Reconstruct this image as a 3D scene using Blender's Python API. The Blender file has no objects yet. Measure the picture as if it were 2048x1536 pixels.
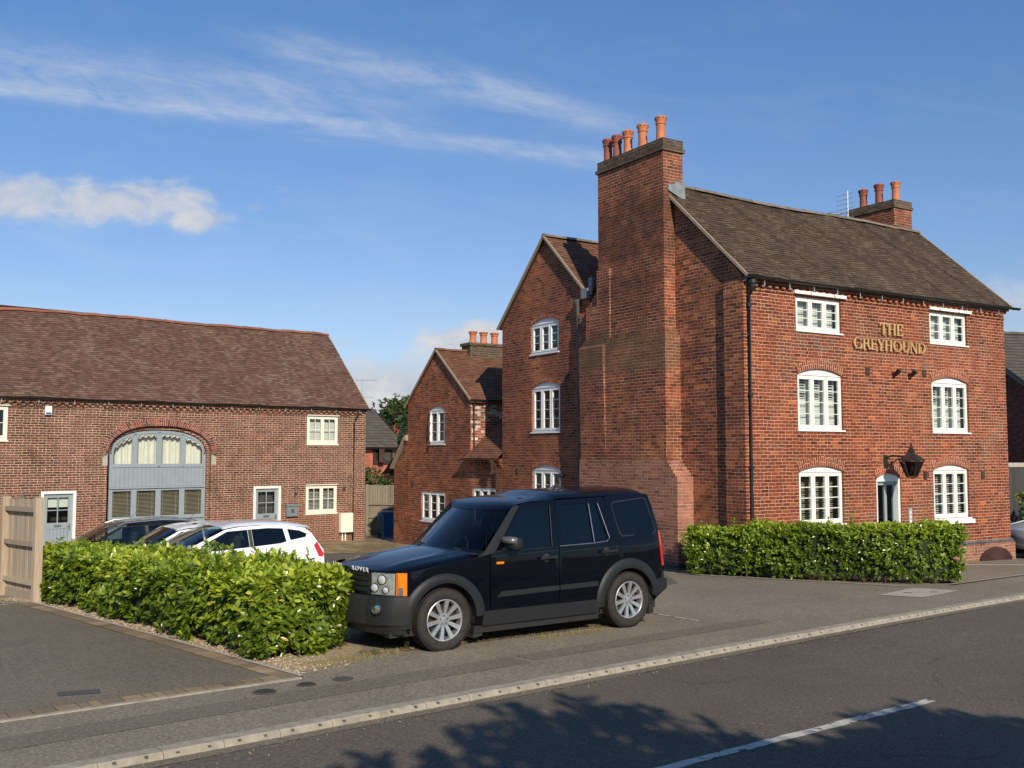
import bpy, bmesh, math, random
import numpy as np
from math import sin, cos, tan, pi, radians, atan2, sqrt, exp, log, floor
from mathutils import Vector, Matrix
from mathutils.geometry import delaunay_2d_cdt

random.seed(7)
S = bpy.context.scene
COL = S.collection

# ------------------------------------------------------------------ camera, world, sun, exposure
cam = bpy.data.cameras.new("camera")
cam_o = bpy.data.objects.new("camera", cam)
COL.objects.link(cam_o)
cam_o.location = (0, 0, 2.35)
cam_o.rotation_euler = (pi / 2 + math.atan(139 / 2010.0), 0, 0)
cam.sensor_width = 36.0
cam.lens = 2010 / 2048 * 36
cam.clip_start = 0.1
cam.clip_end = 3000
S.camera = cam_o

SUN_EL, SUN_AZ = radians(29), radians(163.5)     # azimuth clockwise from +Y
SV = Vector((cos(SUN_EL) * sin(SUN_AZ), cos(SUN_EL) * cos(SUN_AZ), sin(SUN_EL)))
sl = bpy.data.lights.new("sun", 'SUN')
sl.energy = 5.0
sl.angle = radians(0.5)
sl.color = (1.0, 0.885, 0.72)
so = bpy.data.objects.new("sun", sl)
COL.objects.link(so)
so.location = SV * 60
so.rotation_euler = SV.to_track_quat('Z', 'Y').to_euler()

S.view_settings.view_transform = 'Standard'
S.view_settings.look = 'None'
S.view_settings.exposure = 0.0
S.view_settings.gamma = 1.0


class G:
    """small node-tree helper"""
    def __init__(s, tree):
        s.t = tree
        s.N = tree.nodes
        s.L = tree.links

    def node(s, typ, **kw):
        n = s.N.new(typ)
        for k, v in kw.items():
            setattr(n, k, v)
        return n

    def put(s, sock, v):
        if hasattr(v, 'is_output'):
            s.L.new(v, sock)
        elif v is not None:
            if hasattr(sock, 'default_value') and not isinstance(v, (int, float)) and len(v) == 3 and len(sock.default_value) == 4:
                v = (*v, 1)
            sock.default_value = v

    def m(s, op, a, b=None, c=None, clamp=False):
        n = s.node('ShaderNodeMath', operation=op, use_clamp=clamp)
        s.put(n.inputs[0], a)
        if b is not None: s.put(n.inputs[1], b)
        if c is not None: s.put(n.inputs[2], c)
        return n.outputs[0]

    def vm(s, op, a, b=None, out=0):
        n = s.node('ShaderNodeVectorMath', operation=op)
        s.put(n.inputs[0], a)
        if b is not None: s.put(n.inputs[1], b)
        return n.outputs[out]

    def noise(s, vec, scale, detail=3, rough=.55, dist=0, col=False):
        n = s.node('ShaderNodeTexNoise')
        s.put(n.inputs['Vector'], vec)
        n.inputs['Scale'].default_value = scale
        n.inputs['Detail'].default_value = detail
        n.inputs['Roughness'].default_value = rough
        n.inputs['Distortion'].default_value = dist
        return n.outputs[1 if col else 0]

    def white(s, vec):
        n = s.node('ShaderNodeTexWhiteNoise', noise_dimensions='3D')
        s.put(n.inputs['Vector'], vec)
        return n.outputs[0]

    def xyz(s, x=0, y=0, z=0):
        n = s.node('ShaderNodeCombineXYZ')
        s.put(n.inputs[0], x); s.put(n.inputs[1], y); s.put(n.inputs[2], z)
        return n.outputs[0]

    def sep(s, v):
        n = s.node('ShaderNodeSeparateXYZ')
        s.put(n.inputs[0], v)
        return n.outputs

    def ramp(s, fac, stops, interp='LINEAR'):
        n = s.node('ShaderNodeValToRGB')
        n.color_ramp.interpolation = interp
        e = n.color_ramp.elements
        while len(e) < len(stops): e.new(0.5)
        for i, (p, c) in enumerate(stops):
            e[i].position = p
            e[i].color = (*c, 1) if not isinstance(c, (int, float)) else (c, c, c, 1)
        s.put(n.inputs[0], fac)
        return n.outputs[0]

    def mix(s, f, a, b, blend='MIX'):
        n = s.node('ShaderNodeMix', data_type='RGBA', blend_type=blend)
        s.put(n.inputs[0], f); s.put(n.inputs[6], a); s.put(n.inputs[7], b)
        return n.outputs[2]

    def maprange(s, v, a, b, c=0., d=1., smooth=False):
        n = s.node('ShaderNodeMapRange')
        if smooth: n.interpolation_type = 'SMOOTHSTEP'
        s.put(n.inputs[0], v)
        n.inputs[1].default_value = a; n.inputs[2].default_value = b
        n.inputs[3].default_value = c; n.inputs[4].default_value = d
        return n.outputs[0]

    def coord(s, which='Object'):
        return s.node('ShaderNodeTexCoord').outputs[which]

    def attr(s, name):
        return s.node('ShaderNodeAttribute', attribute_name=name).outputs['Fac']

    def bump(s, h, strength=.5, dist=.01):
        n = s.node('ShaderNodeBump')
        n.inputs['Strength'].default_value = strength
        n.inputs['Distance'].default_value = dist
        s.put(n.inputs['Height'], h)
        return n.outputs[0]


# world: physical sky plus thin cloud streaks at infinity
W = bpy.data.worlds.new("World")
S.world = W
W.use_nodes = True
g = G(W.node_tree)
for n in list(g.N): g.N.remove(n)
sky = g.node('ShaderNodeTexSky', sky_type='NISHITA')
sky.sun_disc = False
sky.sun_elevation = SUN_EL
sky.sun_rotation = SUN_AZ
sky.altitude = 50
sky.air_density = 1.0
sky.dust_density = 0.35
sky.ozone_density = 2.2
dirv = g.coord('Generated')
dx, dy, dz = g.sep(dirv)
yy = g.m('MAXIMUM', dy, 0.05)
ca = g.m('DIVIDE', dx, yy)
ce = g.m('DIVIDE', dz, yy)
front_ = g.maprange(dy, 0.25, 0.5, 0, 1)
# cirrus: streak coordinates (along, across)
al = g.m('MULTIPLY_ADD', ce, -0.13, ca)
ac = g.m('MULTIPLY_ADD', ca, 0.125, ce)
v1 = g.xyz(g.m('MULTIPLY', al, 5.0), g.m('MULTIPLY', ac, 24.0), 0)
warp = g.noise(v1, 0.9, 4, .6, 1.0)
n_str = g.noise(v1, 2.4, 8, .66, .8)
v2 = g.xyz(g.m('MULTIPLY', g.m('MULTIPLY_ADD', ce, 0.9, ca), 26.0), g.m('MULTIPLY', ac, 40.0), 3)
n_rip = g.noise(v2, 1.0, 7, .62, .6)
acw = g.m('MULTIPLY_ADD', warp, 0.03, g.m('SUBTRACT', ac, 0.015))


def gauss(x, c, w):
    t = g.m('DIVIDE', g.m('SUBTRACT', x, c), w)
    return g.m('EXPONENT', g.m('MULTIPLY', g.m('MULTIPLY', t, t), -1.0))


b_low = gauss(acw, 0.309, 0.010)          # bright lower edge
b_mid = gauss(acw, 0.335, 0.026)
b_top = gauss(g.m('MULTIPLY_ADD', ca, 0.10, acw), 0.362, 0.017)
a_l = g.maprange(ca, 0.20, 0.08, 0, 1, True)
a_m = g.maprange(ca, -0.02, -0.22, 0, 1, True)
a_t = g.m('MULTIPLY', g.maprange(ca, 0.20, 0.06, 0, 1, True), g.maprange(ca, -0.34, -0.16, 0, 1, True))
cir = g.m('MULTIPLY', b_low, a_l)
cir = g.m('ADD', cir, g.m('MULTIPLY', g.m('MULTIPLY', b_mid, a_m), 0.85))
cir = g.m('ADD', cir, g.m('MULTIPLY', g.m('MULTIPLY', b_top, a_t), 1.0))
tex = g.m('ADD', g.m('MULTIPLY', n_str, 0.75), g.m('MULTIPLY', n_rip, 0.55))
cir = g.m('MULTIPLY', cir, g.maprange(tex, 0.42, 0.92, 0, 1))
# faint high veil
veil = g.m('MULTIPLY', g.maprange(g.noise(g.xyz(g.m('MULTIPLY', al, 4), g.m('MULTIPLY', ac, 16), 9), 1.3, 6, .6, .5), .5, .8, 0, .22), g.maprange(ce, .5, .05, 0.2, 1))
# cumulus blobs
cv = g.xyz(g.m('MULTIPLY', ca, 12), g.m('MULTIPLY', ce, 20), 0)
n_c = g.noise(cv, 1.6, 7, .58, .3)


def blob(cx, cz, rx, rz, soft=0.9):
    x = g.m('DIVIDE', g.m('SUBTRACT', ca, cx), rx)
    z = g.m('DIVIDE', g.m('SUBTRACT', ce, cz), rz)
    r = g.m('SQRT', g.m('ADD', g.m('MULTIPLY', x, x), g.m('MULTIPLY', z, z)))
    d = g.m('ADD', g.m('SUBTRACT', 1.0, r), g.m('MULTIPLY', g.m('SUBTRACT', n_c, .5), 1.7))
    return g.maprange(d, 0.0, soft, 0, 1, True)


cum = g.m('MAXIMUM', blob(-0.40, 0.254, 0.15, 0.030, .8), blob(-0.315, 0.236, 0.05, 0.018, .8))
cum = g.m('MAXIMUM', cum, g.m('MULTIPLY', blob(-0.50, 0.258, 0.12, 0.032, .8), .95))
low = g.m('MAXIMUM', blob(-0.115, 0.060, 0.16, 0.050, .7), blob(-0.032, 0.108, 0.075, 0.032, .6))
low = g.m('MAXIMUM', low, g.m('MULTIPLY', blob(0.52, 0.15, 0.10, 0.04, 1.5), .75))
low = g.m('MAXIMUM', low, g.m('MULTIPLY', blob(-0.17, 0.11, 0.03, 0.010, 1.2), .45))
low = g.m('MAXIMUM', low, g.m('MULTIPLY', g.maprange(ce, 0.03, -0.01, 0, 1), .6))
c1 = g.m('MULTIPLY', g.m('MAXIMUM', g.m('MULTIPLY', cir, 0.62), veil), front_)
c2 = g.m('MULTIPLY', g.m('MAXIMUM', g.m('MULTIPLY', cum, 0.82), g.m('MULTIPLY', low, 0.92)), front_)
tintc = g.ramp(g.maprange(ce, 0.0, .45), [(0, (.86, .93, 1.10)), (.3, (.95, .98, 1.15)), (1, (.80, 1.10, 1.38))])
skyc = g.mix(1.0, sky.outputs[0], tintc, 'MULTIPLY')
colr = g.mix(c1, skyc, (6.6, 7.1, 8.1))
ccol = g.mix(g.maprange(n_c, .35, .65, 0, 1), (5.0, 5.6, 6.8), (7.6, 7.5, 7.4))
colr = g.mix(c2, colr, ccol)
bg = g.node('ShaderNodeBackground')
g.put(bg.inputs[0], colr)
bg.inputs[1].default_value = 0.094
wo = g.node('ShaderNodeOutputWorld')
g.L.new(bg.outputs[0], wo.inputs[0])


# ------------------------------------------------------------------ materials
def new_mat(name):
    m = bpy.data.materials.new(name)
    m.use_nodes = True
    gg = G(m.node_tree)
    b = gg.N['Principled BSDF']
    return m, gg, b


def plain(name, col, rough=.5, var=.12, scale=8, metal=0., spec=.5, coat=0., bump=0., bscale=60, emit=None):
    m, gg, b = new_mat(name)
    oc = gg.coord('Object')
    n = gg.noise(oc, scale, 5, .6)
    lo = tuple(c * (1 - var) for c in col); hi = tuple(min(1, c * (1 + var)) for c in col)
    gg.put(b.inputs['Base Color'], gg.ramp(n, [(.3, lo), (.7, hi)]))
    b.inputs['Roughness'].default_value = rough
    b.inputs['Metallic'].default_value = metal
    b.inputs['Specular IOR Level'].default_value = spec
    b.inputs['Coat Weight'].default_value = coat
    b.inputs['Coat Roughness'].default_value = .03
    if bump:
        gg.put(b.inputs['Normal'], gg.bump(gg.noise(oc, bscale, 4), bump, .005))
    return m


def brick(name, pal, mortar=(.42, .33, .26), hdr=0, bw=.225, bh=.075, mj=.0105, soot=0., sootc=(.03, .02, .016), patch=None, pscale=.55, rough=.85, mvar=.3, stains=None, bumpy=1.0):
    """brick courses from metric UVs; every brick draws its own colour"""
    m, gg, b = new_mat(name)
    u, v, _ = gg.sep(gg.coord('UV'))
    oc = gg.coord('Object')
    wob = gg.noise(oc, 3.0, 2)
    wob2 = gg.noise(oc, 22.0, 2)
    v = gg.m('ADD', v, gg.m('MULTIPLY', gg.m('SUBTRACT', wob, .5), .035))
    v = gg.m('ADD', v, gg.m('MULTIPLY', gg.m('SUBTRACT', wob2, .5), .008))
    u = gg.m('ADD', u, gg.m('MULTIPLY', gg.m('SUBTRACT', wob2, .5), .012))
    rv = gg.m('DIVIDE', v, bh)
    row = gg.m('FLOOR', rv); fy = gg.m('FRACT', rv)
    rj = gg.white(gg.xyz(row, 3.7, 1.1))
    if hdr:
        ish = gg.m('LESS_THAN', gg.m('FLOORED_MODULO', row, float(hdr)), .5)
        wdt = gg.m('SUBTRACT', bw, gg.m('MULTIPLY', ish, bw * .5))
    else:
        wdt = gg.m('ADD', bw, 0.0)
        ish = None
    off = gg.m('ADD', gg.m('MULTIPLY', gg.m('FLOORED_MODULO', row, 2.0), .5), gg.m('MULTIPLY', rj, .22))
    xx = gg.m('ADD', gg.m('DIVIDE', u, wdt), off)
    colm = gg.m('FLOOR', xx); fx = gg.m('FRACT', xx)
    cell = gg.xyz(colm, row, 0)
    r1 = gg.white(cell)
    r2 = gg.white(gg.xyz(row, colm, 5.5))
    if not hdr:   # some bricks are split into two headers
        split = gg.m('LESS_THAN', r2, .14)
        fxs = gg.m('FRACT', gg.m('MULTIPLY', fx, 2.0))
        fx2 = gg.m('ADD', gg.m('MULTIPLY', fx, gg.m('SUBTRACT', 1.0, split)), gg.m('MULTIPLY', fxs, split))
        w2 = gg.m('SUBTRACT', wdt, gg.m('MULTIPLY', split, bw * .5))
        half = gg.m('MULTIPLY', gg.m('GREATER_THAN', fx, .5), split)
        r1 = gg.white(gg.xyz(colm, row, half))
    else:
        fx2, w2 = fx, wdt
    ex = gg.m('MULTIPLY', gg.m('MINIMUM', fx2, gg.m('SUBTRACT', 1.0, fx2)), w2)
    ey = gg.m('MULTIPLY', gg.m('MINIMUM', fy, gg.m('SUBTRACT', 1.0, fy)), bh)
    e = gg.m('MINIMUM', gg.m('MULTIPLY', ex, 1.1), gg.m('MULTIPLY', ey, .95))
    e = gg.m('ADD', e, gg.m('MULTIPLY', gg.m('SUBTRACT', gg.noise(oc, 70, 2), .5), .004))
    mask = gg.maprange(e, mj * .18, mj * .62, 1, 0, True)
    mask = gg.m('MULTIPLY', mask, gg.maprange(gg.noise(oc, 1.9, 4, .7), .30, .50, .35, 1))
    n = len(pal)
    bc = gg.ramp(r1, [(i / n, c) for i, c in enumerate(pal)], 'CONSTANT')
    # slow drift so that zones of the wall differ
    big = gg.noise(oc, pscale, 4, .6, .4)
    if patch:
        bc = gg.mix(gg.m('MULTIPLY', gg.maprange(big, .50, .66, 0, 1), gg.m('GREATER_THAN', gg.white(gg.xyz(row, colm, 9.1)), .35)), bc, patch)
    bc = gg.mix(1.0, bc, gg.ramp(gg.noise(oc, .8, 5, .65, .6), [(.32, .62), (.66, 1.20)]), 'MULTIPLY')
    fine = gg.noise(oc, 45, 3, .7)
    bc = gg.mix(1.0, bc, gg.ramp(fine, [(.25, .72), (.75, 1.22)]), 'MULTIPLY')
    bc = gg.mix(1.0, bc, gg.ramp(gg.white(gg.xyz(row, colm, 2.2)), [(0, .84), (1, 1.14)]), 'MULTIPLY')
    mo = gg.mix(1.0, mortar, gg.ramp(gg.noise(oc, 2.2, 5, .65), [(.3, 1 - mvar), (.7, 1 + mvar)]), 'MULTIPLY')
    c = gg.mix(mask, bc, mo)
    if soot:
        s1 = gg.maprange(gg.noise(oc, .9, 6, .68, .8), .42, .64, 0, soot)
        c = gg.mix(s1, c, sootc)
    if stains:
        for kind, (x0, x1), colr_, amt in stains:     # kind: axis of object space, soft band
            ax = gg.sep(oc)[{'x': 0, 'y': 1, 'z': 2}[kind]]
            ax = gg.m('ADD', ax, gg.m('MULTIPLY', gg.m('SUBTRACT', gg.noise(oc, 1.4, 4), .5), .9))
            f = gg.m('MULTIPLY', gg.maprange(ax, x0, x0 + .35, 0, 1, True), gg.maprange(ax, x1 - .35, x1, 1, 0, True))
            f = gg.m('MULTIPLY', f, gg.maprange(gg.noise(oc, 3.1, 5, .7), .3, .7, .35 * amt, amt))
            c = gg.mix(f, c, colr_)
    gg.put(b.inputs['Base Color'], c)
    b.inputs['Roughness'].default_value = rough
    b.inputs['Specular IOR Level'].default_value = .25
    h = gg.m('ADD', gg.m('MULTIPLY', gg.m('SUBTRACT', 1.0, mask), 1.0), gg.m('MULTIPLY', fine, .35))
    h = gg.m('ADD', h, gg.m('MULTIPLY', gg.white(gg.xyz(colm, row, 7.3)), .25))
    gg.put(b.inputs['Normal'], gg.bump(h, .75 * bumpy, .008))
    return m


R1, R2, R3, R4, R5, R6 = (.29, .080, .036), (.225, .060, .028), (.35, .105, .050), (.135, .042, .024), (.25, .076, .041), (.44, .145, .056)
def dk(c, k=.76): return (c[0] * k * 1.08, c[1] * k * .93, c[2] * k * .84)
M = {}
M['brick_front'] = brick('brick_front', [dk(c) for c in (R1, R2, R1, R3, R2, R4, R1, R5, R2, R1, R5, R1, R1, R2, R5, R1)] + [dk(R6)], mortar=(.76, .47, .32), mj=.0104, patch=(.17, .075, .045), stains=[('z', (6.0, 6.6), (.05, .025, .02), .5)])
M['brick_gable'] = brick('brick_gable', [R1, R2, R3, R4, R2, R5, R1, R4, R2, R6], mj=.0115, mortar=(.64, .42, .30), soot=.5, sootc=(.07, .035, .025), patch=(.40, .14, .05))
M['brick_chimney'] = brick('brick_chimney', [R2, R1, R4, R2, R5, R3, R1, R2], mj=.012, mortar=(.64, .43, .31), soot=.6, sootc=(.05, .026, .018), patch=(.38, .12, .045), stains=[('z', (4.2, 5.5), (.13, .10, .055), .6), ('z', (6.9, 8.9), (.05, .025, .018), .75)])
M['brick_chimney_low'] = brick('brick_chimney_low', [(.29, .12, .075), (.25, .10, .065), (.33, .14, .09), (.22, .085, .055)], mj=.012, mortar=(.50, .36, .27), patch=(.36, .16, .10))
M['brick_left'] = brick('brick_left', [R2, R4, R1, R2, R5, R2, R4, R1], mj=.0115, mortar=(.50, .31, .21), soot=.35, sootc=(.08, .04, .03), patch=(.34, .12, .055))
M['brick_cap'] = brick('brick_cap', [(.10, .075, .05), (.14, .10, .065), (.12, .065, .04), (.085, .065, .05)], mortar=(.30, .25, .18))
M['brick_arch'] = brick('brick_arch', [dk(R1), dk(R3), (.24, .09, .05), dk(R3), dk(R2)], mortar=(.80, .52, .38), bw=.24, bh=.068, mj=.012)
M['brick_cottage'] = brick('brick_cottage', [R1, R2, R3, R4, R2, R1, R5, R4], mj=.0115, mortar=(.58, .35, .23), soot=.4, sootc=(.07, .035, .02), patch=(.36, .13, .055))
M['brick_barn'] = brick('brick_barn', [(.165, .072, .044), (.14, .062, .038), (.115, .052, .034), (.20, .070, .042), (.13, .068, .043), (.155, .064, .042), (.085, .042, .029), (.15, .068, .045)],
                        mortar=(.68, .46, .34), hdr=4, patch=(.14, .07, .045), mj=.0165, soot=.12, stains=[('z', (-1.6, .5), (.28, .10, .055), .28)])
M['brick_barn_arch'] = brick('brick_barn_arch', [(.30, .09, .055), (.25, .075, .05), (.21, .065, .045), (.09, .05, .05)], mortar=(.62, .46, .36), bw=.24, bh=.075)
M['brick_far'] = brick('brick_far', [(.42, .12, .075), (.37, .10, .065), (.46, .15, .09)], mortar=(.40, .22, .16))
M['brick_dark'] = brick('brick_dark', [(.15, .045, .035), (.11, .035, .03), (.19, .06, .045)], mortar=(.22, .13, .10))
M['brick_blue'] = brick('brick_blue', [(.05, .05, .055), (.08, .075, .08), (.11, .10, .10)], mortar=(.32, .27, .22))
M['brick_paint'] = brick('brick_paint', [R1, (.62, .53, .46), R2, (.55, .45, .38), R2, (.35, .20, .14), R1, R4], mortar=(.62, .52, .44), patch=(.62, .55, .48))


def tile_mat(name, cols, lich=(.20, .17, .12), la=.35, mossc=None, dark=None):
    m, gg, b = new_mat(name)
    oc = gg.coord('Object')
    r = gg.attr('rnd')
    c = gg.ramp(r, [(i / (len(cols) - 1) if len(cols) > 1 else 0, k) for i, k in enumerate(cols)])
    n = gg.noise(oc, .9, 6, .65, .5)
    c = gg.mix(gg.m('MULTIPLY', gg.maprange(n, .47, .7, 0, la), gg.maprange(r, .2, .9, .3, 1)), c, lich)
    if dark:
        c = gg.mix(gg.maprange(gg.noise(oc, .7, 5, .6, 1.2), .52, .68, 0, .6), c, dark)
    if mossc:
        c = gg.mix(gg.maprange(gg.noise(oc, 14, 5, .7), .6, .75, 0, .6), c, mossc)
    c = gg.mix(1.0, c, gg.ramp(gg.noise(oc, 30, 3), [(.3, .8), (.7, 1.2)]), 'MULTIPLY')
    gg.put(b.inputs['Base Color'], c)
    b.inputs['Roughness'].default_value = .85
    b.inputs['Specular IOR Level'].default_value = .25
    gg.put(b.inputs['Normal'], gg.bump(gg.noise(oc, 50, 3), .4, .006))
    return m


M['tile_pub'] = tile_mat('tile_pub', [(.068, .044, .030), (.090, .059, .040), (.100, .067, .045), (.130, .088, .060)], lich=(.145, .105, .070), dark=(.055, .036, .026))
M['tile_red'] = tile_mat('tile_red', [(.13, .055, .035), (.17, .075, .045), (.21, .095, .055)], lich=(.27, .20, .11))
M['tile_barn'] = tile_mat('tile_barn', [(.100, .053, .037), (.122, .065, .046), (.142, .078, .056), (.18, .106, .078)], lich=(.26, .20, .145), la=.5)
M['tile_grey'] = tile_mat('tile_grey', [(.085, .075, .06), (.11, .10, .08)], lich=(.16, .15, .12))
M['ridge_orange'] = tile_mat('ridge_orange', [(.20, .075, .042), (.30, .11, .06), (.17, .075, .05)], lich=(.20, .14, .10), la=.7)
M['ridge_grey'] = tile_mat('ridge_grey', [(.16, .13, .10), (.22, .18, .14), (.13, .11, .09)], la=.3)
M['tile_edge'] = plain('tile_edge', (.035, .024, .018), .95, .4, 20)
M['verge'] = plain('verge', (.30, .24, .17), .9, .25, 20)
M['pot'] = plain('pot', (.50, .17, .075), .75, .2, 6)
M['pot_dark'] = plain('pot_dark', (.26, .075, .045), .75, .25, 6)
M['lead'] = plain('lead', (.19, .205, .215), .6, .25, 8)
M['black'] = plain('black', (.016, .016, .017), .35, .2, 5)
M['pipe_brown'] = plain('pipe_brown', (.055, .035, .025), .4, .2, 5)
M['pipe_grey'] = plain('pipe_grey', (.09, .085, .08), .45, .3, 9)
M['white'] = plain('white', (.80, .79, .74), .45, .03, 3)
M['white_grey'] = plain('white_grey', (.76, .76, .75), .5, .05, 3)
M['cream'] = plain('cream', (.80, .77, .66), .5, .04, 3)
M['blue_grey'] = plain('blue_grey', (.27, .315, .345), .5, .05, 4)
M['blue_grey_dark'] = plain('blue_grey_dark', (.17, .21, .245), .5, .05, 4)
M['blind'] = plain('blind', (.74, .74, .70), .6, .04, 4)
M['blind_dark'] = plain('blind_dark', (.50, .44, .32), .6, .1, 4)
M['curtain'] = plain('curtain', (.84, .82, .74), .9, .06, 4)
M['interior'] = plain('interior', (.035, .032, .028), .9, .3, 3)
M['interior_mid'] = plain('interior_mid', (.10, .09, .08), .9, .3, 3)
M['gold'] = plain('gold', (.58, .36, .15), .5, .2, 9, metal=.15)
M['lantern'] = plain('lantern', (.022, .018, .016), .5, .25, 10)
M['vent'] = plain('vent', (.065, .035, .025), .8, .3, 20)
M['metal'] = plain('metal', (.45, .46, .48), .35, .1, 10, metal=.9)
M['galv'] = plain('galv', (.50, .51, .52), .45, .1, 10, metal=.4)
M['concrete'] = plain('concrete', (.40, .36, .30), .9, .18, 14, bump=.4)
M['kerb'] = plain('kerb', (.31, .275, .22), .9, .25, 9, bump=.5)
M['mortar_dirt'] = plain('mortar_dirt', (.10, .085, .065), .95, .4, 9)
M['bin_blue'] = plain('bin_blue', (.015, .10, .23), .45, .1, 5)
M['rubber'] = plain('rubber', (.018, .018, .018), .85, .3, 12)
M['iron'] = plain('iron', (.085, .08, .072), .6, .4, 60, bump=.6, bscale=160)


def glass_mat(name, tint=(.75, .80, .78), refl=.10, dark=0.0):
    m, gg, b = new_mat(name)
    gg.N.remove(b)
    out = gg.N['Material Output']
    tr = gg.node('ShaderNodeBsdfTransparent')
    gg.put(tr.inputs[0], tint)
    gl = gg.node('ShaderNodeBsdfGlossy')
    gl.inputs['Roughness'].default_value = .015
    gl.inputs['Color'].default_value = (1, 1, 1, 1)
    ge = gg.node('ShaderNodeNewGeometry')
    dt = gg.m('ABSOLUTE', gg.vm('DOT_PRODUCT', ge.outputs['Incoming'], ge.outputs['Normal'], out='Value'))
    f5 = gg.m('POWER', gg.m('SUBTRACT', 1.0, dt), 5.0)
    f = gg.m('MULTIPLY_ADD', f5, .93, .03 + refl * .12, clamp=True)
    mx = gg.node('ShaderNodeMixShader')
    gg.L.new(f, mx.inputs[0]); gg.L.new(tr.outputs[0], mx.inputs[1]); gg.L.new(gl.outputs[0], mx.inputs[2])
    gg.L.new(mx.outputs[0], out.inputs[0])
    return m


M['glass'] = glass_mat('glass', (.80, .84, .82))
M['glass_car'] = glass_mat('glass_car', (.42, .50, .48))
M['glass_tint'] = glass_mat('glass_tint', (.035, .045, .055), .12)
M['glass_lantern'] = glass_mat('glass_lantern', (.16, .13, .12), .25)


def paint(name, col, flake=0., rough=.35, dirt=.0):
    m, gg, b = new_mat(name)
    oc = gg.coord('Object')
    c = gg.mix(gg.maprange(gg.noise(oc, 3, 5, .6), .3, .7, 0, 1), col, tuple(x * 1.15 for x in col))
    if dirt:
        z = gg.sep(oc)[2]
        f = gg.m('MULTIPLY', gg.maprange(z, .2, .8, dirt, 0), gg.maprange(gg.noise(oc, 6, 5, .7), .3, .7, .3, 1))
        c = gg.mix(f, c, (.16, .13, .10))
    gg.put(b.inputs['Base Color'], c)
    b.inputs['Metallic'].default_value = flake
    b.inputs['Roughness'].default_value = rough
    b.inputs['Specular IOR Level'].default_value = .5 if col[0] > .3 else .08
    b.inputs['Coat Weight'].default_value = 1.0 if col[0] > .3 else .6
    b.inputs['Coat IOR'].default_value = 1.42
    b.inputs['Coat Roughness'].default_value = .02
    gg.put(b.inputs['Coat Normal'], gg.bump(gg.noise(oc, 1.6, 2), .05, .05))
    return m


M['navy'] = paint('navy', (.0010, .0015, .0045), .0, .4, 0)
M['car_white'] = paint('car_white', (.80, .82, .82), 0, .3)
M['car_black'] = paint('car_black', (.010, .011, .013), 0, .25)
M['car_silver'] = paint('car_silver', (.55, .56, .58), .3, .3)
M['plastic'] = plain('plastic', (.017, .0185, .021), .5, .1, 15, spec=.3, bump=.15, bscale=220)
M['plastic_dark'] = plain('plastic_dark', (.02, .02, .022), .6, .1, 15)
M['alloy'] = plain('alloy', (.70, .70, .71), .32, .05, 5, metal=.85)
M['hub_dark'] = plain('hub_dark', (.02, .02, .02), .7, .1, 5)
M['amber'] = plain('amber', (.75, .20, .01), .15, .15, 25, coat=1)
M['red_lens'] = plain('red_lens', (.55, .012, .012), .15, .1, 25, coat=1)
M['lens'] = plain('lens', (.50, .52, .50), .14, .22, 9, metal=.8, coat=1)
M['chrome'] = plain('chrome', (.8, .8, .8), .12, .02, 3, metal=1)
M['seat'] = plain('seat', (.05, .05, .055), .8, .1, 5)


def tyre_mat():
    m, gg, b = new_mat('tyre')
    oc = gg.coord('Object')
    gg.put(b.inputs['Base Color'], gg.ramp(gg.noise(oc, 9, 5, .7), [(.3, (.012, .011, .010)), (.7, (.036, .031, .026))]))
    b.inputs['Roughness'].default_value = .85
    gg.put(b.inputs['Normal'], gg.bump(gg.noise(oc, 60, 2), .5, .006))
    return m


M['tyre'] = tyre_mat()


def asphalt(name, a, b_, patches=.5, speck=.10, tint=(.16, .13, .095), cracks=0.):
    m, gg, b = new_mat(name)
    oc = gg.coord('Object')
    n1 = gg.noise(oc, .35, 5, .6, .5)
    c = gg.ramp(n1, [(.3, a), (.7, b_)])
    st = gg.m('MULTIPLY', gg.maprange(gg.noise(oc, 1.7, 6, .7, .8), .5, .72, 0, 1), patches * .5)
    c = gg.mix(st, c, tint)
    agg = gg.noise(oc, 110, 3, .8)
    c = gg.mix(1.0, c, gg.ramp(agg, [(.3, .62), (.7, 1.4)]), 'MULTIPLY')
    c = gg.mix(1.0, c, gg.ramp(gg.noise(oc, 30, 3, .8), [(.3, .52), (.7, 1.48)]), 'MULTIPLY')
    vo = gg.node('ShaderNodeTexVoronoi')
    gg.put(vo.inputs['Vector'], oc)
    vo.inputs['Scale'].default_value = 16
    sp = gg.m('MULTIPLY', gg.m('LESS_THAN', vo.outputs['Distance'], speck), gg.m('GREATER_THAN', gg.white(vo.outputs['Color']), .6))
    c = gg.mix(gg.m('MULTIPLY', sp, .7), c, (.40, .37, .32))
    if cracks:
        vc = gg.node('ShaderNodeTexVoronoi', feature='DISTANCE_TO_EDGE')
        gg.put(vc.inputs['Vector'], gg.vm('ADD', oc, gg.vm('MULTIPLY', gg.noise(oc, 2.5, 4, col=True), (.5, .5, .0))))
        vc.inputs['Scale'].default_value = .42
        cr = gg.m('MULTIPLY', gg.m('LESS_THAN', vc.outputs['Distance'], .006), gg.maprange(gg.noise(oc, .5, 2), .5, .56, 0, 1))
        c = gg.mix(gg.m('MULTIPLY', cr, cracks), c, (.012, .011, .010))
    gg.put(b.inputs['Base Color'], c)
    b.inputs['Roughness'].default_value = .88
    b.inputs['Specular IOR Level'].default_value = .3
    gg.put(b.inputs['Normal'], gg.bump(agg, .55, .006))
    return m


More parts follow.
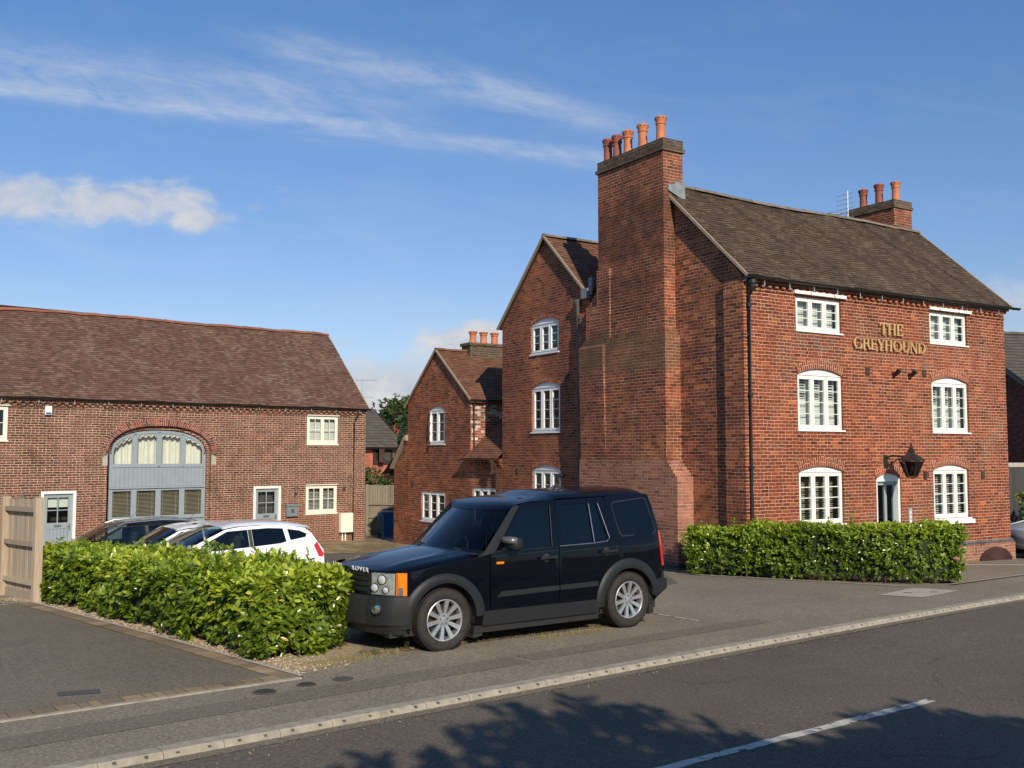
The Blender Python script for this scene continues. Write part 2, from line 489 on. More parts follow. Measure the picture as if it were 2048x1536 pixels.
M['road'] = asphalt('road', (.104, .089, .070), (.136, .116, .091), .55, .12, (.165, .13, .09), cracks=.22)
M['pavement'] = asphalt('pavement', (.185, .158, .118), (.245, .208, .156), .7, .15, (.32, .262, .185), cracks=.0)
M['pavement_dark'] = asphalt('pavement_dark', (.150, .128, .097), (.19, .162, .122), .4, .12)
M['drive'] = asphalt('drive', (.135, .119, .087), (.175, .154, .112), .6, .10, (.23, .19, .12))
M['yard'] = asphalt('yard', (.11, .098, .079), (.14, .125, .10), .4, .06)
M['earth'] = plain('earth', (.10, .075, .05), .95, .4, 5, bump=.8, bscale=40)
M['grass_far'] = plain('grass_far', (.07, .10, .03), .95, .3, 3)
M['gravel'] = plain('gravel', (.36, .27, .17), .9, .45, 35, bump=1., bscale=50)
M['paving'] = brick('paving', [(.24, .18, .105), (.28, .21, .12), (.20, .155, .095), (.33, .25, .12)], mortar=(.16, .13, .08), bw=.2, bh=.1, patch=(.46, .33, .12), pscale=.5, mj=.008)
M['edging'] = brick('edging', [(.30, .22, .13), (.26, .19, .12), (.34, .25, .15), (.22, .165, .11)], mortar=(.10, .085, .06), bw=.20, bh=.24, mj=.012, patch=(.30, .24, .15))


def paint_line():
    m, gg, b = new_mat('line_paint')
    oc = gg.coord('Object')
    n = gg.noise(oc, 9, 6, .75, .4)
    gg.put(b.inputs['Base Color'], gg.mix(gg.maprange(n, .40, .44, 1, 0), (.52, .50, .43), (.07, .065, .06)))
    b.inputs['Roughness'].default_value = .8
    return m


M['line_paint'] = paint_line()


def wood(name, a, b_, green=None):
    m, gg, b = new_mat(name)
    u, v, _ = gg.sep(gg.coord('UV'))
    oc = gg.coord('Object')
    grain = gg.noise(gg.xyz(gg.m('MULTIPLY', u, 45.), gg.m('MULTIPLY', v, 2.2), 0), 1.0, 5, .65, .6)
    c = gg.ramp(grain, [(.3, a), (.7, b_)])
    c = gg.mix(1., c, gg.ramp(gg.attr('rnd'), [(0, .78), (1, 1.18)]), 'MULTIPLY')
    if green:
        z = gg.sep(oc)[2]
        c = gg.mix(gg.m('MULTIPLY', gg.maprange(z, 0.0, 1.4, .75, .1), gg.maprange(gg.noise(oc, 2.5, 4), .35, .65, .2, 1)), c, green)
    gg.put(b.inputs['Base Color'], c)
    b.inputs['Roughness'].default_value = .85
    gg.put(b.inputs['Normal'], gg.bump(grain, .4, .004))
    return m


M['wood'] = wood('wood', (.30, .235, .165), (.46, .37, .27))
M['wood_old'] = wood('wood_old', (.17, .145, .11), (.26, .225, .17), (.10, .11, .05))
M['wood_dark'] = wood('wood_dark', (.04, .038, .035), (.07, .065, .06))
M['wood_brown'] = plain('wood_brown', (.055, .025, .016), .6, .2, 8)


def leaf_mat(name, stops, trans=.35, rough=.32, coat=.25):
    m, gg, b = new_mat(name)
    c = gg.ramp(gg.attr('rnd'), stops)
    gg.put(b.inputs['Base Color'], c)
    b.inputs['Roughness'].default_value = rough
    b.inputs['Specular IOR Level'].default_value = .5
    b.inputs['Coat Weight'].default_value = coat
    b.inputs['Coat Roughness'].default_value = .18
    tl = gg.node('ShaderNodeBsdfTranslucent')
    gg.put(tl.inputs[0], gg.mix(1., c, (1.5, 1.6, .5), 'MULTIPLY'))
    mx = gg.node('ShaderNodeMixShader')
    mx.inputs[0].default_value = trans
    out = gg.N['Material Output']
    gg.L.new(b.outputs[0], mx.inputs[1]); gg.L.new(tl.outputs[0], mx.inputs[2])
    gg.L.new(mx.outputs[0], out.inputs[0])
    return m


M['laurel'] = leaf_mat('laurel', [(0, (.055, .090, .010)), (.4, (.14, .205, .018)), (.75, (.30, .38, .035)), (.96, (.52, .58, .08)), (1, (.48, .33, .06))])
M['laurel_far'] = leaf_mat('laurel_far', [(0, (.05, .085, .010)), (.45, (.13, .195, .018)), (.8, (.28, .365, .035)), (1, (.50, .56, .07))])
M['leaf_green'] = leaf_mat('leaf_green', [(0, (.04, .07, .018)), (1, (.11, .15, .035))], .3, .6, 0)
M['leaf_conifer'] = leaf_mat('leaf_conifer', [(0, (.018, .04, .018)), (1, (.045, .08, .03))], .15, .7, 0)
M['bark'] = plain('bark', (.09, .065, .045), .9, .3, 12, bump=.6, bscale=30)
M['twig'] = plain('twig', (.055, .045, .025), .9, .3, 9)
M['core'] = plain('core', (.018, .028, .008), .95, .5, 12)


# ------------------------------------------------------------------ mesh building
def cdt(outer, holes=(), grid=None):
    """triangulate a polygon with holes; optional interior grid points"""
    P = [Vector((float(x), float(y))) for x, y in outer]
    E = [(i, (i + 1) % len(outer)) for i in range(len(outer))]
    for h in holes:
        b0 = len(P)
        P += [Vector((float(x), float(y))) for x, y in h]
        E += [(b0 + i, b0 + (i + 1) % len(h)) for i in range(len(h))]

    def inside(p, poly):
        c = False
        j = len(poly) - 1
        for i in range(len(poly)):
            xi, yi = poly[i]; xj, yj = poly[j]
            if (yi > p[1]) != (yj > p[1]) and p[0] < (xj - xi) * (p[1] - yi) / (yj - yi) + xi:
                c = not c
            j = i
        return c
    if grid:
        gx, gy = (grid, grid) if isinstance(grid, (int, float)) else grid
        xs = [p[0] for p in outer]; ys = [p[1] for p in outer]
        nx = int((max(xs) - min(xs)) / gx) + 1; ny = int((max(ys) - min(ys)) / gy) + 1
        for i in range(1, nx + 1):
            for j in range(1, ny + 1):
                p = (min(xs) + i * gx + (.013 * gx if j % 2 else 0), min(ys) + j * gy)
                if inside(p, outer) and not any(inside(p, h) for h in holes):
                    P.append(Vector(p))
    r = delaunay_2d_cdt(P, E, [], 0, 1e-6)
    V = [(v.x, v.y) for v in r[0]]
    F = []
    for f in r[2]:
        c = (sum(V[i][0] for i in f) / len(f), sum(V[i][1] for i in f) / len(f))
        if inside(c, outer) and not any(inside(c, h) for h in holes):
            F.append(list(f))
    return V, F


class MB:
    def __init__(s):
        s.v = []; s.f = []; s.m = []; s.uv = {}; s.r = []

    def add(s, verts, faces, mi=0, uvs=None, rnd=None):
        b = len(s.v)
        s.v += [tuple(map(float, p)) for p in verts]
        for k, f in enumerate(faces):
            if uvs is not None: s.uv[len(s.f)] = [uvs[i] for i in f]
            s.f.append([b + i for i in f]); s.m.append(mi)
            s.r.append(random.random() if rnd is None else rnd)
        return s

    def box(s, x0, x1, y0, y1, z0, z1, mi=0):
        v = [(x, y, z) for z in (z0, z1) for y in (y0, y1) for x in (x0, x1)]
        return s.add(v, [(0, 2, 3, 1), (4, 5, 7, 6), (0, 1, 5, 4), (2, 6, 7, 3), (0, 4, 6, 2), (1, 3, 7, 5)], mi, rnd=random.random())

    def beam(s, p0, p1, w, h, mi=0, up=(0, 0, 1)):
        p0 = Vector(p0); p1 = Vector(p1); d = (p1 - p0).normalized()
        a = d.cross(Vector(up))
        if a.length < 1e-4: a = d.cross(Vector((1, 0, 0)))
        a.normalize(); b = a.cross(d)
        v = [p + a * (sx * w / 2) + b * (sz * h / 2) for p in (p0, p1) for sz in (-1, 1) for sx in (-1, 1)]
        return s.add(v, [(0, 2, 3, 1), (4, 5, 7, 6), (0, 1, 5, 4), (2, 6, 7, 3), (0, 4, 6, 2), (1, 3, 7, 5)], mi, rnd=random.random())

    def tube(s, pts, r, n=10, mi=0, caps=True):
        pts = [Vector(p) for p in pts]
        rs = r if isinstance(r, (list, tuple)) else [r] * len(pts)
        V = []; Fc = []
        for i, p in enumerate(pts):
            d = (pts[min(i + 1, len(pts) - 1)] - pts[max(i - 1, 0)]).normalized()
            a = d.cross(Vector((0, 0, 1)))
            if a.length < 1e-3: a = d.cross(Vector((1, 0, 0)))
            a.normalize(); b = a.cross(d)
            for k in range(n):
                t = 2 * pi * k / n
                V.append(p + a * (cos(t) * rs[i]) + b * (sin(t) * rs[i]))
        for i in range(len(pts) - 1):
            for k in range(n):
                k2 = (k + 1) % n
                Fc.append((i * n + k, i * n + k2, (i + 1) * n + k2, (i + 1) * n + k))
        if caps:
            Fc.append(list(range(n))[::-1]); Fc.append([(len(pts) - 1) * n + k for k in range(n)])
        return s.add(V, Fc, mi, rnd=random.random())

    def lathe(s, c, prof, n=20, mi=0, axis='z', close=True):
        V = []; Fc = []
        for r, z in prof:
            for k in range(n):
                t = 2 * pi * k / n
                if axis == 'z': V.append((c[0] + r * cos(t), c[1] + r * sin(t), c[2] + z))
                elif axis == 'y': V.append((c[0] + r * cos(t), c[1] + z, c[2] + r * sin(t)))
                else: V.append((c[0] + z, c[1] + r * cos(t), c[2] + r * sin(t)))
        for i in range(len(prof) - 1):
            for k in range(n):
                k2 = (k + 1) % n
                Fc.append((i * n + k, i * n + k2, (i + 1) * n + k2, (i + 1) * n + k))
        if close:
            Fc.append(list(range(n))[::-1]); Fc.append([(len(prof) - 1) * n + k for k in range(n)])
        return s.add(V, Fc, mi, rnd=random.random())

    def prism(s, poly, fn, d0, d1, mi=0, holes=(), uvf=None):
        """extrude a 2-D polygon; fn(a,b,d) -> 3-D"""
        V, F = cdt(poly, holes)
        uv = [uvf(a, b) for a, b in V] if uvf else None
        s.add([fn(a, b, d1) for a, b in V], F, mi, uv)
        s.add([fn(a, b, d0) for a, b in V], [f[::-1] for f in F], mi, uv)
        for lp in [poly] + list(holes):
            n = len(lp)
            vv = [fn(a, b, d0) for a, b in lp] + [fn(a, b, d1) for a, b in lp]
            uu = ([uvf(a, b) for a, b in lp] * 2) if uvf else None
            s.add(vv, [(i, (i + 1) % n, n + (i + 1) % n, n + i) for i in range(n)], mi, uu)
        return s

    def build(s, name, mats, parent=None, smooth=0, recalc=False, off=None):
        me = bpy.data.meshes.new(name)
        me.from_pydata(s.v, [], s.f)
        if not isinstance(mats, (list, tuple)): mats = [mats]
        for m in mats: me.materials.append(M[m] if isinstance(m, str) else m)
        me.polygons.foreach_set('material_index', s.m)
        uvl = me.uv_layers.new(name='UVMap')
        V = s.v
        data = np.zeros(len(me.loops) * 2, dtype=np.float32)
        li = 0
        for i, p in enumerate(me.polygons):
            if i in s.uv:
                for q in s.uv[i]:
                    data[2 * li] = q[0]; data[2 * li + 1] = q[1]; li += 1
                continue
            n = p.normal
            h = sqrt(n.x * n.x + n.y * n.y)
            if h < .35:
                for j in s.f[i]:
                    data[2 * li] = V[j][0]; data[2 * li + 1] = V[j][1]; li += 1
            else:
                tx, ty = -n.y / h, n.x / h
                if abs(tx) > abs(ty):
                    if tx < 0: tx, ty = -tx, -ty
                elif ty < 0: tx, ty = -tx, -ty
                k = 1 / h
                for j in s.f[i]:
                    data[2 * li] = V[j][0] * tx + V[j][1] * ty; data[2 * li + 1] = V[j][2] * k; li += 1
        uvl.data.foreach_set('uv', data)
        at = me.attributes.new('rnd', 'FLOAT', 'FACE')
        at.data.foreach_set('value', np.array(s.r, dtype=np.float32))
        if smooth:
            me.polygons.foreach_set('use_smooth', [True] * len(me.polygons))
            if recalc:
                bm = bmesh.new(); bm.from_mesh(me)
                bmesh.ops.remove_doubles(bm, verts=bm.verts, dist=1e-5)
                bmesh.ops.recalc_face_normals(bm, faces=bm.faces)
                bm.to_mesh(me); bm.free()
            me.set_sharp_from_angle(angle=radians(smooth))
        me.update()
        o = bpy.data.objects.new(name, me)
        COL.objects.link(o)
        if parent is not None:
            o.parent = parent
            if off is None and parent.get('_ox') is not None:
                o.location = (-parent['_ox'], -parent['_oy'], -parent['_oz'])
        return o


def tag(o, label=None, cat=None, group=None, kind=None):
    if label: o['label'] = label
    if cat: o['category'] = cat
    if group: o['group'] = group
    if kind: o['kind'] = kind
    return o


def thing(name, label, cat, loc=(0, 0, 0), rz=0, group=None, off=None):
    o = bpy.data.objects.new(name, None)
    COL.objects.link(o)
    o.location = loc; o.rotation_euler = (0, 0, rz)
    o.empty_display_size = .3
    if off is not None:
        o['_ox'], o['_oy'], o['_oz'] = [float(c) for c in off]
    return tag(o, label, cat, group)


def copy_tree(o, parent=None):
    c = o.copy(); COL.objects.link(c)
    if parent is not None: c.parent = parent
    for ch in list(o.children): copy_tree(ch, c)
    return c


# ------------------------------------------------------------------ terrain height
def sstep(a, b, x):
    t = min(1, max(0, (x - a) / (b - a)))
    return t * t * (3 - 2 * t)


def gz(x, y):
    t = (y - 17.7) / 3
    z = -.135 * (log(1 + exp(t)) if t < 40 else t) + .0004
    if y > 13 and x < 0:
        ex = float(np.interp(y, [13.5, 16, 19, 28, 36], [0, -.13, -.36, -.20, 0]))
        s_ = (x + 1.84) * .59 + (y - 12.35) * .80
        z += ex * sstep(-1.2, -4.2, x) * sstep(.5, 3.6, s_)
    return z


def sheet(name, poly, dz, mat, grid=1.0, label=None, cat=None, kind='structure', holes=()):
    V, F = cdt(poly, holes, grid)
    mb = MB()
    mb.add([(x, y, gz(x, y) + dz) for x, y in V], F, 0, [(x, y) for x, y in V])
    o = mb.build(name, mat, smooth=60)
    return tag(o, label, cat, kind=kind)


KD = Vector((sin(radians(51)), cos(radians(51)), 0)); KN = Vector((KD.y, -KD.x, 0))
K0 = Vector((-2.1, 8.9, 0))


def kp(t, d):      # along the kerb, d metres towards the road
    p = K0 + KD * t + KN * d
    return (p.x, p.y)


def far_poly(pts): return [tuple(p[:2]) for p in pts]


# ground far and wide
mb = MB()
xs = sorted(set([-900, -500, -250, -120, -60, -40] + list(range(-30, 41, 3)) + [55, 80, 140, 300, 900]))
ys = sorted(set([-300, -100, -40, -20, -10] + list(range(-6, 60, 3)) + [70, 90, 130, 200, 400, 1200]))
V = [(x, y, (gz(x, y) if y < 60 else gz(x, 60) - .0 * (y - 60)) - .14) for y in ys for x in xs]
nx = len(xs)
F = [(j * nx + i, j * nx + i + 1, (j + 1) * nx + i + 1, (j + 1) * nx + i) for j in range(len(ys) - 1) for i in range(nx - 1)]
mb.add(V, F, 0, [(p[0], p[1]) for p in V])
tag(mb.build('ground', 'grass_far'), kind='structure')

road = [kp(-14, .2), kp(0, .2), kp(14, .2), kp(40, .2), kp(40, 7.2), kp(-14, 7.2)]
sheet('road', road, -.055, 'road', 1.2)
pav = [kp(-14, .03), kp(-5, .03), kp(0, .03), kp(5, .03), kp(10, .03), kp(14, .03), kp(25, .03), kp(40, .03), (30, 58), (-26, 58), (-26, 12)]
sheet('pavement', pav, 0, 'pavement', 1.1)
far_pav = [kp(-14, 7.2), kp(40, 7.2), kp(40, 9.4), kp(-14, 9.4)]
sheet('far_pavement', far_pav, .03, 'pavement', 2)
yard = [(-1.9, 13.6), (-.2, 15.2), (1.6, 17.2), (3.2, 19.6), (3.3, 23), (0.4, 30.8), (-9, 30.5), (-16, 24), (-9, 18.6), (-7.0, 17.9)]
sheet('courtyard', yard, .006, 'yard', .8)
sheet('courtyard_paving', [(0.45, 30.8), (-9.0, 30.5), (-16.5, 25), (-18, 27), (-14, 34), (-6.0, 46), (3.4, 46), (1.2, 33)], .010, 'paving', 1.0)
C0 = Vector((-2.24, 10.79, 0)); FD = Vector((-.794, -.608, 0)); SD = Vector((-.70, .714, 0))
c_in = C0 + SD * .23 + FD * .25
drive = [(C0.x, C0.y), tuple((C0 + FD * 12).xy), (-20, 12), (-12, 19), tuple((C0 + SD * 8.0).xy)]
sheet('driveway', drive, .006, 'drive', .8)


def strip(name, p, d, n, length, w, dz, mat, seg=.5, kind='structure', uvs=True):
    """flat band that follows the ground"""
    mb = MB(); k = max(1, int(length / seg)); V = []; UV = []
    for i in range(k + 1):
        t = length * i / k
        for q in (0, w):
            x = p.x + d.x * t + n.x * q; y = p.y + d.y * t + n.y * q
            V.append((x, y, gz(x, y) + dz)); UV.append((t, q))
    mb.add(V, [(2 * i, 2 * i + 1, 2 * i + 3, 2 * i + 2) for i in range(k)], 0, UV)
    return tag(mb.build(name, mat), kind=kind)


nF = Vector((FD.y, -FD.x, 0)); nF = nF if nF.dot(SD) > 0 else -nF
nS = Vector((SD.y, -SD.x, 0)); nS = nS if nS.dot(FD) > 0 else -nS
strip('driveway_edging', C0, FD, nF, 12, .235, .011, 'edging')
strip('driveway_edging', C0 + nF * .237, SD, nS, 7.7, .22, .0115, 'edging')
o = MB()
V = []
for i in range(25):
    t = 12 * i / 24
    for (a, z) in ((-.055, .0), (-.055, .014), (0, .016), (0, 0)):
        q = C0 + FD * t + nF * a; V.append((q.x, q.y, gz(q.x, q.y) + z))
o.add(V, [(4 * i + k, 4 * i + 4 + k, 4 * i + 5 + k, 4 * i + 1 + k) for i in range(24) for k in range(3)])
tag(o.build('edging_kerb', 'kerb'), kind='structure')
strip('edging_kerb', C0 + nS * (-.06), SD, nS, 7.9, .055, .02, 'concrete')
# gravel bed beside the drive, under the left hedge
gb = [tuple((C0 + SD * .3 - nS * .06).xy), tuple((C0 + SD * 8.0 - nS * .06).xy), tuple((C0 + SD * 8.9 + nS * 1.3).xy), tuple((C0 + SD * 9.3 + nS * .8 - nS * 2.2).xy), tuple((C0 + SD * 2.0 - nS * 1.35).xy), tuple((C0 + SD * .9 - nS * .95).xy)]
gb = [tuple((C0 + SD * a - nS * b).xy) for a, b in [(.25, .065), (8.1, .065), (8.6, -.9), (9.2, -.8), (8.8, 1.4), (2.2, 1.6), (.9, 1.5), (.35, .8)]]
sheet('gravel_bed', gb, .004, 'gravel', .4)
rng = np.random.default_rng(3)


def stones(name, pts, rmin, rmax, mat, label, cat, dz=.006, gl=None):
    V = []; F = []; Rn = []
    base = [(1, 0, 0), (0, 1, 0), (-1, 0, 0), (0, -1, 0), (0, 0, 1)]
    for (x, y) in pts:
        r = rng.uniform(rmin, rmax); a = rng.uniform(0, pi); z = gz(x, y) + dz
        sx, sy, sz = r * rng.uniform(.8, 1.4), r * rng.uniform(.6, 1), r * rng.uniform(.4, .8)
        b = len(V)
        for p in base:
            q = (p[0] * sx, p[1] * sy)
            V.append((x + q[0] * cos(a) - q[1] * sin(a), y + q[0] * sin(a) + q[1] * cos(a), z + p[2] * sz))
        rr = rng.uniform()
        for k in range(4):
            F.append((b + k, b + (k + 1) % 4, b + 4)); Rn.append(rr)
    mb = MB(); mb.v = V; mb.f = [list(f) for f in F]; mb.m = [0] * len(F); mb.r = Rn
    return tag(mb.build(name, mat), label, cat, kind='stuff')


M['pebble'] = tile_mat('pebble', [(.20, .14, .09), (.40, .29, .17), (.52, .42, .29), (.32, .24, .17), (.62, .54, .42)], la=0)
pts = []
while len(pts) < 5200:
    t = rng.uniform(.15, 8.9); w = abs(rng.normal(0, .42)) + .07
    if t > 7.3 and rng.uniform() < .55: w = rng.uniform(-.9, .5)
    if w > 1.0 or (w < .07 and t < 8.0): continue
    q = C0 + SD * t - nS * w
    pts.append((q.x, q.y))
stones('gravel', pts, .006, .017, 'pebble', 'golden gravel scattered between the brick edging and the left hedge', 'gravel')
# loose chips on tarmac
pts = []
for _ in range(1300):
    t = rng.uniform(-5, 13); w = rng.uniform(-3.2, 5.5) if rng.uniform() < .35 else abs(rng.normal(0, .16)) + .215
    x, y = kp(t, w)
    pts.append((x, y))
st = stones('loose_chippings', pts, .004, .009, 'pebble', 'tiny pale chippings lying loose on tarmac', 'chippings', dz=.002)
# drop those lying over the road
me = st.data
for k in range(len(pts)):
    x, y = pts[k]
    if (Vector((x, y, 0)) - K0).dot(KN) > .2:
        for j in range(5): me.vertices[k * 5 + j].co.z -= .055

# kerb with drainage slots
mb = MB(); sl_ = MB()
L0, L1 = -8.0, 22.0
n = int((L1 - L0) / .25)
for i in range(n // 2):
    t0 = L0 + i * .5 + .003; t1 = t0 + .494
    a, b, c, d = [kp(t0, .03), kp(t1, .03), kp(t1, .175), kp(t0, .175)]
    e, f = kp(t1, .205), kp(t0, .205)
    jz = random.uniform(-.003, .003)
    zt = [gz(*q) + .006 + jz for q in (a, b, c, d)]
    zb = [gz(*q) - .075 for q in (e, f)]
    P = [(*a, zt[0]), (*b, zt[1]), (*c, zt[2]), (*d, zt[3]), (*e, zt[2] - .022), (*f, zt[3] - .022), (*kp(t1, .212), zb[0]), (*kp(t0, .212), zb[1]), (*a, zb[1]), (*b, zb[0])]
    mb.add(P, [(0, 1, 2, 3), (3, 2, 4, 5), (5, 4, 6, 7), (0, 3, 5, 7, 8), (1, 9, 6, 4, 2)])
    for k in (0, 1):
        tc = t0 + .12 + .25 * k + random.uniform(-.01, .01)
        q = [kp(tc - .021, .166), kp(tc + .021, .166), kp(tc + .014, .2145), kp(tc - .014, .2145)]
        zz = gz(*q[0]) + .0085
        sl_.add([(*q[0], zz + jz), (*q[1], zz + jz), (*q[2], zz - .028), (*q[3], zz - .028), (*q[2], zz - .05), (*q[3], zz - .05)], [(0, 1, 2, 3)])
tag(mb.build('road_kerb', 'kerb'), kind='structure')
tag(sl_.build('kerb_slots', 'mortar_dirt'), kind='structure')
strip('gutter_dirt', Vector((*kp(-6, .2), 0)), KD, KN, 22, .16, -.050, 'pavement_dark')

# centre line
mb = MB()
p0 = Vector((4.11, 10.04, 0)); d = Vector((-sin(radians(53.8)), -cos(radians(53.8)), 0)); nn = Vector((d.y, -d.x, 0))
V = []; UV = []
k = 60
for i in range(k + 1):
    t = 6.0 * i / k
    w0 = -.055 + random.uniform(-.010, .010); w1 = .055 + random.uniform(-.010, .010)
    for w in (w0, w1):
        q = p0 + d * t + nn * w
        V.append((q.x, q.y, gz(q.x, q.y) - .051)); UV.append((t, w))
mb.add(V, [(2 * i, 2 * i + 1, 2 * i + 3, 2 * i + 2) for i in range(k)], 0, UV)
tag(mb.build('road_marking', 'line_paint'), kind='structure')
# second kerb and concrete strips at right
strip('pavement_strip', Vector((9.4, 24.15, 0)), Vector((1, -.03, 0)), Vector((0, 1, 0)), 9, .32, .006, 'concrete')
strip('bed_kerb', Vector((8.3, 19.1, 0)), Vector((.76, .65, 0)), Vector((-.65, .76, 0)), 8, .09, .03, 'kerb')
strip('bed_kerb', Vector((3.3, 21.62, 0)), Vector((.82, -.57, 0)), Vector((.57, .82, 0)), 5.0, .06, .02, 'concrete')
# repaired strips of tarmac
for (t, dd, ln, w) in ((-6, -1.05, 9.5, .42), (3.6, -1.05, 4.4, .36)):
    strip('tarmac_patch', Vector((*kp(t, dd), 0)), KD, KN, ln, w, .004, 'pavement_dark')
mb = MB()
V, F = cdt([kp(-.3, .9), kp(1.9, 2.2), kp(2.4, 3.6), kp(-.6, 3.0)], (), .6)
mb.add([(x, y, gz(x, y) - .051) for x, y in V], F, 0, [(x, y) for x, y in V])
tag(mb.build('tarmac_patch', 'road'), kind='structure')
# parking line behind the rear wheel
strip('parking_line', Vector((2.10, 15.3, 0)), Vector((.58, -.81, 0)), Vector((.81, .58, 0)), .95, .05, .006, 'line_paint')
strip('forecourt_joint', Vector((-1.7, 11.95, 0)), Vector((.816, .578, 0)), Vector((-.578, .816, 0)), 4.2, .30, .005, 'earth')
# concrete access slab
mb = MB()
q = [(6.33, 17.55), (7.35, 18.65), (8.05, 18.25), (6.95, 17.2)]
V, F = cdt(q, (), .5)
mb.add([(x, y, gz(x, y) + .007) for x, y in V], F)
sb = mb.build('access_slab', 'concrete')
tag(sb, 'pale concrete access slab set in tarmac in front of the right hedge', 'slab')
mb = MB()
for (x, y) in ((6.95, 17.85), (7.45, 17.95)):
    mb.box(x - .07, x + .07, y - .03, y + .03, gz(x, y) + .0075, gz(x, y) + .012)
mb.build('lifting_slot', 'iron', sb)

# covers in the pavement
def round_cover(x, y, r, label, ribs):
    mb = MB(); z = gz(x, y)
    mb.lathe((x, y, z + .006), [(r, 0), (r, .004), (r - .012, .006), (.001, .006)], 28, 0)
    o = mb.build('manhole_cover', 'iron')
    tag(o, label, 'manhole cover', 'small round covers in the pavement')
    mr = MB()
    if ribs:
        for i in range(-5, 6):
            w = sqrt(max(0, (r - .02) ** 2 - (i * r / 6) ** 2))
            mr.box(x + i * r / 6 - .003, x + i * r / 6 + .003, y - w, y + w, z + .0118, z + .015)
        mr.build('rib', 'black', o)


round_cover(-2.45, 10.14, .115, 'small round iron cover nearest the corner of the driveway edging', True)
round_cover(-2.10, 10.46, .10, 'ribbed round iron cover in the middle of the three', True)
round_cover(-1.77, 10.72, .105, 'plain round iron cover nearest the black car', False)
mb = MB()
x, y = -4.25, 10.05; zz = gz(x, y)
mb.add([(x - .16, y - .11, zz + .011), (x + .2, y + .03, zz + .011), (x + .12, y + .2, zz + .011), (x - .24, y + .06, zz + .011)], [(0, 1, 2, 3)])
o = mb.build('inspection_cover', 'iron')
tag(o, 'rectangular metal inspection cover let into the left driveway', 'manhole cover')
M['brick_dark_arch'] = brick('brick_dark_arch', [(.055, .024, .022), (.045, .02, .018), (.065, .028, .025)], mortar=(.07, .04, .035))

# ================================================================== buildings
class Facade:
    """a: along the wall, z: height, d: outward distance"""
    def __init__(s, o, t, n):
        s.o = Vector(o); s.t = Vector(t); s.n = Vector(n)

    def __call__(s, a, z, d=0.):
        p = s.o + s.t * a + s.n * d
        return (p.x, p.y, z)

    def box(s, mb, a0, a1, z0, z1, d0, d1, mi=0):
        v = [s(a, z, d) for z in (z0, z1) for d in (d0, d1) for a in (a0, a1)]
        mb.add(v, [(0, 2, 3, 1), (4, 5, 7, 6), (0, 1, 5, 4), (2, 6, 7, 3), (0, 4, 6, 2), (1, 3, 7, 5)], mi, rnd=random.random())


def arch_pts(a0, a1, z, rise, n=12):
    """points of a segmental arch from a1 to a0 over springing z"""
    w = (a1 - a0) / 2; c = (a0 + a1) / 2
    R = (w * w + rise * rise) / (2 * rise)
    th = math.asin(min(1, w / R))
    return [(c + R * sin(th - 2 * th * i / n), z + rise - R + R * cos(th - 2 * th * i / n)) for i in range(n + 1)]


def opening(a0, a1, z0, z1, rise=0.):
    if rise <= 0: return [(a0, z0), (a1, z0), (a1, z1), (a0, z1)]
    return [(a0, z0), (a1, z0)] + arch_pts(a0, a1, z1, rise)


def wall(F, outer, holes, mat, parent, name='wall', reveal=.1, room=.7, room_mat='interior', ret=0.):
    mb = MB()
    V, T = cdt(outer, holes)
    mb.add([F(a, z) for a, z in V], T)
    for h in holes:
        n = len(h)
        for d0, d1, mi in ((0, -reveal, 0), (-reveal, -room, 1)):
            vv = [F(a, z, d0) for a, z in h] + [F(a, z, d1) for a, z in h]
            mb.add(vv, [(i, (i + 1) % n, n + (i + 1) % n, n + i) for i in range(n)], mi)
        V2, T2 = cdt(h)
        mb.add([F(a, z, -room) for a, z in V2], T2, 1)
    if ret:   # turned-in edge so the wall has thickness
        n = len(outer)
        vv = [F(a, z, 0) for a, z in outer] + [F(a, z, -ret) for a, z in outer]
        mb.add(vv, [(i, (i + 1) % n, n + (i + 1) % n, n + i) for i in range(n)])
    return mb.build(name, [mat, room_mat], parent)


def brick_arch(F, a0, a1, z, rise, thick, mat, parent, d=.012, name='brick_arch', ext=.02):
    """ring of voussoirs following the arch; bricks stand radially"""
    n = 28
    w = (a1 - a0) / 2; c = (a0 + a1) / 2
    R = (w * w + rise * rise) / (2 * rise); th = math.asin(min(1, w / R)); cz = z + rise - R
    mb = MB(); V = []; UV = []
    for i in range(n + 1):
        t = th - 2 * th * i / n
        for r in (R, R + thick):
            V.append(F(c + r * sin(t), cz + r * cos(t), d)); UV.append((r - R + .005, t * (R + thick * .5)))
    mb.add(V, [(2 * i, 2 * i + 1, 2 * i + 3, 2 * i + 2) for i in range(n)], 0, UV)
    V = []; UV = []
    for i in range(n + 1):
        t = th - 2 * th * i / n
        for q in (d, -.03):
            V.append(F(c + (R - .0) * sin(t), cz + R * cos(t), q)); UV.append((q, t * R))
    mb.add(V, [(2 * i, 2 * i + 1, 2 * i + 3, 2 * i + 2) for i in range(n)], 0, UV)
    V = []
    for i in range(n + 1):
        t = th - 2 * th * i / n
        for q in (d, -.03):
            V.append(F(c + (R + thick) * sin(t), cz + (R + thick) * cos(t), q))
    mb.add(V, [(2 * i, 2 * i + 1, 2 * i + 3, 2 * i + 2) for i in range(n)])
    return mb.build(name, mat, parent)


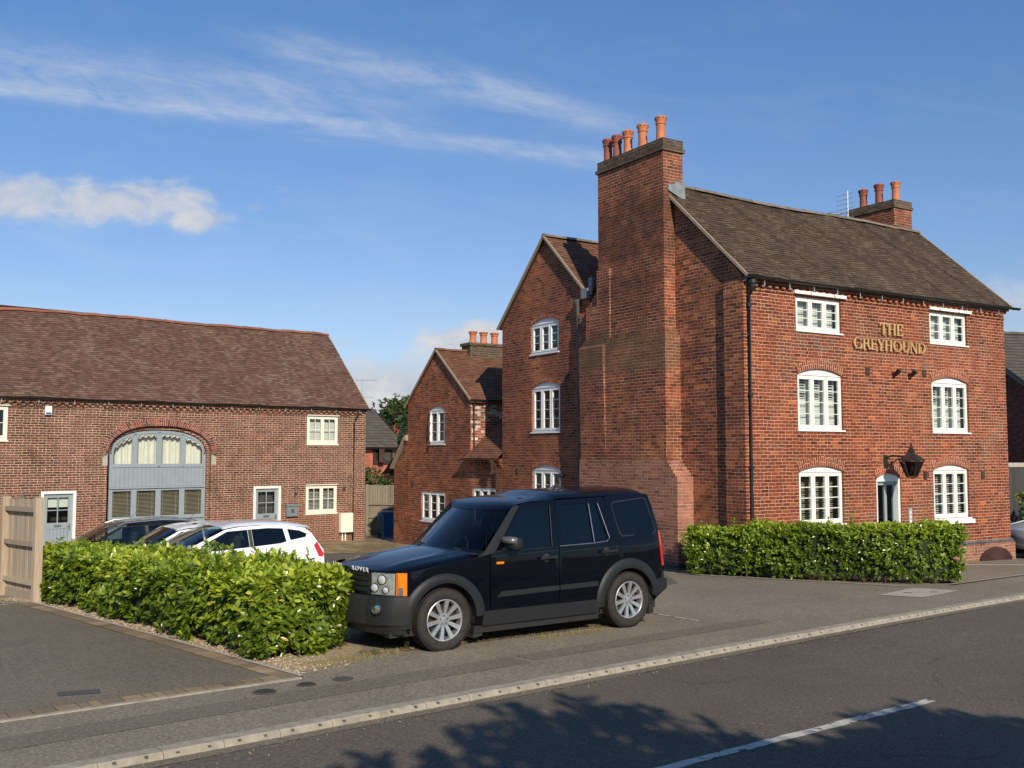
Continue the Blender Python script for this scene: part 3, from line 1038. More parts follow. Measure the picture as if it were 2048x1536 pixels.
def window(F, parent, a0, a1, z0, z1, lights=3, bars=(), vbars=0, mat='white', rise=0., inset=.055, sill=(.03, .035), blind='slat', blind_gap=.12,
           fw=.05, sw=.048, bar_t=.018, bar_mat=None, tilt=45, label=None, name='window', head=None, frac=1.0, slat=.05, blind_mat='blind', dark_bars=False):
    """casement window: frame, sashes, panes, glazing bars, sill, blind"""
    mb = MB()
    zt = z1
    d0, d1 = -inset - .05, -inset
    g0 = .004
    F.box(mb, a0 + g0, a1 - g0, z0 + g0, z0 + fw, d0, d1); F.box(mb, a0 + g0, a1 - g0, zt - fw, zt - .002, d0, d1)
    F.box(mb, a0 + g0, a0 + fw, z0 + fw, zt - fw, d0, d1); F.box(mb, a1 - fw, a1 - g0, z0 + fw, zt - fw, d0, d1)
    iw = (a1 - a0 - 2 * fw) / lights
    for k in range(1, lights):
        c = a0 + fw + iw * k
        F.box(mb, c - .016, c + .016, z0 + fw, zt - fw, d0, d1 - .004)
    panes = []
    for k in range(lights):   # sashes
        s0 = a0 + fw + iw * k + (.018 if k else .003); s1 = a0 + fw + iw * (k + 1) - (.018 if k < lights - 1 else .003)
        t0, t1 = z0 + fw + .003, zt - fw - .003
        e0, e1 = d0 + .012, d1 + .010
        F.box(mb, s0, s1, t0, t0 + sw + .01, e0, e1); F.box(mb, s0, s1, t1 - sw, t1, e0, e1)
        F.box(mb, s0, s0 + sw, t0 + sw + .01, t1 - sw, e0, e1); F.box(mb, s1 - sw, s1, t0 + sw + .01, t1 - sw, e0, e1)
        panes.append((s0 + sw, s1 - sw, t0 + sw + .01, t1 - sw))
    if rise > 0:      # arched head board
        pts = [(a0 + .004, zt + .003), (a1 - .004, zt + .003)] + arch_pts(a0 + .004, a1 - .004, zt + .006, rise - .008)
        mb.prism(pts, lambda a, z, d: F(a, z, d), d0, d1 + .004)
        F.box(mb, a0 + g0, a1 - g0, zt - .012, zt + .012, d1, d1 + .022)
    pm = MB(); bm_ = mb
    dp = -inset - .03
    for (s0, s1, t0, t1) in panes:
        pm.add([F(s0 - .01, t0 - .01, dp), F(s1 + .01, t0 - .01, dp), F(s1 + .01, t1 + .01, dp), F(s0 - .01, t1 + .01, dp)], [(0, 1, 2, 3)])
        for q in range(1, bars + 1 if isinstance(bars, int) else 1):
            z = t0 + (t1 - t0) * q / (bars + 1)
            F.box(bm_, s0, s1, z - bar_t / 2, z + bar_t / 2, dp - .008, dp + .016)
        for q in range(1, vbars + 1):
            a = s0 + (s1 - s0) * q / (vbars + 1)
            F.box(bm_, a - bar_t / 2, a + bar_t / 2, t0, t1, dp - .0085, dp + .0165)
    w = mb.build(name, mat, parent)
    if label: w['label'] = label
    pm.build('pane', 'glass', w)
    if sill:
        sm = MB(); ov, h = sill
        F.box(sm, a0 - ov, a1 + ov, z0 - h, z0, -inset - .04, .035)
        sm.build('sill', mat, w)
    if blind:
        bb = MB(); db = -inset - .05 - blind_gap
        zb = z0 + fw + (zt - z0 - 2 * fw) * (1 - frac)
        if blind == 'slat':
            n = int((zt - zb) / slat); th = radians(tilt)
            for k in range(n):
                z = zb + (k + .5) * slat; h = slat * .52
                ddx = cos(th) * h; dz = sin(th) * h
                P = [F(a0 + .02, z - dz, db + ddx), F(a1 - .02, z - dz, db + ddx), F(a1 - .02, z + dz, db - ddx), F(a0 + .02, z + dz, db - ddx)]
                Q = [(p[0], p[1], p[2] + .004) for p in P]
                bb.add(P + Q, [(0, 1, 2, 3), (7, 6, 5, 4), (0, 4, 5, 1), (3, 2, 6, 7)])
            for k in range(lights):
                c = a0 + fw + iw * (k + .5)
                for q in (-.3, .3):
                    F.box(bb, c + q * iw - .003, c + q * iw + .003, zb, zt, db + .03, db + .034)
        elif blind == 'shutter':
            for k in range(lights):
                s0 = a0 + fw + iw * k + .012; s1 = a0 + fw + iw * (k + 1) - .012
                F.box(bb, s0, s0 + .035, zb, zt - .01, db - .015, db + .015); F.box(bb, s1 - .035, s1, zb, zt - .01, db - .015, db + .015)
                zm = zb + (zt - zb) * .52
                F.box(bb, s0, s1, zb, zb + .07, db - .014, db + .014); F.box(bb, s0, s1, zm - .03, zm + .03, db - .014, db + .014)
                n = int((zt - zb) / .062)
                for j in range(n):
                    z = zb + .06 + j * .062
                    if z > zt - .03: break
                    th = radians(tilt if z < zm else tilt * .35)
                    h = .031; ddx = cos(th) * h; dz = sin(th) * h
                    P = [F(s0 + .035, z - dz, db + ddx), F(s1 - .035, z - dz, db + ddx), F(s1 - .035, z + dz, db - ddx), F(s0 + .035, z + dz, db - ddx)]
                    Q = [(p[0], p[1], p[2] + .006) for p in P]
                    bb.add(P + Q, [(0, 1, 2, 3), (7, 6, 5, 4), (0, 4, 5, 1), (3, 2, 6, 7)])
        elif blind == 'curtain':
            n = 90; V = []
            for i in range(n + 1):
                a = a0 + .02 + (a1 - a0 - .04) * i / n
                d = db + .03 * sin(i * .9) + .012 * sin(i * 2.3)
                V += [F(a, zb, d), F(a, zt + rise, d)]
            bb.add(V, [(2 * i, 2 * i + 1, 2 * i + 3, 2 * i + 2) for i in range(n)])
        bb.build('blind' if blind != 'curtain' else 'curtain', blind_mat, w)
    return w


def tiled_roof(name, parent, o, e, s, length, slope_len, mat, gauge=.1, tw=.165, keep=None, sag=None, lift=.016, jit=.004, off=None):
    """plain tiles laid in courses: each tile a thin wedge. o: eaves corner, e: along eaves, s: up the slope"""
    o = Vector(o); e = Vector(e).normalized(); s = Vector(s).normalized(); n = e.cross(s)
    if n.z < 0: n = -n
    mb = MB()
    rows = int(slope_len / gauge) + 1; cols = int(length / tw) + 1
    # underlay
    U = []
    st = 12
    for i in range(st + 1):
        for j in range(st + 1):
            p = o + e * (length * i / st) + s * (slope_len * j / st)
            if sag: p = p + Vector((0, 0, sag(length * i / st, slope_len * j / st)))
            U.append(p - n * .012)
    def kp_(i, j): return keep is None or keep(length * (i + .5) / st, slope_len * (j + .5) / st)
    mb.add(U, [(i * (st + 1) + j, (i + 1) * (st + 1) + j, (i + 1) * (st + 1) + j + 1, i * (st + 1) + j + 1) for i in range(st) for j in range(st) if kp_(i, j)], 0, rnd=.1)
    for r in range(rows):
        y0 = r * gauge; y1 = min(y0 + gauge * 1.12, slope_len)
        if y0 >= slope_len - .01: break
        sh = (r % 2) * tw / 2 + random.uniform(-.01, .01)
        for c in range(-1, cols + 1):
            x0 = max(0, c * tw + sh); x1 = min(length, (c + 1) * tw + sh - .004)
            if x1 - x0 < .02: continue
            if keep and not keep((x0 + x1) / 2, (y0 + y1) / 2): continue
            q = random.uniform(-jit, jit); q2 = random.uniform(-jit, jit)
            a = random.uniform(-.004, .004)
            P = []
            for (x, y, h) in ((x0, y0 + a, lift + q), (x1, y0 + a, lift + q2), (x1, y1, .0), (x0, y1, .0), (x0, y0 + a, -.004), (x1, y0 + a, -.004)):
                p = o + e * x + s * y + n * h
                if sag: p = p + Vector((0, 0, sag(x, y)))
                P.append(p)
            rr = random.random()
            mb.add(P, [(0, 1, 2, 3), (0, 3, 4), (1, 5, 2)], 0, rnd=rr); mb.add([P[0], P[4], P[5], P[1]], [(0, 1, 2, 3)], 1)
    return mb.build(name, [mat, 'tile_edge'], parent)


def ridge(name, parent, p0, p1, r, mat, seg=.32, sag=None, up=.0):
    p0 = Vector(p0); p1 = Vector(p1); L = (p1 - p0).length; d = (p1 - p0).normalized()
    a = d.cross(Vector((0, 0, 1))).normalized(); mb = MB()
    n = int(L / seg)
    for i in range(n):
        t0 = L * i / n; t1 = L * (i + 1) / n + .015
        jz = random.uniform(-.006, .006); rr = r * random.uniform(.95, 1.06)
        V = []
        for t, k in ((t0, 1.0), (t1, .94)):
            c = p0 + d * t + Vector((0, 0, up + jz + (sag(t) if sag else 0)))
            for q in range(9):
                th = pi * (q / 8) * 1.0
                V.append(c + a * (cos(th) * rr * k * 1.15) + Vector((0, 0, sin(th) * rr * k - .02)))
        mb.add(V, [(q, q + 1, 9 + q + 1, 9 + q) for q in range(8)] + [list(range(9))], 0, rnd=random.random())
    return mb.build(name, mat, parent)


def gutter(parent, p0, p1, r=.058, mat='black', name='gutter'):
    p0 = Vector(p0); p1 = Vector(p1); d = (p1 - p0).normalized(); a = d.cross(Vector((0, 0, 1))).normalized()
    mb = MB(); V = []
    prof = [(cos(pi + pi * k / 8) * r, sin(pi + pi * k / 8) * r) for k in range(9)] + [(r * .86, .0), (r * .8, -.01)] + [(cos(2 * pi - pi * k / 8) * r * .85, sin(2 * pi - pi * k / 8) * r * .85) for k in range(1, 8)] + [(-r * .86, 0)]
    for p in (p0, p1):
        for x, z in prof: V.append(p + a * x + Vector((0, 0, z)))
    n = len(prof)
    mb.add(V, [(i, (i + 1) % n, n + (i + 1) % n, n + i) for i in range(n)] + [list(range(9)), [n + k for k in range(9)][::-1]])
    L = (p1 - p0).length
    return mb.build(name, mat, parent, smooth=40)


def downpipe(parent, pts, r=.036, mat='black', hopper=False, collars=(), name='downpipe'):
    mb = MB(); mb.tube(pts, r, 10)
    for c in collars:
        mb.lathe(c, [(r * 1.0, -.04), (r * 1.35, -.035), (r * 1.35, .035), (r, .04)], 12, close=False)
    if hopper:
        x, y, z = pts[0]
        mb.lathe((x, y, z), [(r, -.30), (r * 1.3, -.25), (r * 1.6, -.12), (r * 2.7, -.02), (r * 2.9, .02), (r * 2.9, .05)], 8)
    return mb.build(name, mat, parent, smooth=40)


def chimney_pot(parent, c, h, r, mat, name='chimney_pot'):
    mb = MB()
    prof = [(r * 1.12, 0), (r * 1.10, .04), (r * .98, .12), (r * .93, h * .55), (r * .95, h * .70), (r * 1.12, h * .71), (r * 1.12, h * .75), (r * .98, h * .76), (r * 1.0, h * .80), (r * 1.22, h * .86), (r * 1.25, h * .97), (r * 1.12, h), (r * .8, h), (r * .78, h - .12)]
    mb.lathe(c, prof, 18, close=True)
    for k in range(9):
        t = 2 * pi * k / 9 + .2
        mb.box(c[0] + cos(t) * r * 1.22 - .012, c[0] + cos(t) * r * 1.22 + .012, c[1] + sin(t) * r * 1.22 - .012, c[1] + sin(t) * r * 1.22 + .012, c[2] + h * .90, c[2] + h * .935, 1)
    return mb.build(name, [mat, 'hub_dark'], parent, smooth=35)


def vent(F, parent, a, z, w=.10, h=.14, mat='vent', name='air_vent', d=.02):
    mb = MB(); F.box(mb, a - w / 2, a + w / 2, z - h / 2, z + h / 2, .001, d)
    for k in range(4):
        zz = z - h / 2 + h * (k + .5) / 4
        F.box(mb, a - w * .4, a + w * .4, zz - .004, zz + .004, d, d + .004)
    return mb.build(name, mat, parent)


def dentils(F, parent, a0, a1, z, mat='brick_front', sp=.215, w=.105, h=.075, d=.075, name='dentil_course'):
    mb = MB(); n = int((a1 - a0) / sp)
    for k in range(n):
        a = a0 + sp * (k + .25)
        F.box(mb, a, a + w, z, z + h, .0, d)
    F.box(mb, a0, a1, z + h, z + h + .075, -.02, d + .012)
    F.box(mb, a0, a1, z - .075, z - .002, -.02, .022)
    return mb.build(name, mat, parent)


def clips(F, parent, aa, z, d=.17):
    for a in aa:
        mb = MB(); F.box(mb, a - .007, a + .007, z - .07, z + .06, d - .004, d + .004)
        F.box(mb, a - .028, a + .028, z - .02, z - .010, d - .005, d + .005)
        mb.build('gutter_hook', 'galv', parent)


PA = radians(90 - 57.9)
PX, PY = 4.975, 21.46


def pub_w(u, v):
    a = radians(57.9)
    return (PX + sin(a) * u - cos(a) * v, PY + cos(a) * u + sin(a) * v)


pub = thing('brick_pub', 'tall red brick three storey pub building with big chimney stack and brown tiled roof', 'building', (PX, PY, -.3), PA, off=(0, 0, -.3))
FR = Facade((0, 0, 0), (1, 0, 0), (0, -1, 0))
GB = Facade((.1, 0, 0), (0, 1, 0), (-1, 0, 0))       # recessed gable wall
LB = Facade((.06, 0, 0), (0, 1, 0), (-1, 0, 0))
ZT = 6.12
ops = [opening(1.62, 3.13, 5.11, 5.88), opening(6.40, 7.93, 5.10, 5.90),
       opening(1.63, 3.13, 2.88, 4.12, .145), opening(6.41, 7.91, 2.88, 4.12, .145),
       opening(1.62, 3.09, .765, 1.94, .13), opening(6.38, 7.82, .745, 1.945, .13), opening(4.23, 5.13, -.3, 1.755, .13)]
wall(FR, [(0, -.5), (9.55, -.5), (9.55, ZT), (0, ZT)], ops, 'brick_front', pub, 'front_wall')
window(FR, pub, 1.62, 3.13, 5.11, 5.88, 3, 2, tilt=78, slat=.05)
window(FR, pub, 6.40, 7.93, 5.10, 5.90, 3, 2, tilt=78, slat=.05)
window(FR, pub, 1.63, 3.13, 2.88, 4.12, 3, 3, rise=.145, tilt=80, blind='shutter', bar_t=.014)
window(FR, pub, 6.41, 7.91, 2.88, 4.12, 3, 3, rise=.145, tilt=70, blind='shutter', bar_t=.014)
window(FR, pub, 1.62, 3.09, .765, 1.94, 3, 3, rise=.13, tilt=25, blind='slat', blind_mat='blind_dark', blind_gap=.2, slat=.045)
window(FR, pub, 6.38, 7.82, .745, 1.945, 3, 3, rise=.13, tilt=18, blind='slat', slat=.055, blind_gap=.12)
mb = MB(); FR.box(mb, 6.33, 7.93, .605, .705, .0, .07); mb.build('stone_sill', 'white', pub, smooth=0)
mb = MB(); FR.box(mb, 1.52, 3.24, 5.92, 5.992, .0, .082); mb.build('lintel_board', 'white', pub)
mb = MB(); FR.box(mb, 6.33, 8.03, 5.925, 5.995, .0, .082); mb.build('lintel_board', 'white', pub)
for (a0, a1, z, r) in ((1.63, 3.13, 4.12, .145), (6.41, 7.91, 4.12, .145), (1.62, 3.09, 1.94, .13), (6.38, 7.82, 1.945, .13), (4.23, 5.13, 1.755, .13)):
    brick_arch(FR, a0, a1, z, r, .215, 'brick_arch', pub)
# door
mb = MB()
F = FR
F.box(mb, 4.235, 4.30, -.3, 1.75, -.16, -.03); F.box(mb, 5.05, 5.125, -.3, 1.75, -.16, -.03); F.box(mb, 4.30, 5.05, 1.69, 1.75, -.16, -.03)
mb.prism([(4.235, 1.752), (5.125, 1.752)] + arch_pts(4.235, 5.125, 1.755, .122), lambda a, z, d: F(a, z, d), -.14, -.035)
dfr = mb.build('door_frame', 'white', pub)
mb = MB()
F.box(mb, 4.305, 4.40, -.3, 1.685, -.145, -.10); F.box(mb, 4.95, 5.045, -.3, 1.685, -.145, -.10); F.box(mb, 4.63, 4.72, -.2, 1.60, -.145, -.10)
F.box(mb, 4.40, 4.95, 1.60, 1.685, -.145, -.10); F.box(mb, 4.40, 4.95, -.3, -.08, -.145, -.10)
dr = mb.build('door', 'blue_grey', pub)
mb = MB(); mb.add([F(4.40, -.08, -.12), F(4.95, -.08, -.12), F(4.95, 1.6, -.12), F(4.40, 1.6, -.12)], [(0, 1, 2, 3)]); mb.build('pane', 'glass', dr)
mb = MB(); mb.tube([F(4.37, .35, -.06), F(4.37, .62, -.06)], .012, 8); mb.tube([F(4.37, .37, -.10), F(4.37, .37, -.06)], .008, 6); mb.tube([F(4.37, .60, -.10), F(4.37, .60, -.06)], .008, 6)
mb.build('handle', 'metal', dr, smooth=40)
# corner pilaster and plinth of the front
mb = MB(); mb.box(0, .1, .004, .60, -.5, 6.10); mb.build('corner_pilaster', 'brick_gable', pub)
mb = MB(); mb.box(-.03, 9.62, -.075, .0, -.6, .06); mb.add([(-.03, -.075, .06), (9.62, -.075, .06), (9.62, -.002, .14), (-.03, -.002, .14)], [(0, 1, 2, 3)], 1)
mb.build('plinth', ['brick_chimney_low', 'brick_blue'], pub)
# flat dark brick arch laid over the plinth at the foot of the wall
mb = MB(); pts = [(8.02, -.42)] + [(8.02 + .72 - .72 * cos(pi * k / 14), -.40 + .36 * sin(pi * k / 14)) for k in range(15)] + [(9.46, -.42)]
V, T = cdt(pts); mb.add([F(a, z, .080) for a, z in V], T); mb.build('dark_arch_patch', 'brick_dark_arch', pub)
# gable, side and rear walls
RV, RZ = 2.70, 8.72
mb = MB()
V, T = cdt([(0, -.5), (5.75, -.5), (5.75, 6.5), (5.5, 6.45), (RV, RZ), (0, 6.12)])
mb.add([GB(a, z) for a, z in V], T)
mb.build('gable_wall', 'brick_gable', pub)
RG = Facade((9.55, 0, 0), (0, 1, 0), (1, 0, 0))
wall(RG, [(0, -.5), (5.6, -.5), (5.6, 6.3), (RV, RZ), (0, 6.12)], [], 'brick_dark', pub, 'side_wall')
ops = [opening(7.05, 8.445, 5.16, 6.00, .15), opening(6.99, 8.40, 2.95, 4.20, .14), opening(6.98, 8.38, .75, 1.90, .13)]
LV, LZ = 7.64, 8.40
wall(LB, [(5.6, -.9), (9.95, -.9), (9.95, 6.18), (LV, LZ), (5.8, 6.62), (5.6, 6.6)], ops, 'brick_left', pub, 'rear_gable_wall', reveal=.08)
for (a0, a1, z0, z1, r, nb) in ((7.05, 8.445, 5.16, 6.00, .15, 2), (6.99, 8.40, 2.95, 4.20, .14, 3), (6.98, 8.38, .75, 1.90, .13, 2)):
    window(LB, pub, a0, a1, z0, z1, 3, nb, rise=r, tilt=25, blind='slat', blind_mat='blind_dark' if z0 < 4 else 'blind', mat='white_grey', inset=.045, bar_t=.014, slat=.05)
    brick_arch(LB, a0, a1, z1, r, .11, 'brick_arch', pub, d=.008)
mb = MB(); mb.box(.06, 4, 9.95, 10.0, -.9, 6.18); mb.box(9.5, 9.55, 5.6, 9.95, -.5, 6.2); mb.box(.1, 9.5, 9.9, 9.95, -.5, 6.1)
mb.build('rear_wall', 'brick_left', pub)
# quoin strip at the junction
mb = MB(); mb.box(-.075, .1, 5.54, 5.93, -.6, 6.05); mb.build('quoin_pier', 'brick_blue' if False else 'brick_chimney', pub)
# chimney on the gable (stages)
def stage(u0, u1, v0, v1, z0, z1, mb, mi=0): mb.box(u0, u1, v0, v1, z0, z1, mi)
mb = MB()
x0 = .1
stage(x0 - .48, .3, 1.75, 5.50, -.45, 1.83, mb, 1)
for k in range(5):
    f = k / 5
    stage(x0 - .48 + .02 * f, .3, 1.75 + .39 * (k + 1) / 5.5, 5.50, 1.83 + .075 * k, 1.83 + .075 * (k + 1), mb, 1)
stage(x0 - .456, .3, 2.14, 5.45, 2.205, 5.10, mb)
stage(x0 - .43, .3, 2.18, 5.42, 5.10, 5.17, mb)
stage(x0 - .40, .3, 2.22, 5.40, 5.17, 5.24, mb)
stage(x0 - .337, .37, 2.285, 4.83, 5.24, 9.50, mb)
stage(x0 - .30, .32, 4.83, 5.32, 5.24, 6.15, mb)
for k in range(6):
    stage(x0 - .30 + .01 * k, .32, 4.83, 5.32 - .075 * (k + 1), 6.15 + .085 * k, 6.15 + .085 * (k + 1), mb)
# shallow pilaster on the left part
stage(x0 - .337 - .055, x0 - .33, 4.32, 4.835, 5.24, 7.0, mb); stage(x0 - .30 - .092, x0 - .29, 4.835, 5.30, 5.24, 6.10, mb)
xa, xb, xc = x0 - .456, x0 - .456 - .085, x0 - .45
mb.add([(xa - .002, 4.42, 2.3), (xb, 4.42, 5.02), (xa + .02, 4.42, 5.10), (xc, 4.42, 2.3), (xa - .002, 5.44, 2.3), (xb, 5.44, 5.02), (xa + .02, 5.44, 5.10), (xc, 5.44, 2.3)], [(0, 1, 2, 3), (4, 7, 6, 5), (0, 4, 5, 1), (1, 5, 6, 2)])
ch = mb.build('chimney_stack', ['brick_chimney', 'brick_chimney_low'], pub)
mb = MB(); mb.box(x0 - .337 - .045, .415, 2.24, 4.88, 9.50, 9.585); mb.box(x0 - .337 - .01, .38, 2.275, 4.84, 9.585, 9.80)
mb.build('chimney_cap', 'brick_cap', ch)
for v, mm in ((4.727, 'pot_dark'), (4.344, 'pot_dark'), (3.906, 'pot'), (3.33, 'pot'), (2.653, 'pot')):
    chimney_pot(ch, (.02, v, 9.80), .64, .115, mm)
mb = MB(); mb.box(.1, .42, 2.262, 2.285, 8.62, 8.80); mb.add([(-.12, 2.25, 8.55), (.38, 2.20, 8.33), (.40, 2.26, 8.75), (-.1, 2.26, 8.7)], [(0, 1, 2, 3)])
mb.build('flashing', 'lead', ch)
# buttress foot course in blue brick
mb = MB(); mb.box(x0 - .50, .3, 1.73, 5.5, -.45, -.12); mb.build('base_course', 'brick_blue', pub)
# right-hand chimney
mb = MB(); mb.box(8.83, 9.62, 2.76, 4.42, 7.5, 9.42)
c2 = mb.build('chimney_stack', 'brick_chimney', pub)
mb = MB(); mb.box(8.79, 9.66, 2.72, 4.46, 9.42, 9.49); mb.box(8.82, 9.63, 2.75, 4.43, 9.49, 9.66); mb.build('chimney_cap', 'brick_cap', c2)
for v, mm, h in ((4.12, 'pot_dark', .62), (3.56, 'pot_dark', .66), (2.98, 'pot', .60)):
    chimney_pot(c2, (9.22, v, 9.66), h, .115, mm)
# roofs
EV, EZ = -.17, 6.17
sl = Vector((0, RV - EV, 8.80 - EZ)); SL = sl.length
sagf = lambda x, y: .010 * sin(x * 7.3 + y * 2.1) + .008 * sin(x * 3.7 - y * 5.2) + .028 * sin(x * 1.1 + .6) * min(1, y / 1.0) * .8 + .015 * sin(x * 2.3 + y * 1.7) - .03 * sin(pi * min(1, max(0, x / 9.8))) * (y / 3.9)
rf = tiled_roof('roof', pub, (-.02, EV, EZ), (1, 0, 0), sl, 9.80, SL, 'tile_pub', sag=sagf, jit=.008)
sl2 = Vector((0, 5.55 - RV, 6.45 - 8.80)); 
tiled_roof('roof', pub, (-.02, 5.55, 6.45), (1, 0, 0), -sl2, 9.80, sl2.length, 'tile_pub')
ridge('ridge_tiles', rf, (.42, RV, 8.80), (9.80, RV, 8.80), .09, 'ridge_grey', sag=lambda t: -.03 * sin(pi * t / 9.4) + .028 * sin(t * 1.1 + 1.0) * .8)
# verge strip
def verge(parent, pts, w=.045, h=.06):
    mb = MB()
    for a, b in zip(pts[:-1], pts[1:]): mb.beam(a, b, w, h)
    return mb.build('verge', 'verge', parent)
verge(rf, [(-.035, EV + .01, EZ), (-.035, RV - .0, 8.78)])
verge(rf, [(9.80, EV + .01, EZ), (9.80, RV, 8.77)])
s3 = Vector((0, LV - 5.62, LZ + .06 - 6.58))
kf = lambda x, y: not (y < 1.2 and x < .45 and False)
tiled_roof('roof', pub, (-.04, 5.62, 6.58), (1, 0, 0), s3, 6.0, s3.length, 'tile_red', sag=lambda x, y: -.03 * sin(x * 1.2) * y / 2.7)
s4 = Vector((0, LV - 10.12, LZ + .06 - 6.06))
tiled_roof('roof', pub, (-.04, 10.12, 6.06), (1, 0, 0), s4, 6.0, s4.length, 'tile_pub')
ridge('ridge_tiles', pub, (-.05, LV, LZ + .06), (5.9, LV, LZ + .06), .085, 'ridge_grey')
verge(pub, [(-.05, 5.72, 6.66), (-.05, LV, LZ + .05)]); verge(pub, [(-.05, LV, LZ + .05), (-.05, 10.12, 6.06)])
# lead valley outlet
mb = MB(); mb.box(-.09, .06, 5.52, 5.80, 6.42, 6.68); mb.box(-.02, .05, 5.42, 5.56, 6.5, 6.95); mb.build('valley_lead', 'lead', pub)
# eaves
dentils(FR, pub, .0, 9.55, 5.965, 'brick_front')
gutter(pub, (-.02, -.215, 6.15), (9.93, -.215, 6.20))
clips(FR, pub, [.45 + .78 * k for k in range(12)], 6.02, .2)
mb = MB(); FR.box(mb, 0, 9.55, 6.10, 6.16, -.0, .165); mb.build('soffit', 'pipe_brown', pub)
downpipe(pub, [(.12, -.20, 6.06), (.12, -.20, 5.95), (.12, -.055, 5.75), (.12, -.055, -.3)], .04, 'black', False, [(.12, -.055, 5.55), (.12, -.055, 3.62), (.12, -.055, 2.05)])
mb = MB(); mb.lathe((.12, -.16, 5.98), [(.045, -.16), (.07, -.10), (.075, 0), (.10, .02), (.10, .10)], 10); mb.build('hopper', 'black', pub, smooth=40)
downpipe(pub, [(-.03, 6.02, 6.38), (-.03, 6.02, -.6)], .036, 'pipe_grey', True, [(-.03, 6.02, 4.0), (-.03, 6.02, 2.1)])
# small things fixed to the walls
for a, z in ((4.0, 4.29), (6.11, 4.33), (6.05, 1.83), (8.40, 1.81)):
    vent(FR, pub, a, z, .13, .17, d=.03 if a != 6.05 else .06)
vent(LB, pub, 6.65, 4.42, .12, .16); vent(LB, pub, 9.15, 1.84, .12, .16); vent(LB, pub, 6.55, 6.75, .11, .15)
mb = MB(); mb.tube([LB(6.83, 1.75, 0), LB(6.83, 1.75, .14)], .05, 10); mb.build('alarm_bell', 'lantern', pub, smooth=40)

# floodlights under the sign
for a in (4.90, 5.50):
    t = thing('spotlight', 'small black spotlight under the gold pub name, %s one' % ('left' if a < 5 else 'right'), 'spotlight', (*pub_w(a, 0), 4.27), PA, 'spotlights under the sign')
    mb = MB(); mb.tube([(0, -.0, 0), (0, -.06, .0), (.02, -.12, .02)], .018, 8); mb.build('bracket', 'black', t, smooth=40)
    mb = MB(); mb.tube([(.01, -.08, -.06), (.02, -.13, .0), (.03, -.19, .07)], [.03, .055, .065], 14); mb.build('lamp_head', 'black', t, smooth=50)

# gilt lettering ----------------------------------------------------
def letter_polys(ch):
    """serif capitals on a unit height; returns (list of (outer, holes)), advance"""
    T, t = .15, .075; sf = .06; sh = .05
    P = []

    def stem(x, w=T, y0=0, y1=1, s=sf):
        P.append([(x, y0), (x + w, y0), (x + w, y1), (x, y1)])
        if y0 == 0: P.append([(x - s, 0), (x + w + s, 0), (x + w + s, sh), (x - s, sh)])
        if y1 == 1: P.append([(x - s, 1 - sh), (x + w + s, 1 - sh), (x + w + s, 1), (x - s, 1)])

    def bar(x0, x1, y, h=t): P.append([(x0, y), (x1, y), (x1, y + h), (x0, y + h)])

    def ring(cx, cy, rx, ry, a0, a1, th=T, tv=.05, n=28):
        o = []; i_ = []
        for k in range(n + 1):
            a = radians(a0 + (a1 - a0) * k / n)
            o.append((cx + rx * cos(a), cy + ry * sin(a)))
            wv = 1
            i_.append((cx + (rx - th) * cos(a), cy + (ry - tv) * sin(a)))
        for k in range(n): P.append([o[k], o[k + 1], i_[k + 1], i_[k]])
    if ch == 'T':
        stem(.28); bar(.02, .70, .93); P.append([(.02, .72), (.07, .72), (.10, .98), (.02, .98)]); P.append([(.70, .72), (.65, .72), (.62, .98), (.70, .98)]); return P, .74
    if ch == 'H':
        stem(.08); stem(.58); bar(.2, .6, .47); return P, .84
    if ch == 'E':
        stem(.08); bar(.1, .58, .93); bar(.1, .62, 0); bar(.2, .50, .48); P.append([(.53, .76), (.58, .76), (.58, .98), (.50, .98)]); P.append([(.57, .24), (.64, .24), (.62, .02), (.54, .02)]); P.append([(.46, .38), (.50, .38), (.50, .66), (.46, .66)]); return P, .68
    if ch == 'G':
        ring(.46, .5, .44, .52, 42, 335); stem(.68, .13, .02, .42, .05); P.append([(.60, .40), (.88, .40), (.88, .45), (.60, .45)]); P.append([(.72, .72), (.78, .72), (.80, .98), (.74, .94)]); return P, .92
    if ch == 'R':
        stem(.08); ring(.36, .735, .27, .265, -90, 90, .14, .055); bar(.2, .38, .945, .055); bar(.2, .38, .47, .055)
        P.append([(.32, .5), (.48, .5), (.80, .0), (.62, .0)]); bar(.60, .86, 0, sh); return P, .80
    if ch == 'Y':
        P.append([(.30, .0), (.45, .0), (.45, .48), (.30, .48)]); P.append([(.30, .44), (.45, .44), (.20, 1), (.03, 1)]); P.append([(.37, .44), (.45, .46), (.74, 1), (.66, 1)])
        bar(-.03, .26, 1 - sh, sh); bar(.56, .80, 1 - sh, sh); bar(.22, .53, 0, sh); return P, .76
    if ch == 'O':
        ring(.48, .5, .46, .52, 0, 360, n=44); return P, .96
    if ch == 'U':
        ring(.42, .34, .33, .36, 180, 360, .14, .07); P.append([(.09, .34), (.23, .34), (.23, 1), (.09, 1)]); P.append([(.67, .34), (.75, .34), (.75, 1), (.67, 1)]); bar(.02, .31, 1 - sh, sh); bar(.58, .84, 1 - sh, sh); return P, .86
    if ch == 'N':
        P.append([(.10, 0), (.18, 0), (.18, 1), (.10, 1)]); P.append([(.68, 0), (.76, 0), (.76, 1), (.68, 1)]); P.append([(.06, 1), (.24, 1), (.78, 0), (.62, 0)]); bar(0, .2, 1 - sh, sh); bar(.01, .28, 0, sh); bar(.58, .86, 1 - sh, sh); return P, .88
    if ch == 'D':
        stem(.08); ring(.32, .5, .50, .5, -90, 90, .15, .055); bar(.2, .34, .945, .055); bar(.2, .34, 0, .055); return P, .88
    return P, .4


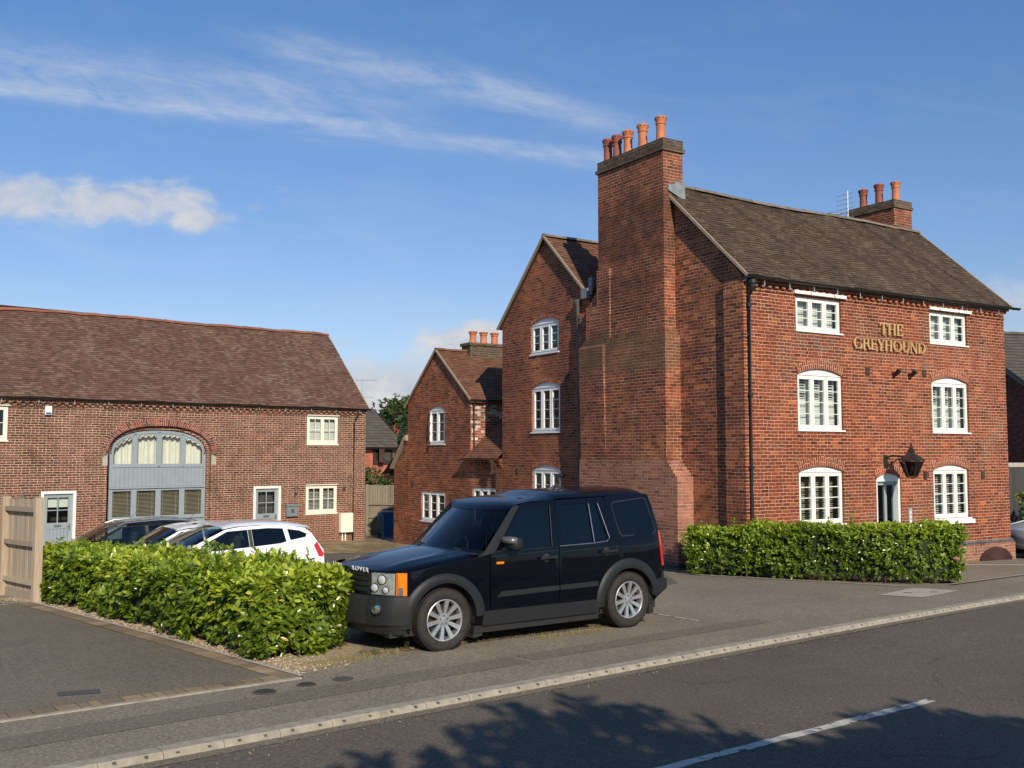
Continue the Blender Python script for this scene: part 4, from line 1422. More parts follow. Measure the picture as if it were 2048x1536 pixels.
sg = thing('pub_sign', 'gold raised letters reading THE GREYHOUND on the brick front', 'sign', (*pub_w(4.8, 0), 4.7), PA, off=(4.8, 0, 4.7))
for word, a0, a1, z, h in (('THE', 4.43, 5.30, 5.185, .27), ('GREYHOUND', 3.47, 6.15, 4.80, .255)):
    tot = sum(letter_polys(c)[1] for c in word); sc = (a1 - a0) / tot; x = a0
    for c in word:
        P, adv = letter_polys(c); mb = MB()
        for i, pl in enumerate(P):
            q = [(x + p[0] * sc, z + p[1] * h) for p in pl]; dd = .0004 * i
            n = len(q)
            v = [FR(a, zz, .035) for a, zz in q] + [FR(a, zz, .062 + dd) for a, zz in q]
            mb.add(v, [tuple(range(n))[::-1], tuple(range(n, 2 * n))] + [(k, (k + 1) % n, n + (k + 1) % n, n + k) for k in range(n)])
        mb.box(x + adv * sc * .4, x + adv * sc * .4 + .008, -.035, 0, z + h * .45, z + h * .45 + .008)
        mb.build('letter', 'gold', sg)
        x += adv * sc

# wall lantern
ln = thing('wall_lantern', 'large black six sided lantern hung from a bracket over the pub door', 'lantern', (*pub_w(4.62, 0), 2.2), PA, off=(4.62, 0, 2.2))
lx, ly, lz = 4.62, -.68, 2.20
mb = MB(); mb.tube([(4.56, 0, 2.24), (4.58, -.2, 2.30), (4.60, -.45, 2.28), (lx, ly, lz + .06)], .022, 8); mb.tube([(4.56, -.01, 2.06), (4.58, -.15, 2.10), (4.60, -.35, 2.24)], .016, 8)
mb.box(4.50, 4.62, -.03, 0, 2.00, 2.32); mb.build('bracket', 'lantern', ln, smooth=40)
mb = MB()
R_ = .265
mb.lathe((lx, ly, lz), [(R_ + .02, -.02), (R_ + .03, .01), (R_ * .62, .10), (.085, .15), (.07, .165), (.085, .22), (.065, .235), (.04, .25), (.05, .28), (.04, .31), (.018, .325), (.026, .35), (.010, .39), (.004, .41)], 6)
mb.build('roof_cap', 'lantern', ln)
mb = MB()
for k in range(6):
    t = 2 * pi * k / 6
    mb.tube([(lx + R_ * cos(t), ly + R_ * sin(t), lz - .02), (lx + .12 * cos(t), ly + .12 * sin(t), lz - .38)], .013, 5)
mb.lathe((lx, ly, lz), [(.125, -.36), (.135, -.385), (.12, -.40), (.02, -.40)], 6)
mb.build('cage', 'lantern', ln)
mb = MB(); mb.lathe((lx, ly, lz), [(R_ - .01, -.03), (.11, -.37)], 6, close=False); mb.build('pane', 'glass_lantern', ln)
mb = MB(); mb.lathe((lx, ly, lz), [(.03, -.05), (.04, -.2), (.03, -.25)], 10); mb.build('lamp', 'blind', ln)

# slim number plate by the door
t = thing('wall_plaque', 'slim upright grey plaque on the brick wall right of the door', 'plaque', (*pub_w(5.42, 0), .6), PA, off=(5.42, 0, .6))
mb = MB(); FR.box(mb, 5.36, 5.48, .55, 1.03, .002, .03); mb.build('plate', 'galv', t)
mb = MB()
for k in range(4): FR.box(mb, 5.40, 5.44, .60 + .1 * k, .66 + .1 * k, .030, .034)
mb.build('character', 'white', t)

# television aerial
t = thing('tv_aerial', 'metal television aerial strapped to the right hand chimney', 'aerial', (*pub_w(8.7, 4.3), 8.8), PA, off=(8.7, 4.3, 8.8))
mb = MB(); mb.tube([(8.7, 4.3, 8.0), (8.7, 4.3, 10.15)], .018, 8); mb.build('pole', 'galv', t, smooth=40)
mb = MB()
for k in range(7):
    z = 9.25 + .14 * k; mb.tube([(8.62, 4.0, z), (8.60, 4.62, z)], .009, 5)
mb.tube([(8.61, 4.2, 9.2), (8.61, 4.2, 10.2)], .014, 6); mb.tube([(8.65, 4.3, 9.55), (8.2, 4.55, 9.5)], .014, 6)
for k in range(5): mb.tube([(8.6 - .1 * k, 4.18 + .05 * k, 9.54), (8.6 - .1 * k, 4.62 + .05 * k, 9.54)], .006, 4)
mb.build('antenna_array', 'galv', t, smooth=40)

# ------------------------------------------------------------------ cottage wing
cot = thing('brick_cottage', 'small two storey brick cottage wing joined to the left of the pub', 'building', (*pub_w(0, 14), -.7), PA, off=(0, 14, -.7))
CF = Facade((.05, 0, 0), (0, 1, 0), (-1, 0, 0))
ops = [opening(13.59, 14.71, 2.665, 3.79, .13), opening(13.53, 15.25, .09, 1.075), opening(10.32, 11.76, .15, 1.30)]
CV, CZ = 14.14, 5.76
wall(CF, [(9.96, -1.0), (17.42, -1.0), (17.42, 1.78), (16.35, 2.86), (16.34, 4.06), (CV, CZ), (11.91, 4.02), (11.90, 2.22), (9.96, 2.22)], ops, 'brick_cottage', cot, 'gable_wall', reveal=.07)
brick_arch(CF, 13.59, 14.71, 3.79, .13, .10, 'brick_arch', cot, d=.008)
w = window(CF, cot, 13.59, 14.71, 2.665, 3.79, 2, 2, rise=.13, mat='white_grey', inset=.04, tilt=25, blind_mat='blind', bar_t=.014)
mb = MB()   # the left casement stands open
for (p, q) in (((14.66, 2.72), (14.66, 3.74)),): pass
hx = 14.66
def ob(mb, s0, s1, z0, z1):
    a = radians(24)
    P = []
    for z in (z0, z1):
        for q in (s0, s1):
            P += [CF(hx - q * cos(a), z, -.03 + q * sin(a)), CF(hx - q * cos(a), z, -.03 + q * sin(a) + .03)]
    mb.add(P, [(0, 1, 3, 2), (4, 6, 7, 5), (0, 4, 5, 1), (2, 3, 7, 6), (0, 2, 6, 4), (1, 5, 7, 3)])
ob(mb, 0, .045, 2.72, 3.73); ob(mb, .42, .465, 2.72, 3.73); ob(mb, .045, .42, 2.72, 2.77); ob(mb, .045, .42, 3.68, 3.73); ob(mb, .045, .42, 3.05, 3.065); ob(mb, .045, .42, 3.38, 3.395)
mb.build('open_casement', 'white_grey', w)
window(CF, cot, 13.53, 15.25, .09, 1.075, 3, 2, mat='white_grey', inset=.03, tilt=20, blind_mat='interior_mid', blind=None, bar_t=.02)
window(CF, cot, 10.32, 11.76, .15, 1.30, 3, 0, mat='white_grey', inset=.03, blind=None)
vent(CF, cot, 15.9, 1.30, .12, .18)
# cottage side wall facing the road, whitewash traces
CS = Facade((0, 11.90, 0), (1, 0, 0), (0, -1, 0))
wall(CS, [(.05, 2.1), (4, 2.1), (4, 4.02), (.05, 4.02)], [], 'brick_paint', cot, 'side_wall')
mb = MB(); mb.box(.05, 6, 16.30, 16.34, -1, 4.0); mb.box(.05, 6, 17.38, 17.42, -1, 1.78); mb.build('rear_wall', 'brick_cottage', cot)
s5 = Vector((0, CV - 11.78, CZ + .06 - 4.05))
tiled_roof('roof', cot, (-.02, 11.78, 4.05), (1, 0, 0), s5, 5.5, s5.length, 'tile_red', sag=lambda x, y: -.02 * sin(x))
s6 = Vector((0, CV - 16.46, CZ + .06 - 3.98))
tiled_roof('roof', cot, (-.02, 16.46, 3.98), (1, 0, 0), s6, 5.5, s6.length, 'tile_red')
ridge('ridge_tiles', cot, (-.03, CV, CZ + .06), (5.4, CV, CZ + .06), .075, 'tile_red')
verge(cot, [(-.03, 11.78, 4.04), (-.03, CV, CZ + .05)]); verge(cot, [(-.03, CV, CZ + .05), (-.03, 16.46, 3.96)])
mb = MB(); mb.beam((-.02, 16.38, 2.90), (-.02, 17.46, 1.82), .16, .05); mb.box(-.06, .06, 16.30, 16.42, 2.80, 3.0); mb.build('coping', 'verge', cot)
mb = MB(); mb.box(1.15, 2.55, CV - .30, CV + .30, 5.4, 6.00); mb.box(1.10, 2.60, CV - .34, CV + .34, 6.0, 6.10)
c3 = mb.build('chimney_stack', 'brick_cap', cot)
for x in (1.42, 1.84, 2.28): chimney_pot(c3, (x, CV, 6.10), .42, .12, 'pot')
gutter(cot, (0, 11.72, 4.03), (4, 11.72, 4.03), .05)
downpipe(cot, [(.16, 11.74, 4.0), (.16, 11.86, 3.9), (.16, 11.86, 2.45)], .033, 'pipe_brown', False, [(.16, 11.86, 3.2)])
# lean-to roof between cottage and pub, rising away from the yard
s7 = Vector((1.6, 0, 1.50))
tiled_roof('roof', cot, (-.16, 11.98, 2.20), (0, -1, 0), s7, 2.02, 2.3, 'tile_red', keep=lambda x, y: True)
gutter(cot, (-.20, 12.1, 2.19), (-.20, 9.98, 2.19), .045, 'pipe_brown')
dentils(CF, cot, 9.96, 11.95, 2.02, 'brick_cottage')
downpipe(cot, [(-.20, 10.15, 2.12), (-.05, 10.15, 1.9), (-.05, 10.15, -.6)], .033, 'pipe_brown', True)
# little canopy behind the annex
tiled_roof('canopy_roof', cot, (.1, 18.55, 1.60), (1, 0, 0), (0, -1, .62), 1.6, 1.35, 'tile_pub')
mb = MB(); mb.box(.15, 1.6, 18.40, 18.48, 1.48, 1.60); mb.box(.15, .24, 17.45, 18.48, 1.42, 1.56); mb.build('canopy_frame', 'wood_brown', cot)
mb = MB(); mb.box(.55, .63, 17.42, 18.3, -1.1, 1.5); mb.build('porch_wall', 'brick_dark', cot)

# ------------------------------------------------------------------ barn
BX, BY = -5.627, 38.524
BAng = radians(90 - 47.7)


def barn_w(u, v):
    a = radians(47.7)
    return (BX + sin(a) * u - cos(a) * v, BY + cos(a) * u + sin(a) * v)


barn = thing('converted_barn', 'long two storey brick barn conversion with wide blue arched window', 'building', (BX, BY, -.9), BAng, off=(0, 0, -.9))
BF = Facade((0, 0, 0), (1, 0, 0), (0, -1, 0))
L = -16.0
EP = 2.35


def ell_z(a, c, w, z, rise): return z + rise * max(0., 1 - min(1., abs((a - c) / w)) ** EP) ** (1 / EP)


def ell_pts(a0, a1, z, rise, n=24):
    c = (a0 + a1) / 2; w = (a1 - a0) / 2; out = []
    for i in range(n + 1):
        t = pi * i / n
        x = math.copysign(abs(cos(t)) ** (2 / EP), cos(t)) * w; y = abs(sin(t)) ** (2 / EP) * rise
        out.append((c + x, z + y))
    return out


ARCH = [(-9.74, -.9), (-6.24, -.9)] + ell_pts(-9.74, -6.24, 2.30, .96, 28)
ops = [ARCH, opening(-2.54, -1.21, 2.705, 3.74), opening(-2.55, -1.22, .165, 1.19), opening(-14.05, -12.71, 2.75, 3.77),
       opening(-11.71, -10.67, -.87, 1.20), opening(-4.645, -3.57, -.87, 1.197)]
wall(BF, [(L, -1.4), (0, -1.4), (0, 4.02), (L, 4.02)], ops, 'brick_barn', barn, 'front_wall', reveal=.12)
# the big arch: recessed second ring, blue joinery
mb = MB(); V = []; UV = []; ip = ell_pts(-9.74, -6.24, 2.30, .96, 60); op = ell_pts(-9.96, -6.02, 2.22, 1.27, 60); sacc = 0
for i in range(61):
    if i: sacc += math.dist(ip[i], ip[i - 1]) * 1.06
    V += [BF(*ip[i], .012), BF(*op[i], .012)]; UV += [(.005, sacc), (.245, sacc)]
mb.add(V, [(2 * i, 2 * i + 1, 2 * i + 3, 2 * i + 2) for i in range(60)], 0, UV)
V = []
for i in range(61): V += [BF(*ip[i], .012), BF(*ip[i], -.1)]
mb.add(V, [(2 * i, 2 * i + 1, 2 * i + 3, 2 * i + 2) for i in range(60)]); mb.build('brick_arch', 'brick_barn_arch', barn)
mb = MB()
pts_o = ARCH; pts_i = [(-9.64, -.9), (-6.36, -.9)] + ell_pts(-9.64, -6.36, 2.30, .85, 28)
n = len(ARCH)
mb.add([BF(a, z, -.12) for a, z in pts_o] + [BF(a, z, -.12) for a, z in pts_i], [(i, i + 1, n + i + 1, n + i) for i in range(1, n - 1)])
mb.add([BF(a, z, -.12) for a, z in pts_i] + [BF(a, z, -.22) for a, z in pts_i], [(i, i + 1, n + i + 1, n + i) for i in range(1, n - 1)])
mb.build('inner_arch', 'brick_barn', barn)
for a in (-9.96, -6.24):
    mb = MB(); BF.box(mb, a, a + .22, 1.97, 2.40, -.06, .012); mb.build('springer_stone', 'concrete', barn)
JW = []
D0, D1 = -.20, -.13
X0, X1 = -9.62, -6.38
iw = (X1 - X0) / 4
mb = MB()
# upper arched lights
def arch_z(a, ins=0.):
    return ell_z(a, (X0 + X1) / 2, (X1 - X0) / 2 - ins * .6, 2.30, .80 - ins)


def sill_arch(a, ins):   # inner edge of the arched frame
    return max(arch_z(a, ins), 0)


# vertical members
BF.box(mb, X0, X0 + .07, -.9, 2.32, D0, D1); BF.box(mb, X1 - .07, X1, -.9, 2.32, D0, D1)
for k in (1, 2, 3):
    c = X0 + iw * k
    BF.box(mb, c - .04, c + .04, 1.90, arch_z(c, .03), D0, D1)
    BF.box(mb, c - .05, c + .05, .25, 1.20, D0, D1)
# arched top rail as short pieces
ns = 32
for i in range(ns):
    a0 = X0 + (X1 - X0) * i / ns; a1 = X0 + (X1 - X0) * (i + 1) / ns
    zo0, zo1 = max(arch_z(a0), 2.30), max(arch_z(a1), 2.30)
    zi0, zi1 = max(arch_z(a0 + 0, .085), 2.2), max(arch_z(a1, .085), 2.2)
    P = [BF(a0, zi0, D1), BF(a1, zi1, D1), BF(a1, zo1, D1), BF(a0, zo0, D1), BF(a0, zi0, D0), BF(a1, zi1, D0)]
    mb.add(P, [(0, 1, 2, 3), (0, 4, 5, 1)])
# second inner step of the sashes
for k in range(4):
    s0 = X0 + iw * k + .04 + (.03 if k == 0 else 0); s1 = X0 + iw * (k + 1) - .04 - (.03 if k == 3 else 0)
    for z0, z1 in ((.25, 1.20),):
        BF.box(mb, s0, s1, z0, z0 + .06, D0 + .01, D1 - .015); BF.box(mb, s0, s1, z1 - .06, z1, D0 + .01, D1 - .015)
        BF.box(mb, s0, s0 + .05, z0, z1, D0 + .01, D1 - .014); BF.box(mb, s1 - .05, s1, z0, z1, D0 + .01, D1 - .014)
    BF.box(mb, s0, s1, 1.94, 2.01, D0 + .01, D1 - .015)
    BF.box(mb, s0, s0 + .05, 2.01, max(2.2, arch_z(s0, .10)), D0 + .01, D1 - .014); BF.box(mb, s1 - .05, s1, 2.01, max(2.2, arch_z(s1, .10)), D0 + .01, D1 - .014)
    m_ = 6
    for i in range(m_):
        a0 = s0 + (s1 - s0) * i / m_; a1 = s0 + (s1 - s0) * (i + 1) / m_
        P = [BF(a0, arch_z(a0, .145), D1 - .015), BF(a1, arch_z(a1, .145), D1 - .015), BF(a1, arch_z(a1, .08), D1 - .015), BF(a0, arch_z(a0, .08), D1 - .015)]
        mb.add(P, [(0, 1, 2, 3)])
BF.box(mb, X0 + .07, X1 - .07, 1.90, 1.945, D0, D1); BF.box(mb, X0, X1, 1.215, 1.27, D0, D1 + .035)
BF.box(mb, X0 + .07, X1 - .07, -.9, -.70, D0, D1); BF.box(mb, X0, X1, .20, .255, D0, D1 + .03)
aw = mb.build('arched_window', 'blue_grey', barn)
mb = MB()
for z0, z1 in ((1.275, 1.90), (-.7, .20)):
    n = 22
    for i in range(n):
        a0 = X0 + .07 + (X1 - X0 - .14) * i / n; a1 = X0 + .07 + (X1 - X0 - .14) * (i + 1) / n - .007
        BF.box(mb, a0, a1, z0, z1, D0, D1 - .022)
    BF.box(mb, X0 + .07, X1 - .07, z0, z1, D0 - .02, D0 + .02)
mb.build('boarded_panel', 'blue_grey', aw)
mb = MB(); mb.add([BF(X0, .25, -.175), BF(X1, .25, -.175), BF(X1, 1.2, -.175), BF(X0, 1.2, -.175)], [(0, 1, 2, 3)])
V, T = cdt([(X0 + .02, 1.95), (X1 - .02, 1.95)] + ell_pts(X0 + .02, X1 - .02, 2.30, .77, 20)); mb.add([BF(a, z, -.175) for a, z in V], T)
mb.build('pane', 'glass', aw)
mb = MB(); V = []; n = 260
for i in range(n + 1):
    a = X0 + .05 + (X1 - X0 - .1) * i / n; d = -.42 + .045 * sin(i * .42) + .02 * sin(i * 1.13 + .6)
    V += [BF(a, 1.85, d), BF(a, 3.2, d)]
mb.add(V, [(2 * i, 2 * i + 1, 2 * i + 3, 2 * i + 2) for i in range(n)]); mb.build('curtain', 'curtain', aw)
mb = MB()
for k in range(4):
    s0 = X0 + iw * k + .08; s1 = X0 + iw * (k + 1) - .08
    for j in range(22):
        z = .27 + j * .043; th = radians(20); h = .0125
        P = [BF(s0, z - sin(th) * h, -.24 + cos(th) * h), BF(s1, z - sin(th) * h, -.24 + cos(th) * h), BF(s1, z + sin(th) * h, -.24 - cos(th) * h), BF(s0, z + sin(th) * h, -.24 - cos(th) * h)]
        mb.add(P + [(p[0], p[1], p[2] + .004) for p in P], [(0, 1, 2, 3), (7, 6, 5, 4), (0, 4, 5, 1)])
    for q in (.15, .85):
        c = s0 + (s1 - s0) * q; BF.box(mb, c - .004, c + .004, .25, 1.2, -.225, -.220)
mb.build('blind', 'blind_dark', aw)
# pilasters, casements, doors
for (a, b) in ((-10.46, -9.92), (-6.06, -5.55), (-.70, 0)):
    mb = MB(); BF.box(mb, a, b + (.0 if b else .002), -1.3, 3.90, -.02, .035 if b else .028); mb.build('pilaster', 'brick_barn', barn)
for (a0, a1, z0, z1, bm_, tl, fr) in ((-2.54, -1.21, 2.705, 3.74, 'blind', 78, 1), (-2.55, -1.22, .165, 1.19, 'blind', 15, 1), (-14.05, -12.71, 2.75, 3.77, 'blind_dark', 15, .0)):
    window(BF, barn, a0, a1, z0, z1, 2, 1, 1, mat='cream', inset=.02, tilt=tl, blind_mat=bm_, blind='slat' if fr else None, sill=(.02, .05), fw=.075, sw=.045, slat=.05)
    mb = MB(); BF.box(mb, a0 - .0, a1 + .04, z1 + .0, z1 + .03, 0, .05); mb.build('drip_board', 'cream', barn)


def barn_door(a0, a1, z1, label):
    mb = MB()
    BF.box(mb, a0, a0 + .085, -.87, z1, -.12, .02); BF.box(mb, a1 - .085, a1, -.87, z1, -.12, .02); BF.box(mb, a0 + .085, a1 - .085, z1 - .085, z1, -.12, .02)
    mb.build('door_frame', 'white', barn)
    i0, i1 = a0 + .09, a1 - .09
    mb = MB()
    BF.box(mb, i0, i0 + .12, -.86, z1 - .09, -.10, -.05); BF.box(mb, i1 - .12, i1, -.86, z1 - .09, -.10, -.05)
    BF.box(mb, i0 + .12, i1 - .12, z1 - .20, z1 - .09, -.10, -.05); BF.box(mb, i0 + .12, i1 - .12, .05, .23, -.10, -.05); BF.box(mb, i0 + .12, i1 - .12, -.86, -.66, -.10, -.05)
    for k in range(6):
        w = (i1 - i0 - .24) / 6; BF.box(mb, i0 + .12 + w * k, i0 + .12 + w * (k + 1) - .008, -.66, .05, -.095, -.065)
    c = (i0 + i1) / 2
    BF.box(mb, c - .014, c + .014, .23, z1 - .2, -.095, -.06); BF.box(mb, i0 + .12, i1 - .12, .60, .628, -.095, -.06)
    d = mb.build('door', 'blue_grey', barn)
    if label: d['label'] = label
    mb = MB(); mb.add([BF(i0 + .1, .2, -.08), BF(i1 - .1, .2, -.08), BF(i1 - .1, z1 - .18, -.08), BF(i0 + .1, z1 - .18, -.08)], [(0, 1, 2, 3)]); mb.build('pane', 'glass', d)
    mb = MB(); BF.box(mb, c - .11, c + .11, .10, .17, -.05, -.04); mb.build('letter_slot', 'metal', d)
    mb = MB(); BF.box(mb, i1 - .09, i1 - .05, .0, .20, -.05, -.035); mb.tube([BF(i1 - .07, .12, -.04), BF(i1 - .07, .12, .0), BF(i1 - .17, .12, .0)], .009, 6); mb.build('handle', 'metal', d)
    mb = MB()
    if a0 < -8: BF.box(mb, i0 + .1, i1 - .1, z1 - .50, z1 - .18, -.16, -.15)
    else:
        V = []
        for i in range(31):
            a = i0 + .1 + (i1 - i0 - .2) * i / 30; V += [BF(a, .0, -.25 + .02 * sin(i * 1.3)), BF(a, 1.1, -.25 + .02 * sin(i * 1.3))]
        mb.add(V, [(2 * i, 2 * i + 1, 2 * i + 3, 2 * i + 2) for i in range(30)])
    mb.build('blind', 'blind' if a0 < -8 else 'interior_mid', d)


barn_door(-11.71, -10.67, 1.20, None)
barn_door(-4.645, -3.57, 1.197, None)
dentils(BF, barn, L, 0, 3.835, 'brick_barn', sp=.23)
gutter(barn, (L, -.17, 4.045), (.14, -.17, 4.05))
clips(BF, barn, [-.35 - 1.05 * k for k in range(13)], 3.93, .15)
mb = MB(); BF.box(mb, L, .02, 3.985, 4.06, -.0, .12); mb.build('soffit', 'pipe_brown', barn)
downpipe(barn, [(-.42, -.17, 4.0), (-.42, -.17, 3.85), (-.50, -.06, 3.62), (-.55, -.075, 3.5), (-.55, -.075, -.95)], .034, 'pipe_brown')
vent(BF, barn, -5.85, 1.09, .12, .13); vent(BF, barn, -.92, 1.02, .12, .15)
# gable wall and rear
BV, BZ = 2.92, 7.10
mb = MB(); V, T = cdt([(0, -1.4), (5.84, -1.4), (5.84, 4.0), (BV, BZ), (0, 4.02)]); mb.add([(0, a, z) for a, z in V], T); mb.box(L, 0, 5.80, 5.84, -1.4, 4.0); mb.build('gable_wall', 'brick_barn', barn)
sb_ = Vector((0, BV + .13, BZ + .08 - 4.04)); SBL = sb_.length


def barn_sag(x, y):
    u = x + L
    q = float(np.interp(u, [-16, -12.3, -9, -5.4, -3.5, 0], [-.22, -.13, -.045, -.06, -.03, 0]))
    return q * (y / SBL) + .012 * sin(x * 1.9 + y) + .008 * sin(x * 5.1 - y * 3.3)


rf = tiled_roof('roof', barn, (L, -.13, 4.05), (1, 0, 0), sb_, -L + .10, SBL, 'tile_barn', sag=barn_sag, jit=.007)
tiled_roof('roof', barn, (L, 5.95, 4.0), (1, 0, 0), (0, BV - 5.95, BZ + .08 - 4.0), -L + .10, sqrt(3.03 ** 2 + 3.18 ** 2), 'tile_barn', gauge=.2, tw=.33)
ridge('ridge_tiles', rf, (L, BV, BZ + .07), (.10, BV, BZ + .07), .10, 'ridge_orange', seg=.34, sag=lambda t: barn_sag(t, SBL))
verge(barn, [(.10, -.12, 4.05), (.10, BV, BZ + .05)])

# things fixed to the barn
t = thing('alarm_box', 'white alarm box with dark lower strip high on barn wall', 'alarm box', (*barn_w(-11.58, 0), 3.6), BAng, off=(-11.58, 0, 3.6))
mb = MB(); BF.box(mb, -11.68, -11.49, 3.53, 3.80, .0, .08); mb.build('case', 'white', t)
mb = MB(); BF.box(mb, -11.665, -11.505, 3.545, 3.60, .081, .086); mb.build('lens', 'bin_blue', t)
t = thing('meter_box', 'cream meter cabinet low on the barn wall beside the downpipe', 'meter box', (*barn_w(-.9, 0), -.4), BAng, off=(-.9, 0, -.4))
mb = MB(); BF.box(mb, -1.14, -.62, -.58, .13, .03, .19); mb.build('cabinet', 'cream', t)
mb = MB(); BF.box(mb, -1.03, -.99, -.95, -.58, .04, .08); BF.box(mb, -.90, -.85, -.95, -.58, .04, .07); mb.build('conduit', 'cream', t)
t = thing('letter_box', 'grey metal letter box beside the right hand barn door', 'letter box', (*barn_w(-3.15, 0), .3), BAng, off=(-3.15, 0, .3))
mb = MB(); BF.box(mb, -3.38, -2.93, .10, .50, .01, .12); BF.box(mb, -3.40, -2.91, .47, .53, .005, .15); mb.build('box', 'blue_grey_dark', t)
mb = MB()
for k in range(8):
    an = 2 * pi * k / 8; mb.tube([BF(-3.155 + .06 * cos(an), .30 + .08 * sin(an), .13), BF(-3.155 + .02 * cos(an + .8), .30 + .03 * sin(an + .8), .135)], .014, 5)
mb.build('ornament', 'iron', t)
for (a, z, lb) in ((-3.0, .99, 'small brass wall lantern between the right barn door and window'), (-12.25, .95, 'small wall lantern left of the left barn door above the fence')):
    t = thing('porch_light', lb, 'wall light', (*barn_w(a, 0), z), BAng, 'porch lights on the barn', off=(a, 0, z))
    mb = MB(); BF.box(mb, a - .035, a + .035, z - .14, z + .05, 0, .02); mb.tube([BF(a, z - .12, .01), BF(a, z - .14, .08), BF(a, z - .06, .10)], .012, 6)
    c = BF(a, z, .10); mb.lathe(c, [(.03, -.06), (.035, -.05)], 8); mb.lathe(c, [(.075, .11), (.07, .13), (.03, .18), (.01, .22)], 8); mb.build('bracket', 'iron', t, smooth=40)
    mb = MB(); mb.lathe(c, [(.035, -.05), (.06, .11)], 8); mb.build('lamp_glass', 'lens', t)

# ================================================================== vehicles
def superell(mb, c, r, e=3.0, n=14, m=10, mi=0, rot=0.):
    """rounded box"""
    V = []
    def sp(x, p): return math.copysign(abs(x) ** p, x)
    k = 2.0 / e
    for i in range(m + 1):
        ph = -pi / 2 + pi * i / m
        for j in range(n):
            th = 2 * pi * j / n
            x = sp(cos(ph), k) * sp(cos(th), k) * r[0]; y = sp(cos(ph), k) * sp(sin(th), k) * r[1]; z = sp(sin(ph), k) * r[2]
            V.append((c[0] + x * cos(rot) - y * sin(rot), c[1] + x * sin(rot) + y * cos(rot), c[2] + z))
    F = [(i * n + j, i * n + (j + 1) % n, (i + 1) * n + (j + 1) % n, (i + 1) * n + j) for i in range(m) for j in range(n)]
    mb.add(V, F, mi, rnd=random.random())


def circ(cx, cz, R, a0, a1, n=18, Rz=None):
    Rz = Rz or R
    return [(cx + R * cos(radians(a0 + (a1 - a0) * i / n)), cz + Rz * sin(radians(a0 + (a1 - a0) * i / n))) for i in range(n + 1)]


